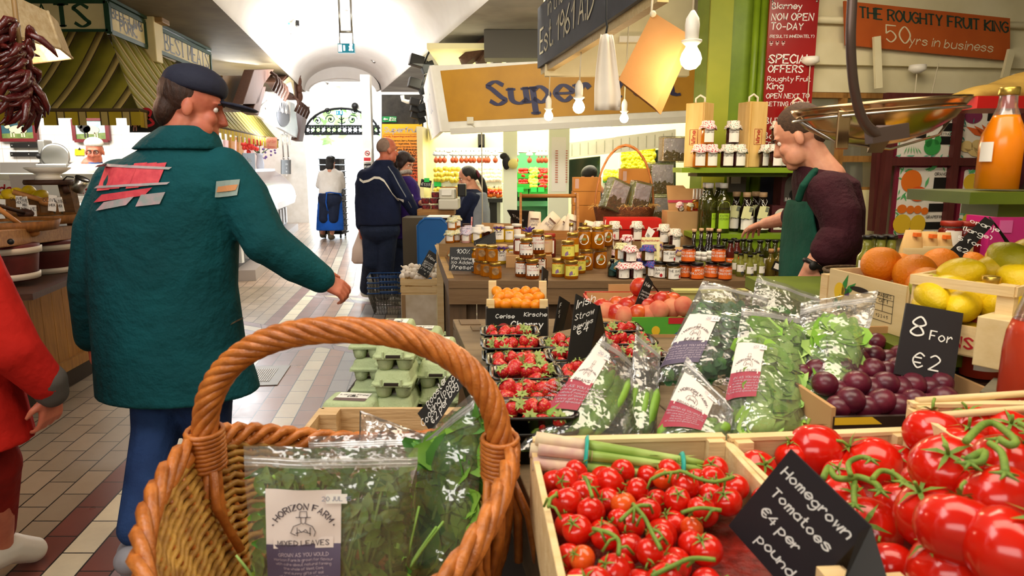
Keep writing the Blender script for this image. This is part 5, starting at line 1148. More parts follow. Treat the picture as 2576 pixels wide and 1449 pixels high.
b=B();b.box((-.004,-.05,.125),(.042,.004,.075),r=MX.Rotation(.2,3,hM)).box((-.03,-.049,.125),(.02,.003,.075),r=MX.Rotation(.2,3,hM)).aa(hu,mat('tag_cream','#dcdca4',ab=.6),K[gc]);b.box((.01,-.0525,.143),(.018,.003,.028),r=MX.Rotation(.2,3,hM)).aa('tag_picture',mat('tag_photo','#4a5a6a','#8a8a5a',scale=60),K[gc])
b=B();b.ae([(0,-.05,.165),(.012,-.04,.19),(.018,-.006,.205)],.0015,4).ae([(0,-.05,.165),(-.012,-.04,.19),(-.018,-.006,.205)],.0015,4).aa('string',aO,K[gc])
K[gc].name='stoppered_bottle'
HJ={hp:.085,fX:.104,fQ:.098,f8:.122,gL:.0855,ha:.088,fW:.088,gX:.088,gD:.125,fU:.082,fL:.12,ga:.12,gE:.12}
def J(k,px,Y,z,label,rz=0,aB=None,s=1):return bg(K[k],0,PZ(px,Y,z),rz,label,aB,s)
gw='stack of small hexagonal honey jars'
for i,(px,Y)in enumerate(((1207,3.7),(1224,3.63),(1246,3.55))):J(hp,px,Y,ZT,'small hexagonal honey jar with brown moth label, bottom row, '+nth(i,3),0,gw)
for i,px in enumerate((1212,1237)):J(hp,px,3.64-.04*i,ZT+.0855,'small hexagonal honey jar with brown moth label, top row, '+('left one' if i==0 else 'right one'),0,gw)
J('slim',1195,3.75,ZT,'slim honey bottle with long white label behind 100% chalkboard')
gg='honey jars with white labels and black seals'
J(fX,1313,3.62,ZT,'amber honey jar with white label and black seal, bottom left of stack',0,gg);J(fX,1339,3.55,ZT,'amber honey jar with white label and black seal, bottom right of stack',.2,gg)
J(fX,1324,3.6,ZT+.1045,'amber honey jar with white label and black seal, on top of front stack',0,gg)
J(fX,1358,3.78,ZT,'amber honey jar with white label, bottom of pair behind front stack',-.2,gg);J(fX,1353,3.78,ZT+.1045,'tall amber honey jar with white label, topmost behind front stack',.1,gg,(1,1,1.28))
gy='honey jars with yellow labels'
J(fQ,1404,3.62,ZT,'honey jar with yellow flower label, bottom left at front',0,gy);J(fQ,1437,3.55,ZT,'honey jar with yellow flower label, bottom right at front',.1,gy);J(fQ,1428,3.6,ZT+.0985,'honey jar with yellow flower label, on top of front pair',0,gy)
J(fQ,1456,3.74,ZT,'honey jar with yellow label tucked behind front pair',.3,gy);J(gD,1440,3.76,ZT+.0985,'tall honey jar with gold lid standing high behind yellow labels',0,gy)
b=B();p=PZ(1444,3.8,ZT+.045);b.box(p,(.05,.05,.09));tag(b.aa(fM,aR[fm]),'wooden block behind yellow labelled honey',gn)
go='big honey jars with oval white labels'
J(f8,1474,3.86,ZT,'big honey jar with oval white label, bottom of stack',0,go);J(f8,1509,3.93,ZT,'big honey jar with oval white label, bottom right and half hidden',0,go)
J(f8,1469,3.88,ZT+.1225,'big honey jar with oval white label, top left of stack',-.1,go);J(f8,1503,3.88,ZT+.1225,'big honey jar with oval white label, top right of stack',.1,go);J(f8,1524,4.02,ZT+.1225,'big honey jar with oval white label, rearmost of top row',.2,go)
b=B();p=PZ(1524,4.05,ZT+.061);b.box(p,(.06,.06,.121));tag(b.aa(fM,aR[fm]),'small wooden block under rearmost oval label honey jar',gn)
bA=mat('cardboard','#c49a68','#b58a58',ab=.8,scale=4)
p=PZ(1330,4.,ZT);b=B();b.box((p.x,4.02,ZT+.035),(.27,.16,.07));tag(b.aa('cardboard_box',bA),'flat brown cardboard box on table behind amber honey',gt)
J(hI,1375,4.04,ZT+.071,'honey jar with kraft paper label on flat cardboard box, right one');J(hI,1352,4.05,ZT+.071,'honey jar with kraft paper label on flat cardboard box, left one')
J('brownw',1307,4.03,ZT+.071,'red brown jam jar with white lid on flat cardboard box')
J('curd',1262,4.12,ZT,'big lemon curd jar with purple ribbon standing on table');J(g4,1290,4.15,ZT,'slim lemon curd jar with white lid beside ribboned one')
J('curd',1255,4.5,ZT+.0905,'big lemon curd jar with purple ribbon on rear riser');J(g4,1281,4.5,ZT+.0905,'slim lemon curd jar with white lid on rear riser')
J('curdwhite',1199,4.46,ZT+.0905,'yellow curd jar with frilled white cover on rear riser');J(g5,1222,4.62,ZT+.0905,'dark jam jar with frilled white cover behind yellow curd');J(g5,1207,4.76,ZT+.0905,'dark jam jar with white cover, rearmost at near end')
J('brownw',1300,4.58,ZT+.0905,'red brown jam jar with white lid behind slim curd jar')
for i,(px,Y)in enumerate(((1132,4.45),(1146,4.5),(1138,4.66),(1151,4.68))):J(fU,px,Y,ZT+.0905,'small marmalade jar with green floral cover, bottom row, '+['front left','front right','back left','back right'][i],i*.7,'marmalade with green floral covers')
for i,(px,Y)in enumerate(((1137,4.48),(1148,4.66))):J(fU,px,Y,ZT+.0905+.083,'small marmalade jar with green floral cover, top row, '+('front' if i==0 else 'back'),i,'marmalade with green floral covers')
for i,(px,Y)in enumerate(((1172,4.45),(1185,4.6),(1170,4.64))):J('pastel',px,Y,ZT+.0905,'pale jelly jar with pastel cover, '+['at front','behind and to right','behind and to left'][i]+' of three',i,'pale jellies with pastel covers')
J('pastel',1178,4.76,ZT+.0905,'pale jelly jar with pastel cover hidden at very back',0)
J('brown',1383,4.42,ZT,'tall red jam jar with red lid behind kraft label jars',0,None,(1,1,1.35));J(gD,1330,4.42,ZT,'tall honey jar with gold lid between curd and red jam',0,None,(1,1,1.3))
J(hI,1352,4.4,ZT,'tall jar with kraft label behind amber honey',0,None,(1,1,1.35))
p=PZ(1320,4.45,ZT);t=ac('purple_bow','loose purple ribbon bow lying over jars behind amber honey','bow',PZ(1330,4.42,ZT+.165));b=B()
for k in range(5):a=-1.2+.6*k;b.ae([(0,0,0),(.03*sin(a),-.01,.03*cos(a)),(.05*sin(a+.2),0,.035*cos(a)),(.02*sin(a),.01,.008)],.005,6)
b.aa('loops',eJ,t)
p=PZ(1143,4.15,ZT);t=ac('small_wicker_basket','tiny wicker gift basket with hoop handle behind 100% chalkboard','basket',p);b=B();b.aj([(.03,0),(.045,.04),(.043,.04),(.028,.004)],n=18).aa('bowl',mat('wicker_small','#a8743c',ab=.6,bump=.6,am=150),t);b.ae([(.044*cos(pi*k/12),0,.04+.05*sin(pi*k/12))for k in range(13)],.004,6).aa(f6,aR['wicker_small'],t)
b=B();b.ak((-.01,0,.045),(.03,.03,.015),10,6).aa('cloth',e2,t)
for i,px in enumerate((1547,1567)):
 p=PZ(px-8,3.58+.03*(1-i),ZT);t=ac('whiskey_sauce_bottle','tiny dark bottle with yellow hops on its green label, '+('left' if i==0 else hK)+' of pair',fz,p,0,'pair of tiny dark bottles');b=B();b.aj([(.022,0),(.023,.004),(.023,.05),(.01,.066),(.01,.082)],n=18).aa(gx,DKG,t);b.aj([(.0125,.08),(.0125,.095),(0,.096)],n=14).aa(hB,bm,t)
 b=B();b.aj([(.0235,.008),(.0235,.045)],n=10,cap=False,a0=-pi/2-1,a1=-pi/2+1).aa(fJ,mat('label_dkgreen','#1f3a30'),t)
 b=B();b.box((.012-.02*i,-.03,.05+.03*i),(.05,.003,.034),r=MX.Rotation(.5-1.*i,3,hM)).aa(hu,mat('tag_teal','#2f5a60'),t);b.box((.014-.02*i,-.032,.052+.03*i),(.016,.002,.014),r=MX.Rotation(.5,3,hM)).aa('tag_print',mat('tag_yellow','#d8b84a'),t)
gp='small jam jars with red polka covers'
J(gL,1568,3.55,ZT,'small jam jar with red and white polka cover, bottom left',0,gp);J(gL,1599,3.55,ZT,'small jam jar with red and white polka cover, bottom right',.4,gp);J(gL,1584,3.57,ZT+.087,'small jam jar with red and white polka cover, on top of pair',.2,gp)
gb_='small jam jars with blue and red covers'
J(gV,1640,3.62,ZT,'small jam jar with blue and red patterned cover, below',0,gb_);J(gV,1629,3.64,ZT+.0835,'small jam jar with blue and red patterned cover, stacked on top',.3,gb_);J(gV,1618,3.7,ZT,'small jam jar with blue and red patterned cover, half hidden behind',.5,gb_)
J(hA,1549,3.68,ZT,'small marmalade jar with dark speckled cream cover, below',0,'marmalade with speckled covers');J(hA,1562,3.66,ZT+.088,'small marmalade jar with dark speckled cream cover, stacked above',.2,'marmalade with speckled covers')
for i,(px,Y,z)in enumerate(((1522,4.1,ZT),(1548,4.05,ZT),(1600,3.92,ZT),(1531,4.08,ZT+.095),(1576,4.,ZT))):J(gW,px,Y,z,'dark jam jar with red gingham cover and bow, '+['leftmost below','second below','rightmost, behind polka covers','on top at left','third below'][i],i*.5,'jam jars with red gingham covers')
J(gW,1577,4.,ZT+.095,'dark jam jar with red gingham cover and long red ribbon, standing highest')
q=[PZ(1615,3.86,ZT+.015),PZ(1659,3.86,ZT+.015),PZ(1660,3.89,ZT+.185),PZ(1614,3.89,ZT+.185)];o=aC('recipe_leaflet',q,'pale yellow leaflet with red kitchen heading standing among jars','leaflet',mat('leaflet_cream','#e8e0a8',ab=.6),.02)
fn,w,h=aw(q[0],q[1],q[3]);b=B();af(b,'Big Red Kitchen',.01,fn,(w*.5,h*.86),.16,gap=1.2);b.aa('heading',RED,o);b=B()
for i in range(9):b.quad(*[fn(w*x,h*(.74-.045*i)+y)for x,y in((.15,0),(.85,0),(.85,.003),(.15,.003))])
b.aa('print',mat('faint_print','#a89a6a'),o);b=B();b.add([fn(w*x,h*y)for x,y in((.6,.06),(.9,.04),(.8,.3))],[(0,1,2)]).aa('green_leaf',mat(gK,'#4a8a3a'),o)
b=B();b.box((PZ(1637,3.9,0).x,3.92,ZT+.03),(.08,.05,.06));tag(b.aa('leaflet_block',aR[fm]),'small block propping up yellow leaflet',gn)
for i,(k,px,Y,z,lb,rz)in enumerate(((ha,1661,3.58,0,'bacon jam jar with white label, bottom left',-.7),(ha,1693,3.53,0,'bacon jam jar with white label, bottom right',.25),(ha,1681,3.56,1,'bacon jam jar with white label, on top',.2),
(gX,1722,3.59,0,'orange labelled chutney jar half hidden behind bacon jam',-.5),(gX,1752,3.53,0,'apple and chilli chutney jar with orange label, front of its row',.2),(fW,1731,3.56,1,'orange labelled relish jar on top of chutney pair',-.35),
(fW,1789,3.58,0,'red onion and tomato relish jar, bottom left of end pair',-.5),(fW,1822,3.52,0,'red onion and tomato relish jar, bottom right of end pair',.05),(fW,1807,3.56,1,'red onion relish jar on top of end pair',-.4))):J(k,px,Y,ZT+.0885*z,lb,rz,'pyramids of bacon jam and relish')
J(hJ,1704,4.,ZT,'jam jar with brown paper cover and purple ribbon, front one');J(hJ,1652,4.15,ZT+0,'jam jar with brown paper cover behind leaflet',0,None,(1,1,1.15))
b=B();x0,x1=PZ(1512,4.4,0).x,PZ(1642,4.4,0).x;b.box(((x0+x1)/2,4.42,ZT+.13),(x1-x0,.14,.26)).box(((x0+x1)/2,4.345,ZT+.22),(x1-x0+.008,.01,.06));rb=tag(b.aa('red_gift_box',mat('gift_red','#c82018',ab=.35,bump=.05)),'shiny red gift box with thin white cord behind floral jam jars',gt)
b=B();b.ae([PZ(1524,4.335,ZT+.25),PZ(1519,4.335,ZT+.16),PZ(1516,4.335,ZT+.08)],.002,5).aa('cord',aL,rb)
gf='tall jam jars with floral cloth covers'
J(ga,1545,4.22,ZT+.13,'tall red jam jar with floral cover, left of two before red box',0,gf);J(ga,1601,4.22,ZT+.13,'tall red jam jar with floral cover, right of two before red box',.1,gf)
b=B();b.box((PZ(1573,4.22,0).x,4.22,ZT+.0645),(.26,.1,.129));tag(b.aa('jar_step',aR[fm]),'narrow wooden step under two floral jam jars by red box',g9)
J(fL,1669,4.25,ZT+.11,'tall dark jam jar with floral cover beside barcode card',-.1,gf);J(fL,1697,4.15,ZT+.09,'tall dark jam jar with floral cover in front of open carton',.2,gf)
b=B();b.box((PZ(1697,4.15,0).x,4.15,ZT+.0445),(.075,.075,.089)).box((PZ(1669,4.25,0).x,4.25,ZT+.0545),(.075,.075,.109));tag(b.aa('jar_step',aR[fm]),'short wooden step under two dark floral jam jars',g9)
J(fL,1505,4.44,ZT+.1,'dark jam jar with white cover at left end of red gift box',0,None,(1,1,1.1));b=B();b.box((PZ(1505,4.44,0).x,4.44,ZT+.05),(.06,.06,.099));tag(b.aa(fM,aR[fm]),'small wooden block under jar at end of red gift box',gn)
q=[PZ(1622,4.2,ZT+.16),PZ(1633,4.2,ZT+.13),PZ(1648,4.2,ZT+.19),PZ(1632,4.2,ZT+.22)];o=aC('barcode_card',q,'white barcode card hanging from floral covered jar','card',aL,.003);fn,w,h=aw(q[0],q[1],q[3]);b=B()
for i in range(7):b.quad(*[fn(w*(.25+.08*i)+x,h*.15+y)for x,y in((0,0),(.0016,0),(.0016,h*.3),(0,h*.3))])
b.aa('bars',INK,o);b=B();b.ae([(q[2]+q[3])/2,PZ(1652,4.21,ZT+.21),PZ(1660,4.22,ZT+.21)],.002,5).aa('string',aL,o)
gv='tall dark vinegar bottles with beige caps'
for i,px in enumerate((1742,1760,1777,1784,1804)):J('vinegar',px,3.86+.05*(i%2)+(.06 if i==2 else 0),ZT,'tall dark vinegar bottle with beige cap, '+nth(i,5),i,gv)
gwh='small oil bottles with white capped necks'
for i,(px,Y)in enumerate(((1757,3.7),(1771,3.68),(1784,3.73),(1796,3.71),(1806,3.78),(1817,3.7))):J('white',px-2,Y,ZT,'small oil bottle with white sleeve on its neck, '+nth(i,6),i,gwh)
gm='miniature gin bottles with black caps'
for i,(px,Y)in enumerate(((1849,3.7),(1861,3.62),(1873,3.7),(1884,3.55),(1895,3.66),(1905,3.72),(1912,3.57))):J('mini',px,Y,ZT,'miniature clear bottle with black cap and white label, '+nth(i,7),.1*i,gm)
J(gN,1936,3.62,ZT,'corked amber bottle with dark square tag, left of two');J(gN,1958,3.66,ZT,'corked amber bottle with dark square tag, right of two',.3)
gs='row of sauce bottles with black lids'
for i,(px,Y,k)in enumerate(((1834,3.86,gF),(1851,3.9,gF),(1866,3.95,fj),(1882,3.9,fj),(1908,3.86,fj),(1928,3.92,fj),(1946,3.88,fj),(1964,3.92,fj),(1981,3.88,fj),(1843,3.99,fj),(1820,3.96,fj))):J(k,px,Y,ZT,('red' if k==gF else 'dark green')+' sauce bottle with black lid below reaching hand, '+nth([10,0,9,1,2,3,4,5,6,7,8].index(i),11),i,gs)
zs_=P(1800,585,4.15).z;x0,x1=PZ(1712,4.2,0).x,PZ(2040,4.2,0).x;b=B();b.box(((x0+x1)/2,4.22,zs_-.015),(x1-x0,.34,.03)).box(((x0+x1)/2,4.08,zs_/2+ZT/2-.01),(x1-x0,.02,zs_-ZT-.02));tag(b.aa('green_step_shelf',by),'green painted step shelf behind jam table carrying oil bottles',gH)
for i,(px,Y)in enumerate(((1772,4.27),(1787,4.17),(1803,4.27),(1815,4.14))):
 if i==1:continue
 J('olive',px,Y,zs_+.001,'large dark olive oil bottle with white cap, '+['rear left, half hidden','','rear middle','front one with bright green label'][i],0,'large olive oil bottles')
J('olive',1780,4.16,zs_+.001,'large dark olive oil bottle with white cap behind open carton',.9,'large olive oil bottles')
for i,(px,Y)in enumerate(((1848,4.24),(1874,4.15),(1896,4.27),(1914,4.15))):J(gc,px,Y,zs_+.001,'stoppered bottle with '+('hanging cream tag, ' if i in(1,3)else 'beige stopper, ')+nth(i,4),-.25 if i==0 else 0,'dark bottles with hanging tags')
MAR=mat('box_maroon','#4a1a20')
def cj(px,Y,z,w,h,label,en):
 p=PZ(px,Y,z);t=ac('liqueur_box',label,gt,p,0);b=B();b.box((0,0,h/2),(w,w*.8,h)).aa(ho,MAR,t);f=-w*.4-.002
 fn=ai((0,f,0),(1,0,0),(0,0,1),0);b=B();b.add([fn(x,z_)for x,z_ in[(-w*.38,h*.1),(w*.38,h*.1)]+[(w*.38*cos(a*pi/10),h*.6+w*.38*sin(a*pi/10))for a in range(11)]],[tuple(range(13))]).aa('arched_panel',en,t)
 fn=ai((0,f-.002,0),(1,0,0),(0,0,1),0);b=B();b.add([fn(w*.2*cos(a*pi/8),h*.32+w*.2*sin(a*pi/8))for a in range(16)],[tuple(range(16))]).quad(fn(-w*.06,h*.42),fn(w*.06,h*.42),fn(w*.05,h*.6),fn(-w*.05,h*.6)).aa('bottle_print',aq,t);b.quad(fn(-w*.06,h*.56),fn(w*.06,h*.56),fn(w*.06,h*.72),fn(-w*.06,h*.72)).aa('gold_print',bK,t)
 b=B();af(b,'BALSAMIC',w*.1,fn,(0,h*.14),.2);b.aa(fh,aL,t)
cj(1956,4.2,zs_+.001,.125,.165,'maroon carton with white arched panel and bottle print',mat('panel_white','#e4e0cc'));cj(1985,4.23,zs_+.167,.16,.2,'maroon carton with grey arched panel, stacked on top of white panelled one',mat('panel_grey','#5a5650'));cj(1999,4.23,zs_+.001,.12,.165,'maroon carton with grey panel beside reaching arm',aR['panel_grey'])
p=PZ(1716,4.3,0);zc2=P(1700,560,4.3).z;h0=P(1700,532,4.3).z
t=ac('open_carton','open brown carton with pink tape holding little gift jars',ho,(p.x,4.38,ZT));zz=lambda v:v-ZT
b=B();b.box((0,0,zz(h0)/2),(.29,.16,zz(h0))).aa('box_body',bA,t);ht=P(1700,467,4.45).z
b=B();b.add([(-.1,.085,zz(h0)),(.16,.085,zz(h0)),(.15,.13,zz(ht)-.02),(.02,.13,zz(ht)-.02),(0,.13,zz(ht)),(-.11,.13,zz(ht))],[(0,1,2,3,4,5)]).aa('lid_flap',bA,t,aK=.006)
b=B();k=.35;z_=zz(h0)+(zz(ht)-zz(h0))*k;b.quad((-.105,.093,z_-.008),(.158,.093,z_-.008),(.157,.095,z_+.008),(-.106,.095,z_+.008)).aa('pink_tape',mat('tape_pink','#c8405a',ab=.4),t)
for i,(dx,dz,k,lb)in enumerate(((-.05,.005,gW,'little jar with red cover tilted in open carton'),(0,0,fU,'little jar with green cover sunk in open carton'),(.05,.015,hp,'little amber honey jar tilted up in open carton'),(.1,0,gL,'little jar with dark cover at right of open carton'))):
 bg(K[k],0,(p.x+dx,4.33,h0+.002+dz),0,lb,None,.62,(.5-.3*i,.4*(i-1.2),i))
q=[PZ(1207,4.86,ZT+.1),PZ(1318,4.86,ZT+.1),PZ(1310,4.86,ZT+.175),PZ(1280,4.86,ZT+.185),PZ(1212,4.86,ZT+.19)]
b=B();b.box((PZ(1263,4.95,0).x,4.93,ZT+.06),(.31,.14,.12)).add([v+V((0,0,0))for v in q],[(0,1,2,3,4)]);tag(b.aa('cardboard_tray',bA),'open brown cardboard tray at back of near table end',gt)
q=[PZ(1292,5.15,ZT+.17),PZ(1335,5.05,ZT+.12),PZ(1342,5.05,ZT+.26),PZ(1275,5.15,ZT+.26)]
aH('flour_chalkboard',q,'dark board chalked with the word Flour beside the wooden trug',['Flour'],.03,x0=.6,top=.9)
b=B();b.box((PZ(1300,5.2,0).x,5.2,ZT+.1),(.1,.04,.2));tag(b.aa('board_prop',au),'prop behind dark flour board','prop')
b=B();p=PZ(1184,4.95,ZT);b.ae([p,PZ(1187,4.95,ZT+.225)],.006,6);o=tag(b.aa('paper_straw',mat('straw_red','#c86a70','#f0e0dc',ab=.6,scale=30)),'upright pink striped stick behind yellow curd','stick');b.box(PZ(1173,4.9,ZT+.09),(.05,.05,.18));tag(b.aa('wooden_post',au),'short dark post at back of near table end',hg)
tz=ZT+.1;t=ac('wooden_trug','oak trug with round rail handle holding paper flour bags','trug',PZ(1380,4.66,tz+.001));w=PZ(1448,4.66,0).x-PZ(1312,4.66,0).x
ey=aY('trug_oak','#b07838','#94602a');hz=P(1380,493,4.66).z-tz
b=B();b.box((0,0,.008),(w,.2,.016)).box((0,-.1,.03),(w,.012,.06)).box((0,.1,.03),(w,.012,.06)).aa('tray',ey,t)
for s in(-1,1):b=B(MX.Translation((s*w/2-.008,0,0))@MX.Rotation(pi/2,4,'Z')@MX.Rotation(pi/2,4,'X'));b.bh([(-.1,0),(.1,0),(.1,.06),(.022,hz+.02),(-.022,hz+.02),(-.1,.06)],.016).aa('end_board',ey,t)
b=B();b.ae([(-w/2,0,hz),(w/2,0,hz)],.013,10).aa(f6,ey,t)
FB=mat('flour_paper','#ece0cc','#dccdb4',ab=.7,scale=6)
def a3(px,Y,z,h,ang,label,av,rz=0,w=.085):
 t=ac('flour_bag',label,'flour bag',PZ(px,Y,z));t.rotation_euler=(-.1,ang,rz);b=B();b.a7([((0,0,0),w*.5,w*.33),((0,0,.01),w*.54,w*.36),((0,0,h*.8),w*.52,w*.34),((0,0,h*.93),w*.5,w*.2),((0,0,h),w*.46,w*.05)],4*4).aa(gd,FB,t)
 fn=ai((0,-w*.375,0),(1,0,0),(0,0,1),.001);b=B();y=h*.55
 for s in av:af(b,s,.013,fn,(0,y),.16,gap=1.2);y-=.022
 b.aa(fh,mat('print_grey','#8a8088'),t);b=B();b.quad(fn(-w*.34,h*.66),fn(w*.34,h*.66),fn(w*.34,h*.72),fn(-w*.34,h*.72)).aa('printed_band',mat('print_brown','#6a4a3a'),t)
a3(1342,4.63,tz+.02,.165,.06,'upright cream flour bag at left end of trug',['STRONG','WHITE'])
a3(1357,4.62,tz+.03,.18,.75,'cream flour bag leaning diagonally across trug',['SODA','BREAD'],.1)
a3(1400,4.7,tz+.02,.14,.7,'flour bag with brown picture lying behind diagonal one',['RYE'],0);a3(1428,4.62,tz+.02,.15,.3,'crumpled cream flour bag at right end of trug',['OATS'],.2)
a3(1475,4.58,tz+.001,.125,.25,'cream flour bag standing between trug and hamper',['MILL'],.1);a3(1500,4.55,tz+.001,.1,.3,'small cream flour bag at left of red gift box',['OAT'],.1,.06)
for i,(px,fillm,lb)in enumerate(((1436,d6,'slim clear bottle half filled with red syrup in front of trug'),(1470,aR['pale_oil'],'slim clear bottle with gold cap, empty looking, in front of flour bags'))):
 t=ac('syrup_bottle',lb,fz,PZ(px,4.4,ZT));b=B();b.aj([(.022,0),(.024,.01),(.024,.13),(.014,.17),(.013,.215)],n=16).aa('glass',GLS,t);b.aj([(.021,.003),(.022,.128 if i==0 else.03),(0,.13 if i==0 else.03)],n=16).aa('contents',fillm,t);b.aj([(.015,.205),(.015,.225),(0,.226)],n=14).aa(hB,bK,t)
hz0=tz+.001;t=ac('gift_hamper','round wicker gift hamper with tall hoop handle and straw filling','hamper',PZ(1568,4.72,hz0));r0=(PZ(1640,4.7,0).x-PZ(1492,4.7,0).x)/2
WK=mat('hamper_wicker','#8a4f2c','#6a3a20',ab=.6,scale=20,bump=.8,am=120);hb=P(1560,523,4.72).z-hz0
b=B();b.aj([(r0*.8,0),(r0,hb),(r0*1.02,hb+.012),(r0*.93,hb+.01),(r0*.9,hb*.5),(0,hb*.5)],n=36,sy=.55).aa('wicker_bowl',WK,t)
hh=P(1575,366,4.72).z-hz0;b=B()
for k in range(3):b.ae([((r0*.95)*cos(pi*i/24),.012*sin(i*.9+2*k),hb+(hh-hb)*sin(pi*i/24)+.006*cos(i*.9+2*k))for i in range(25)],.0055,6)
b.aa(f6,mat('hamper_cane','#b8743c',ab=.4),t)
b=B();rr=random.Random(5)
for i in range(170):
 a=rr.uniform(0,2*pi);dB=r0*rr.uniform(.55,1.08);c=V((dB*cos(a),dB*sin(a)*.55,hb+.005));a2=rr.uniform(0,6);e=V((.035*cos(a2),.02*sin(a2),rr.uniform(-.02,.02)));b.ae([c-e,c+V((0,0,rr.uniform(.005,.03))),c+e],.0012,3,cap=False)
tag(b.aa('straw',mat('straw','#e0b468',ab=.8),t),cr=fS)
FILM=aM('cellophane',gl=.25,cC=.03,scale=30,bst=.9);TINP=mat('tin_city_print','#cfc4c8','#8a6a48',ab=.35,scale=14,lo=.45,hi=.6);eZ=mat('tin_green','#7a8428',ab=.35);TINY=mat('tin_yellow','#b8941c',ab=.35)
def tin(name,loc,w,h,d,rot,label,eA=eZ):
 t=ac(name,label,'gift tin',loc);t.rotation_euler=rot;b=B();b.box((0,0,h/2),(w,d,h)).aa('tin_side',eA,t,ar=.004)
 b=B();f=-d/2-.001;b.quad((-w*.47,f,h*.03),(w*.47,f,h*.03),(w*.47,f,h*.97),(-w*.47,f,h*.97)).aa('sky_print',mat('tin_sky','#d4ccd6',ab=.4),t)
 b=B();f-=.001;rr=random.Random(int(w*h*1e6));xs=[i/14 for i in range(15)];b.add([(-w*.47,f,h*.03),(w*.47,f,h*.03)]+[(w*.47-w*.94*x,f,h*(.34+.16*rr.random()*(1 if.2<x<.9 else.3)))for x in xs],[tuple(range(17))]).aa('skyline_print',mat('tin_castle',hx,'#5a4a2c',ab=.4,scale=90),t)
 b=B();b.box((0,0,h/2),(w+.012,d+.012,h+.02)).aa('cellophane_wrap',FILM,t,ar=.01)
 return t
def cI(px,py,Y,w,h,d,ang,rz,label):return tin('gift_tin',P(px,py,Y),w,h,d,(0,ang,rz),label)
cI(1535,528,4.62,.15,.2,.07,.38,.5,'wrapped city print gift tin tilted at left of hamper');cI(1600,530,4.66,.13,.19,.07,.2,.35,'wrapped city print gift tin standing at right of hamper')
ORB=mat('orange_carton','#c8863a','#bb7830',ab=.7,scale=3)
def c4(px0,px1,py0,py1,Y,label):
 q0,q1=P(px0,py1,Y),P(px1,py0,Y);b=B();b.box(((q0.x+q1.x)/2,Y+.07,(q0.z+q1.z)/2),(q1.x-q0.x,.14,q1.z-q0.z));o=tag(b.aa('orange_carton',ORB),label,gt,'orange cartons behind hamper');b.quad(*[V((q0.x+.01+x,Y-.001,q0.z+.02+z))for x,z in((0,0),(.028,0),(.028,.07),(0,.07))]).aa('printed_label',mat('label_lilac','#c8a49a'),o)
ys=5.02
c4(1443,1513,446,481,ys,'orange carton on top of stack at left of hamper');c4(1441,1511,482,516,ys,'orange carton in middle of stack at left of hamper');c4(1441,1511,517,560,ys,'orange carton at bottom of stack beside hamper');c4(1563,1636,424,462,ys,'orange carton behind hamper handle, on top');c4(1563,1636,463,510,ys,'orange carton behind hamper, in middle');c4(1563,1636,511,560,ys,'orange carton behind hamper, at bottom')
b=B();zlo=P(1500,560,ys).z;xa,xb=PZ(1436,ys,0).x,PZ(1720,ys,0).x;b.box(((xa+xb)/2,ys+.08,(zlo+ZT)/2),(xb-xa,.22,zlo-ZT-.003));tag(b.aa('back_riser',JTD),'plain wooden riser at back of jam table under orange cartons',g9)
z_a=P(1660,560,5.).z
for(px,py0,py1,w_,lb)in((1663,492,560,44,'wrapped city print gift tin, bottom of pile right of hamper'),(1666,407,491,60,'large wrapped city print gift tin in middle of pile'),(1696,341,406,58,'wrapped city print gift tin on top of pile')):
 Y=5.;q0,q1=P(px,py1,Y),P(px,py0,Y);wd_=w_*Y/FOC;o=tin('gift_tin',q0+V((0,.09,.002)),wd_,q1.z-q0.z-.014,.09,(0,0,.15),lb,TINY if py0==341 else eZ)
#RIGHT SIDE: pillar, signs, bulbs, bags, wall, price boards, scale
pY=4.55;xa,xb,xc=PZ(1778,pY,2).x,PZ(1838,pY,2).x,PZ(2006,pY,2).x
GRNL=mat('lit_green_paint','#a9b030','#98a42a',scale=3)
b=B();b.box(((xa+xc)/2,pY+.16,1.45),(xc-xa,.3,2.9));al(b,'pillar',by)
b=B();b.box(((xa+xb)/2-.005,pY+0,1.45),(xb-xa-.01,.03,2.9));al(b,'pillar_lit_side',GRNL)  # paler green paints in the light on the pillar's left part
for i,(px,r_)in enumerate(((1848,.022),(1868,.034))):
 p=PZ(px,pY-.05,0);b=B();b.ae([V((p.x,p.y,zs_+.01)),V((p.x,p.y,2.88))],r_,10);o=tag(b.aa('green_pipe',by),('thin' if i==0 else 'thick')+' green painted pipe running up green pillar','pipe')
 b=B();z=P(px,262,pY).z;b.aj([(r_+.01,z-.02),(r_+.014,z),(r_+.01,z+.02)],(p.x,p.y,0),14).box((p.x,p.y,z),(r_*3,.02,.02)).aa('pipe_clip',by,o)
NRED=mat('notice_red','#9e1a1c','#8e1518',ab=.25,scale=3)
rY=pY-.16;q=[P(1884,452,rY),P(1976,452,rY),P(1990,-60,rY),P(1873,-60,rY)]
q=[V((PZ(1876,rY,0).x,rY,P(1880,412,rY).z)),V((PZ(1988,rY,0).x,rY,P(1880,412,rY).z)),V((PZ(1988,rY,0).x,rY,2.75)),V((PZ(1876,rY,0).x,rY,2.75))]
o=aC('red_notice_board',q,'tall red notice board hand painted in white capitals on green pillar','notice board',NRED,.02);fn,w,h=aw(q[0],q[1],q[3]);zb_=q[0].z
b=B();YL=lambda py:P(1930,py,rY).z-zb_;XL=lambda px:PZ(px,rY,2).x-q[0].x
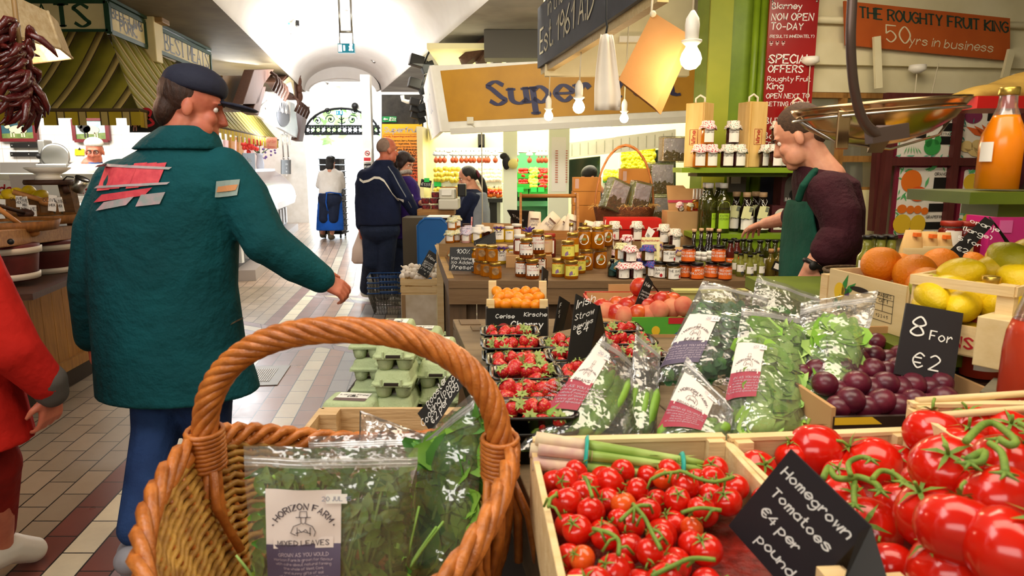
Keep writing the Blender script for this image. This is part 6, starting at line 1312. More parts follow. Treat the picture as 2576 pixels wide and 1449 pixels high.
for s,px,py,sz in(('Blarney',1936,18,15),('NOW OPEN',1924,47,17),('TO-DAY',1952,71,17),('(RESULTS IMMEDIATELY)',1930,91,8),('* * *',1930,111,12),('SPECIAL',1917,155,21),('OFFERS',1946,178,18),('Roughty Fruit',1930,200,15),('King',1922,220,16),('OPEN NEXT TO',1930,243,12),('BETTING OFFICE',1930,263,12),('BUYERS',1930,308,17),('Bargains',1930,345,16),('FRUIT',1925,367,15),('VEG',1890,398,14)):
 sc=FOC/4.5;S=sz*.86/sc;wd=bz(s,S,1.5);mx=w*.92
 if wd>mx:S2=S*mx/wd;fx=1
 else:S2=S
 af(b,s,S2 if S2/S>.7 else S*.8,fn,(min(max(XL(px),min(wd,mx)/2+.01),w-min(wd,mx)/2-.01),YL(py+4)),.16,aJ=.06,jit=.05,gap=1.5 if S2/S>.7 else.9)
b.aa('painted_lettering',bB,o)
b=B();[b.ak(fn(x,y),.008,6,5)for x in(.015,w-.015)for y in(.1,h*.5,h-.3)];b.aa('screws',aQ,o)
SZ=1.447;sx0,sx1=PZ(1722,4.1,SZ).x,PZ(2080,4.1,SZ).x
t=ac('green_wall_shelf','lime green wall shelf on pillar carrying jam jars and wooden wine boxes',gH,(sx0,4.1,0))
b=B();b.bh([(0,.06),(.12,-.1),(sx1-sx0,-.12),(sx1-sx0,.3),(0,.3)],.03,MX.Translation((0,0,SZ-.031))).aa('board',by,t)
b=B();b.bh([(.1,.08),(.24,-.02),(.6,-.04),(.75,.3),(.1,.3)],.02,MX.Translation((0,0,SZ-.055))).aa('under_board',a6,t)
def J2(k,px,Y,z,label,rz=0,s=1.):return bg(K[k],0,PZ(px,Y,z),rz,label,'jam jars on green shelf',s)
for i,px in enumerate((1758,1787)):J2(gE,px,4.08+0*i,SZ,'orange marmalade jar with red speckled cover on green shelf, bottom '+('left' if i==0 else hK),.15*i,1.12)
J2(gE,1779,4.09,SZ+.136,'orange marmalade jar with red speckled cover on green shelf, top of three',.1,1.12)
for i,px in enumerate((1828,1857)):J2(fL,px,4.08,SZ,'dark jam jar with floral cover in middle of green shelf, bottom '+('left' if i==0 else hK),.2*i,1.12)
J2(fL,1842,4.09,SZ+.136,'dark jam jar with floral cover in middle of green shelf, top of three',0,1.12)
for i,(px,Y)in enumerate(((1926,4.12),(1949,4.03),(1968,4.13),(1996,4.08))):J2(fL,px,Y,SZ,'dark jam jar with floral cover by vendor, '+nth(i,4)+' of bottom four',.2*i,1.12)
J2(fL,1956,4.1,SZ+.136,'dark jam jar with floral cover by vendor, on top of others',0,1.12)
ei=aY('wine_box_pine','#e2bf7c','#cfa75e',bY=2,sc=3,bump=.05)
def b6(px,Y,w,h,rz,label):
 t=ac('wine_box',label,'wine box',PZ(px,Y,SZ),rz,'wooden wine boxes on green shelf');b=B();b.box((0,0,h/2),(w,w*.95,h)).aa('box_body',ei,t,ar=.003);b.box((0,-w*.49,h/2),(w*.84,.006,h*.98)).aa('sliding_panel',ei,t)
 b=B();b.ae([(-.03,0,h-.002),(-.03,0,h+.03),(0,0,h+.048),(.03,0,h+.03),(.03,0,h-.002)],.0065,8).aa('rope_handle',mat('rope_white','#e8e0cc',ab=.8),t)
 fn=ai((0,-w*.49-.0035,h*.47),(0,0,1),(-1,0,0));b=B();af(b,'Wine',.026,fn,(0,-.012),.2);
 for a,c in(((-.045,-.026),(.045,-.026)),((.045,-.026),(.045,.026)),((.045,.026),(-.045,.026)),((-.045,.026),(-.045,-.026))):b.ae([fn(*a),fn(*c)],.0012,4)
 b.aa('branded_mark',mat('brand_red','#b04030',ab=.6),t)
b6(1754,4.26,.125,.385,-.75,'wooden wine box with rope handle at left end of green shelf, turned sideways');b6(1885,4.2,.125,.385,.3,'wooden wine box with rope handle and red branded mark, middle of green shelf');b6(1995,4.27,.115,.37,.1,'wooden wine box behind head of vendor at end of green shelf')
b=B();b.box((PZ(1765,4.42,0).x,4.45,zs_+.13),(.2,.06,.26));tag(b.aa('clear_case',aM('case_clear',gl=.2,cC=.15,bst=.1)),'clear plastic case standing behind oil bottles','case')
for i in range(4):
 p=PZ(1741+8*i,4.38,zs_+.002);t=ac('chilli_sauce_bottle','slim red sauce bottle with white neck behind open carton, '+nth(i,4),fz,p,0,'slim red sauce bottles');b=B();b.aj([(.009,0),(.01,.01),(.01,.16),(.005,.2),(.005,.23)],n=12).aa(gx,mat('chilli_red','#b02818',ab=.2),t);b.aj([(.0062,.18),(.0062,.255),(0,.256)],n=10).aa(hB,aL,t)
b=B();x0,x1=PZ(1872,pY-.06,1).x,PZ(1996,pY-.06,1).x;b.box(((x0+x1)/2,pY-.03,(1.4+zs_)/2),(x1-x0,.03,1.4-zs_-.01));tag(b.aa('dark_blue_panel',mat('dark_navy','#16182c',ab=.6)),'dark navy panel below green shelf behind stoppered bottles',gq)
b=B();b.box((PZ(1850,pY-.1,1.3).x,pY-.11,P(1850,452,pY-.1).z),(.11,.05,.16));o=tag(b.aa('meter_box',mat('meter_grey','#6a6458')),'grey meter box on pillar below green shelf','meter');b.box((PZ(1850,pY-.14,1.3).x,pY-.137,P(1850,450,pY-.14).z),(.06,.008,.06)).aa('dial',aL,o)
b=B();xq0,xq1=PZ(1372,5.,2.3).x,xa;zq=P(1560,190,5.).z;b.box(((xq0+xq1)/2,5.05,(zq+2.9)/2),(xq1-xq0,.08,2.9-zq));al(b,'beam_downstand',bP)
b=B();z=P(1650,98,4.97).z;b.box(((PZ(1555,4.97,2).x+xq1)/2,4.99,z),(xq1-PZ(1555,4.97,2).x,.04,.04));al(b,'trim_1',aT)
SLATE=mat('slate_paint','#34353c','#2a2b31',ab=.7,scale=3,bump=.08)
ZB=2.17;A0,A1=G(1352,172,ZB),G(1640,-25,ZB);ad=(A1-A0).normalized();an=V((ad.y,-ad.x,0));
if an.x>0:an=-an
q=[A0,A1,A1+V((0,0,.42)),A0+V((0,0,.42))];o=aC('slate_fascia_sign',q,'dark slate fascia board hand lettered Est. 1961 above the hanging bulbs',f5,SLATE,.03)
sA_=A0 if(q[1]-q[0]).cross(V((0,0,1))).dot(-A0)>0 else A1
fn=ai(A0,ad,(0,0,1),.004);tst=fn(0,0)-A0
b=B();f=lambda x,y:fn(x,y);pxE=lambda s:s
af(b,'Est. 1961 A.D',.16,f,(.1,.085),.11,aJ=.05,bf='l',gap=1.4,jit=.04);af(b,'in the Market',.11,f,(.35,.3),.1,bf='l',gap=1.4);b.aa('painted_lettering',mat('letter_cream','#d8cfae',ab=.7),o)
b=B();m0,m1=A0-an*.03+V((0,0,-.02)),A1-an*.03+V((0,0,-.02));b.bar(m0-an*.02,m1-an*.02,.05,.05);tag(b.aa('fascia_beam',aY('beam_cream','#c8b078','#b59a60')),'pale timber beam along lower edge of slate fascia board','beam')
b=B();b.bar(m0+V((.04,.03,.06)),m0+V((.04,.03,2.9-ZB)),.05,.05).bar(m1+V((.03,0,.06)),m1+V((.03,0,2.9-ZB)),.05,.05);tag(b.aa('fascia_hanger',aR['beam_cream']),'timber hangers holding slate fascia board from ceiling',he)
WPL=mat('white_plastic','#f0ece0',ab=.35);LITB=mat('lit_bulb','#fff0c8',cN=14)
def dn(px):
 for i in range(400):
  c=m0.lerp(m1,i/400)-an*.02
  if pix(c)[0]>px:return c
 return c
def dY(px,py,Y,r,top_px,top_py,top_Y,label,co,mini=False,dM=None):
 c=P(px,py,Y);t=ac('hanging_bulb',label,'light bulb',c,0)
 b=B();b.aj([(0,-r),(r*.5,-r*.88),(r*.87,-r*.5),(r,0),(r*.85,r*.5),(r*.55,r*1.),(r*.45,r*1.3)],n=24).aa('glass_bulb',LITB,t)
 b=B();b.aj([(r*.5,r*1.15),(r*.95,r*1.5),(r*.95,r*1.65),(r*.55,r*1.7),(r*.62,r*1.75),(r*.66,r*2.6),(r*.68,r*3.),(r*.6,r*3.6),(r*.3,r*4.1),(.006,r*4.3)],n=24).aa('lamp_holder',WPL,t)
 top=top_px if dM is None else V((c.x+.02,c.y,dM));d=top-c;b=B();b.ae([(0,0,r*4.2),(d.x*.2,d.y*.2,d.z*.4),tuple(d)],.004,6).aa('flex',mat(gO,'#d8cdb0'),t)
 b1('bulb_light',c+V((0,0,-r-.025)),co,WARM,.03)
dY(1738,148,2.45,.037,0,0,0,'nearest and largest lit bulb with white holder by brown paper bags',3,dM=2.88)
cb=dn(1462);dY(1456,270,cb.y,.03*cb.y/3.45,cb,0,0,'lit round bulb hanging in middle of three smaller ones',7)
cb=dn(1384);dY(1380,292,cb.y,.027*cb.y/4.1,cb,0,0,'leftmost lit bulb hanging below tip of slate board',6);dY(1570,298,4.3,.027,1577,105,4.6,'rightmost of three smaller lit bulbs, beneath white paper bags',6,dM=2.51)
p=PZ(1577,4.62,0);b=B();c=P(1577,98,4.9);b.box((c.x,4.6,2.53),(.12,.9,.05));tag(b.aa('cable_batten',aT),'white batten box on cream downstand that feeds hanging bulb',hf)
BKR=mat('brown_bag_paper','#c08e58','#b38048',ab=.75,scale=3,bump=.05);WBG=mat('white_bag_paper','#e9e2d4','#dcd3c2',ab=.75,scale=3,bump=.1,am=8)
Yb=2.55;pts=[P(1642,30,Yb),P(1556,200,Yb),P(1648,272,Yb),P(1730,85,Yb)]
t=ac('brown_paper_bags','sheaf of brown paper bags hung by one corner on hook beside near bulb','paper bags',pts[0])
for k in range(6):
 b=B();o_=V((.006*k-0,.008*k,-.004*k));off=MX.Translation(-pts[0]+o_);b.T=off;b.bt([pts[1],pts[2],pts[3],pts[0]],.0022).aa(gd,BKR,t)
b=B();b.ae([(0,.02,-.02),(0,.02,.02),(.004,.02,.1),(0,.02,2.88-pts[0].z)],.004,6).ak((0,-.006,-.008),.012,8,6).aa('hook_cord',aR[gO],t)
Yw=2.75;c0=P(1524,86,Yw);t=ac('white_paper_bags','bunch of white paper bags hanging from hook under slate board beam','paper bags',c0)
def wbag(u,v,ph,sx):
 l=P(1494,278,Yw).x-c0.x;r_=P(1560,278,Yw).x-c0.x;zb2=P(1520,278,Yw).z-c0.z;k=v;xl2=-.02+(l+.02)*min(1,k*1.5)**.8;xr2=.02+(r_-.02)*min(1,k*1.3)**.8
 return V((xl2+(xr2-xl2)*u*sx,.012*sin(u*9+ph)+.01*sin(v*4),zb2*k))
for i in range(3):b=B();b.grid(lambda u,v:wbag(u,0+v*(1-.05*i),i*1.7,1-.06*i)+V((.008*i,.015*i,0)),16,10).aa(gd,WBG,t,aK=.001)
b=B();b.ae([(0,.01,-.01),(.006,.01,.03),(0,.01,.06),(-.004,0,2.89-c0.z)],.004,6).aa('hook',bF,t)
bd=V((cos(YAW),sin(YAW),0));bn=V((sin(YAW),-cos(YAW),0));W0=PZ(2330,4.6,1.5);BW=lambda px,py,d=0:RP(px,py,W0+bn*d,bn)
def bq(l,r,t_,b_,d=0):return[BW(l,b_,d),BW(r,b_,d),BW(r,t_,d),BW(l,t_,d)]
def wz(px0,px1,z0,z1,d=0):
 a,c=BW(px0,420,d),BW(px1,420,d);return[V((a.x,a.y,z0)),V((c.x,c.y,z0)),V((c.x,c.y,z1)),V((a.x,a.y,z1))]
zw1=BW(2100,232).z
b=B();b.bt(wz(1990,3300,zw1,2.9),.1);al(b,'wall_stall_back',bP)
b=B();b.bt(wz(2222,3300,0,zw1),.1);al(b,'wall_stall_back.001',mat('stall_lower','#d8cda4',ab=.6))
b=B();b.bt(wz(1990,2222,0,BW(2150,478).z),.1);al(b,'wall_stall_back.002',mat('stall_dado','#e9dfa8',ab=.6))
zbm=BW(2012,125,.05).z;b=B();b.bt(wz(2003,3300,zbm-.085,zbm+.045,.05),.05);al(b,'beam_back_wall',bP)
pa,pb=BW(2012,48,.04),BW(2900,90,.04);b=B();b.ae([V((pa.x,pa.y,pa.z)),V((pb.x,pb.y,pa.z))],.022,8);tag(b.aa('wall_conduit',bP),'cream painted conduit pipe along back wall behind orange sign','pipe')
OBR=mat('orange_brown_board','#b4551c','#a64a16',ab=.6,scale=3)
q=[BW(2128,113,.1),BW(2541,153,.1),BW(2541,46,.1),BW(2124,2,.1)]
x_,y_=(q[1]-q[0]),(q[3]-q[0]);o=aC('orange_brown_sign',q,'long orange brown board with dark green capitals and cream 50 years in business',f5,OBR,.015);fn,w,h=aw(q[0],q[1],q[3])
b=B();S=h*.24;wd=bz('THE ROUGHTY FRUIT KING',S,1.5);af(b,'THE ROUGHTY FRUIT KING',S,fn,(w*.535,h*.66),.2,bE=1.4,aU=.35,gap=1.5*(w*.88/wd)**2.2);b.aa('dark_lettering',mat('letter_dkgreen','#24382c',ab=.6),o)
b=B();af(b,'50',h*.38,fn,(w*.31,h*.17),.11,aU=.5);af(b,'yrs in business',h*.2,fn,(w*.63,h*.16),.11,aJ=.25,jit=.05,gap=1.6);b.aa('cream_lettering',mat('letter_cream','#d8cfae'),o)
for i,(px0,py0,px1,py1)in enumerate(((2205,92,2210,222),(2544,125,2526,198))):
 b=B();b.bar(BW(px0,py0,.14),BW(px1,py1,.14),.045,.02,bn);tag(b.aa('wall_batten',bP),'cream painted wooden batten over beam at the '+('left' if i==0 else hK)+' of orange sign',hf)
for i,px in enumerate((2039,2308,2560)):
 p=BW(px,[152,172,195][i],.11);t=ac('ceiling_rose','white round lamp rose under beam, '+nth(i,3),'lamp fitting',p);b=B();b.aj([(.05,.02),(.052,-.01),(.02,-.03),(0,-.03)],n=20).aa('rose',WPL,t);b=B()
 b.ae([(0,0,-.02),(0,0,-.25 if i else-.42)],.0035,5)
 if i==1:b.ae([(0,0,-.25),(.04,0,-.28),(.1,0,-.22),(.13,0,.03)],.0035,5)
 b.aa('flex',aR[gO],t)
OAKT=aY('window_oak','#a8793c','#8f622c',bY=2)
zs0,zs1=BW(2150,478).z,zw1
b=B()
for px in(2108,2222):a=BW(px,400,-.03);b.box((a.x,a.y,(zs0+zs1)/2),(.035,.05,zs1-zs0),rz=YAW)
for py in(400,478,240):a,c=BW(2003,py,-.03),BW(2222,py,-.03);z=BW(2150,py,-.03).z;b.bar(V((a.x,a.y,z)),V((c.x,c.y,z)),.05,.04)
wf=al(b,'window_1',OAKT)
b=B();b.bt([v-bn*.05 for v in wz(2003,2222,zs0,zs1)],.006);al(b,'window_pane',aM('window_glass',gl=.25,cC=.05,bst=.02,scale=1))
b=B();b.bt([v-bn*.9 for v in wz(1900,2500,0,2.9)],.05);al(b,'wall_next_room',mat('next_room','#efe8c4',ab=.7))
for px0,px1,py0,py1,c,lb in((2118,2160,325,362,'#7fae5a','green poster seen through window behind vendor'),(2120,2165,370,395,'#f2f0e6','white papers seen through window behind vendor'),(2130,2170,405,470,'#b8c0b8','grey shelf unit seen through window behind vendor')):
 qq=bq(px0,px1,py0,py1,-.85);aC('poster' if py0==325 else('paper_notice' if py0==370 else 'shelf_unit'),qq,lb,'poster' if py0==325 else 'notice',mat('room_'+c[1:],c),.01)
e5=aY('maroon_frame','#5a2420','#4a1a18',bY=2,bump=.05);MARB=mat('maroon_backing','#7a1a34');PBW=mat('painted_white','#ece4d8','#e0d8ca',ab=.6,scale=6)
CY=.16
def cn(l,r,t_,b_,label,draw,blacks,words,border):
 q=bq(l,r,t_,b_,CY);q=[V((q[0].x,q[0].y,q[0].z)),V((q[1].x,q[1].y,q[0].z)),V((q[1].x,q[1].y,q[3].z)),V((q[0].x,q[0].y,q[3].z))]
 o=aC('painted_price_board',q,label,'price board',MARB,.02);fn0,w,h=aw(q[0],q[1],q[3],.002);U=lambda k:(lambda x,y:fn0(x*w,y*h)+bn*k)
 b=B();m=.05;b.add([U(0)(x,y)for x,y in[(m+.03*(1-cos(a*pi/8)),m+.03*(1-sin(a*pi/8)))for a in range(4,-1,-1)][::-1]+[(1-m-.02,m),(1-m,m+.02),(1-m,1-m-.02),(1-m-.02,1-m),(m+.02,1-m),(m,1-m-.02)]],[tuple(range(11))]).aa('white_ground',PBW,o)
 b=B();f=U(.004);rr=random.Random(int(l))
 for i in range(34):
  e=i%4;s=rr.random();x,y=[(s,.07),(s,.93),(.07,s),(.93,s)][e];x=min(max(x,.07),.93);y=min(max(y,.07),.93);a=rr.uniform(0,6);b.add([f(x+.05*cos(a),y+.04*sin(a)),f(x+.012*cos(a+1.6),y+.012*sin(a+1.6)),f(x-.05*cos(a),y-.04*sin(a)),f(x-.012*cos(a+1.6),y-.012*sin(a+1.6))],[(0,1,2,3)])
 b.aa('painted_border',border,o)
 asp=w/h
 for k,(nm,m_,shapes)in enumerate(draw):
  b=B();f=U(.005+.0015*k)
  for sh in shapes:
   if len(sh)==4:x,y,rx,ry=sh;b.add([f(x+rx*cos(a*pi/10),y+ry*sin(a*pi/10))for a in range(20)],[tuple(range(20))])
   else:b.add([f(*p)for p in sh[0]],[tuple(range(len(sh[0])))])
  b.aa(nm,m_,o)
 b=B();f=U(.006)
 for x,y,ww,hh in blacks:b.add([f(x,y),f(x+ww,y),f(x+ww,y+hh),f(x,y+hh)],[(0,1,2,3)])
 b.aa('chalk_patch',aq,o);b=B()
 for s,x,y,sz in words:af(b,s,sz*h,lambda a,c:fn0(a,c)+bn*.006,(x*w,y*h),.16,gap=1.4)
 b.aa(fh,INK,o);return o
pO,pOd,pY_,pG,pTe,pPu,pCa,pPa=[mat('paint_'+n,c)for n,c in((fV,'#e0701c'),('deep_orange','#d85014'),(fQ,'#dcb428'),('green','#3a9a4a'),('teal','#3a8a7a'),('purple','#7a2a50'),('carrot','#cf5c24'),('parsnip','#dcc080'))]
pLG=mat('paint_leaf','#5ab06a');pAq=mat('paint_aqua','#6ac0a0');pNa=mat('paint_navy','#2c3470')
aA=lambda x,y,l,a,k=.3:([(x,y),(x+l*.5*cos(a)-k*l*.5*sin(a),y+l*.5*sin(a)+k*l*.5*cos(a)),(x+l*cos(a),y+l*sin(a)),(x+l*.5*cos(a)+k*l*.5*sin(a),y+l*.5*sin(a)-k*l*.5*cos(a))],)
cn(2238,2388,412,600,'painted price board with oranges, mandarins and grapefruit, lower left of four',[('painted_leaves',pLG,[aA(.12,.9,.14,.2),aA(.5,.9,.2,.5),aA(.48,.68,.16,1.2),aA(.55,.62,.16,.4),aA(.1,.52,.14,.9),aA(.2,.5,.12,2),aA(.6,.52,.16,0)]),('painted_oranges',pO,[(.25,.77,.17,.15),(.14,.4,.08,.06),(.28,.39,.065,.055),(.4,.39,.065,.055),(.52,.37,.06,.05)]),('painted_orange_half',pOd,[(.38,.6,.15,.1)]),('painted_grapefruit',pY_,[(.16,.2,.15,.13),(.42,.19,.13,.13)])],
[(.62,.66,.28,.16),(.58,.36,.3,.11),(.55,.12,.3,.1)],(('ORANGES',.76,.845,.04),('MANDARINS',.74,.51,.038),('GRAPEFRUIT',.72,.27,.036)),pLG)
cn(2246,2396,255,402,'painted price board with kale, leeks and lettuce, upper left of four',[('painted_greens',pTe,[(.2,.48,.15,.12),(.1,.4,.06,.08),(.28,.6,.06,.1)]),('painted_lettuce',pG,[(.62,.22,.14,.14),(.55,.32,.06,.1),(.7,.34,.06,.08)]),('painted_leeks',pTe,[aA(.5,.55,.3,.7,.12),aA(.5,.52,.32,.4,.12),aA(.45,.6,.25,1.,.12),aA(.72,.85,.18,1.2)]),('painted_blades',pLG,[aA(.15+.06*i,.1,.14,1.2+.2*i,.12)for i in range(6)])],
[(.33,.38,.17,.15),(.34,.64,.18,.16),(.76,.5,.16,.14),(.74,.27,.17,.14),(.8,.76,.15,.16)],(('KALE',.42,.555,.05),('LETTUCE',.82,.43,.04),('LEEKS',.84,.67,.04)),pAq)
cn(2402,2560,260,404,'painted price board with red onion, carrots and parsnips, upper right of four',[('painted_onion',pPu,[(.2,.78,.14,.13),(.14,.93,.03,.06)]),('painted_carrots',pCa,[aA(.1,.6,.4,-.5,.28),aA(.22,.62,.36,-.7,.26),aA(.34,.64,.32,-.9,.26)]),('painted_parsnips',pPa,[(.14,.25,.1,.1),(.3,.27,.09,.1),aA(.1,.22,.36,-.5,.3),aA(.24,.25,.3,-.8,.3)]),('painted_tops',pTe,[aA(.1,.6,.12,2,.2),aA(.2,.65,.1,1.5,.2),aA(.1,.35,.1,2.2,.3)])],
[(.42,.7,.2,.14),(.48,.46,.2,.14),(.46,.14,.2,.14)],(('CARROTS',.54,.62,.045),('PARSNIP',.56,.34,.04)),pTe)
cn(2398,2560,418,600,'painted price board with yellow and green apples and grapes, lower right of four',[('painted_leaves',pLG,[aA(.1,.9,.14,.4),aA(.4,.92,.2,.1),aA(.1,.3,.2,1.2)]),('painted_yellow_apple',pY_,[(.17,.78,.13,.12)]),('painted_green_apple',pG,[(.37,.76,.11,.11)]),('painted_grapes',pAq,[(.08+.06*(i%5)+.03*(i//5%2),.55-.045*(i//5),.035,.03)for i in range(22)]),('painted_dark_grapes',pNa,[(.45+.06*(i%3),.56-.045*(i//3),.03,.028)for i in range(11)]),('painted_banana',pY_,[aA(.06,.15,.3,1.1,.3)])],[(.6,.6,.2,.14)],(('APPLES',.7,.78,.04),),pAq)
b=B()
for px in(2231,2399,2570):a=BW(px,400,CY+.02);b.box((a.x,a.y,1.),(.05,.045,2*(BW(2300,250,CY).z-1.)+.04),rz=YAW)
for py in(246,407):a,c=BW(2226,py,CY+.02),BW(2700,py,CY+.02);z=BW(2300,py,CY).z;b.bar(V((a.x,a.y,z)),V((c.x,c.y,z)),.04,.05)
tag(b.aa('price_board_frame',e5),'dark maroon wooden frame that holds four painted price boards',hE)
b=B();b.bar(BW(2212,330,.12),BW(2196,580,.12),.05,.05,bn);tag(b.aa('door_post',e5),'dark maroon hinged post left of painted price boards',hg)
b=B();q0,q1=P(2458,268,3.2),P(2700,246,3.2);b.box(((q0.x+q1.x)/2,3.35,(q0.z+q1.z)/2-0),(q1.x-q0.x,.3,.055));rs=tag(b.aa('red_shelf',mat('red_gloss','#c01414',ab=.3)),'bright red shelf edge high at right behind orange juice',gH)
b=B();b.box((q1.x-.05,3.3,1.6),(.04,.04,2.6)).aa('upright',mat('red_gloss'),rs)
b=B();zt2=(q0.z+q1.z)/2+.03;rr=random.Random(2)
b.grid(lambda u,v:V((q0.x-.02+.55*u,3.22+.26*v,zt2+.11*sin(pi*min(1,max(0,v)))**.5*(sin(pi*min(u*1.3,1)*.5)**.6)*(1+.2*sin(9*u+4*v)))),20,12);tag(b.aa('canvas_sack',mat('sack_olive','#a8873c','#8c6e2c',ab=.8,scale=6,bump=.4,am=14),aK=.004),'crumpled olive canvas sack lying on red shelf','sack')
sc0=P(2210,275,1.55);PAN=mat('warm_tinted_steel','#c2a27a',ab=.2,aP=1);ARM=mat('scale_arm','#6a5a54',ab=.4,aP=.8)  # bronze tint of the pan puts a warm reflection into the steel colour
t=ac('hanging_scale','hanging scale with wide shallow steel pan on curved flat arm','scale',sc0)
rp=(P(2420,250,1.55).x-P(2000,280,1.55).x)/2
TL=MX.Rotation(-.075,4,hM);b=B(TL);b.aj([(0,-.075),(rp*.3,-.07),(rp*.6,-.052),(rp*.82,-.026),(rp*.96,0),(rp,.012),(rp*1.01,.012),(rp*.99,.004),(rp*.84,-.03),(rp*.6,-.057),(rp*.3,-.075),(0,-.08)],n=48,sy=.8).aa('pan',PAN,t)
b=B(TL);b.ae([(rp*.98*cos(a*pi/20),rp*.8*.98*sin(a*pi/20),-.012)for a in range(40)],.003,5,at=True).ae([(-rp*.97,0,-.01),(-rp*.6,-.04,-.066),(0,-.05,-.088),(rp*.6,-.04,-.066),(rp*.97,0,-.01)],.003,5).aa('cradle_wire',aQ,t)
def PS(px,py,dy=0):return P(px,py,1.55+dy)-sc0
ah=[PS(2152,-160,-.25),PS(2144,0,-.25),PS(2140,90,-.25),PS(2143,170,-.24),PS(2152,240,-.23),PS(2170,300,-.22),PS(2195,330,-.21),PS(2230,338,-.2)]
ah=[V((ah[0].x,ah[0].y,2.9-sc0.z))]+_sm(ah,4)
b=B();
for i in range(len(ah)-1):pass
b.ae(ah,.0125,8,aC=.7).aa('arm',ARM,t)
b=B();c=PS(2225,328,-.2);b.bar(c+V((-.03,0,-.012)),c+V((.04,0,0)),.03,.028).bar(c,V((0,0,-.085)),.03,.02).aa('pivot',ARM,t)
b=B();c=PS(2200,280,-.22);b.box((c.x,-.1,-.05),(.028,.006,.08)).aa('hook_plate',PAN,t,ar=.006)
#PEOPLE
def ag(b,pts,rr,n=12):
 b.ae(pts,rr,n)
 for p,r in zip(pts,rr):b.ak(p,r,n,8)
def ay(f,roll=0):
 y=V(f).normalized();x=y.cross(V((0,0,1))).normalized();z=x.cross(y);m=MX((x,y,z)).transposed();return m@MX.Rotation(roll,3,hM)
def aN(b,c,m,s=1):
 L=lambda x,y,z:c+m@(V((x,y,z))*s)
 r3=lambda*a:tuple(q*s for q in a)
 b.ak(L(0,-.012,.03),r3(.076,.096,.092),20,14,rot=m).ak(L(0,.022,-.045),r3(.06,.066,.074),18,12,rot=m).ak(L(0,.055,-.098),r3(.03,.03,.022),12,8,rot=m)
 b.ae([L(0,.08,.015),L(0,.098,-.018),L(0,.106,-.034),L(0,.09,-.044)],[.007*s,.0095*s,.0115*s,.008*s],10).ak(L(.011,.093,-.036),.0075*s,8,6).ak(L(-.011,.093,-.036),.0075*s,8,6)
 b.ak(L(0,.07,.024),r3(.052,.022,.013),12,8,rot=m)
 for e in(-1,1):
  b.ak(L(e*.034,.058,-.03),r3(.026,.026,.026),10,8,rot=m).ak(L(e*.079,-.008,-.012),r3(.009,.019,.029),10,8,rot=m).ak(L(e*.042,.03,-.066),r3(.026,.045,.04),12,8,rot=m)
 b.ak(L(0,.08,-.064),r3(.023,.012,.0065),10,6,rot=m).ak(L(0,.078,-.076),r3(.02,.012,.0065),10,6,rot=m)
 ag(b,[L(0,-.02,-.05),L(0,-.032,-.12),L(0,-.045,-.2)],[.056*s,.055*s,.066*s])
 return L
def ao(b,w,d,nrm,s=1,eI=(.35,.45,.3),thumb=1,spread=0,fing=(1,1,1,1)):
 """w wrist, d direction, nrm: back of hand; fingers curl away from nrm"""
 w,d,nv=V(w),V(d).normalized(),V(nrm);nv=(nv-d*nv.dot(d)).normalized();sd=d.cross(nv)*thumb
 b.a7([(w,.026*s,.019*s)]*1+[(w+d*.001,.026*s,.019*s)],12)if 0 else None
 for k in(-1.5,-.5,.5,1.5):ag(b,[w+sd*k*.01*s,w+d*.05*s+sd*k*.016*s,w+d*.088*s+sd*k*.0195*s],[.014*s,.0145*s,.0115*s],8)
 for i,k in enumerate((1.5,.5,-.5,-1.5)):
  L=(.074,.082,.076,.06)[i]*s*fing[i];p=w+d*.09*s+sd*k*.0205*s;a=0;pts=[p];dd=(d+sd*k*(.05+spread)).normalized()
  for j,f in enumerate((.45,.32,.23)):
   a+=eI[j]*(1+.12*i);q=dd*cos(a)-nv*sin(a);p=p+q*L*f;pts.append(p)
  ag(b,pts,[.0095*s,.0088*s,.008*s,.0068*s],8)
 p=w+d*.026*s+sd*.028*s;q1=(d*.62+sd*.75-nv*.25).normalized();q2=(d*.9+sd*.25-nv*.4).normalized();ag(b,[w+d*.012*s+sd*.014*s,p,p+q1*.036*s,p+q1*.036*s+q2*.028*s],[.015*s,.0145*s,.0105*s,.008*s],8)
def cJ(L,t,s=1,off=None):
 b=B(off)
 for e in(-1,1):b.ak(L(e*.03,.07,.004),.0098*s,10,8)
 b.aa('eyes',mat('eye_white','#e8e2da',ab=.2),t);b=B(off)
 for e in(-1,1):b.ak(L(e*.03,.0772,.004),.0044*s,8,6)
 b.aa('pupils',mat('pupil','#2a1c14',ab=.1),t);b=B(off)
 for e in(-1,1):b.ae([L(e*.045,.078,.022),L(e*.03,.089,.027),L(e*.014,.089,.022)],.0035*s,6)
 return b
c9=mat('skin','#d49a7c','#c4846a',scale=14,Subsurface_Weight=.08);cQ=mat('skin_ruddy','#c8765a','#b5604a',scale=14,Subsurface_Weight=.08)
def aW(name,c,c2,sc=5,bst=.5,ab=.85,bs=9):return mat(name,c,c2,ab=ab,scale=sc,bump=bst,ek=.03,am=bs,aI=.2)
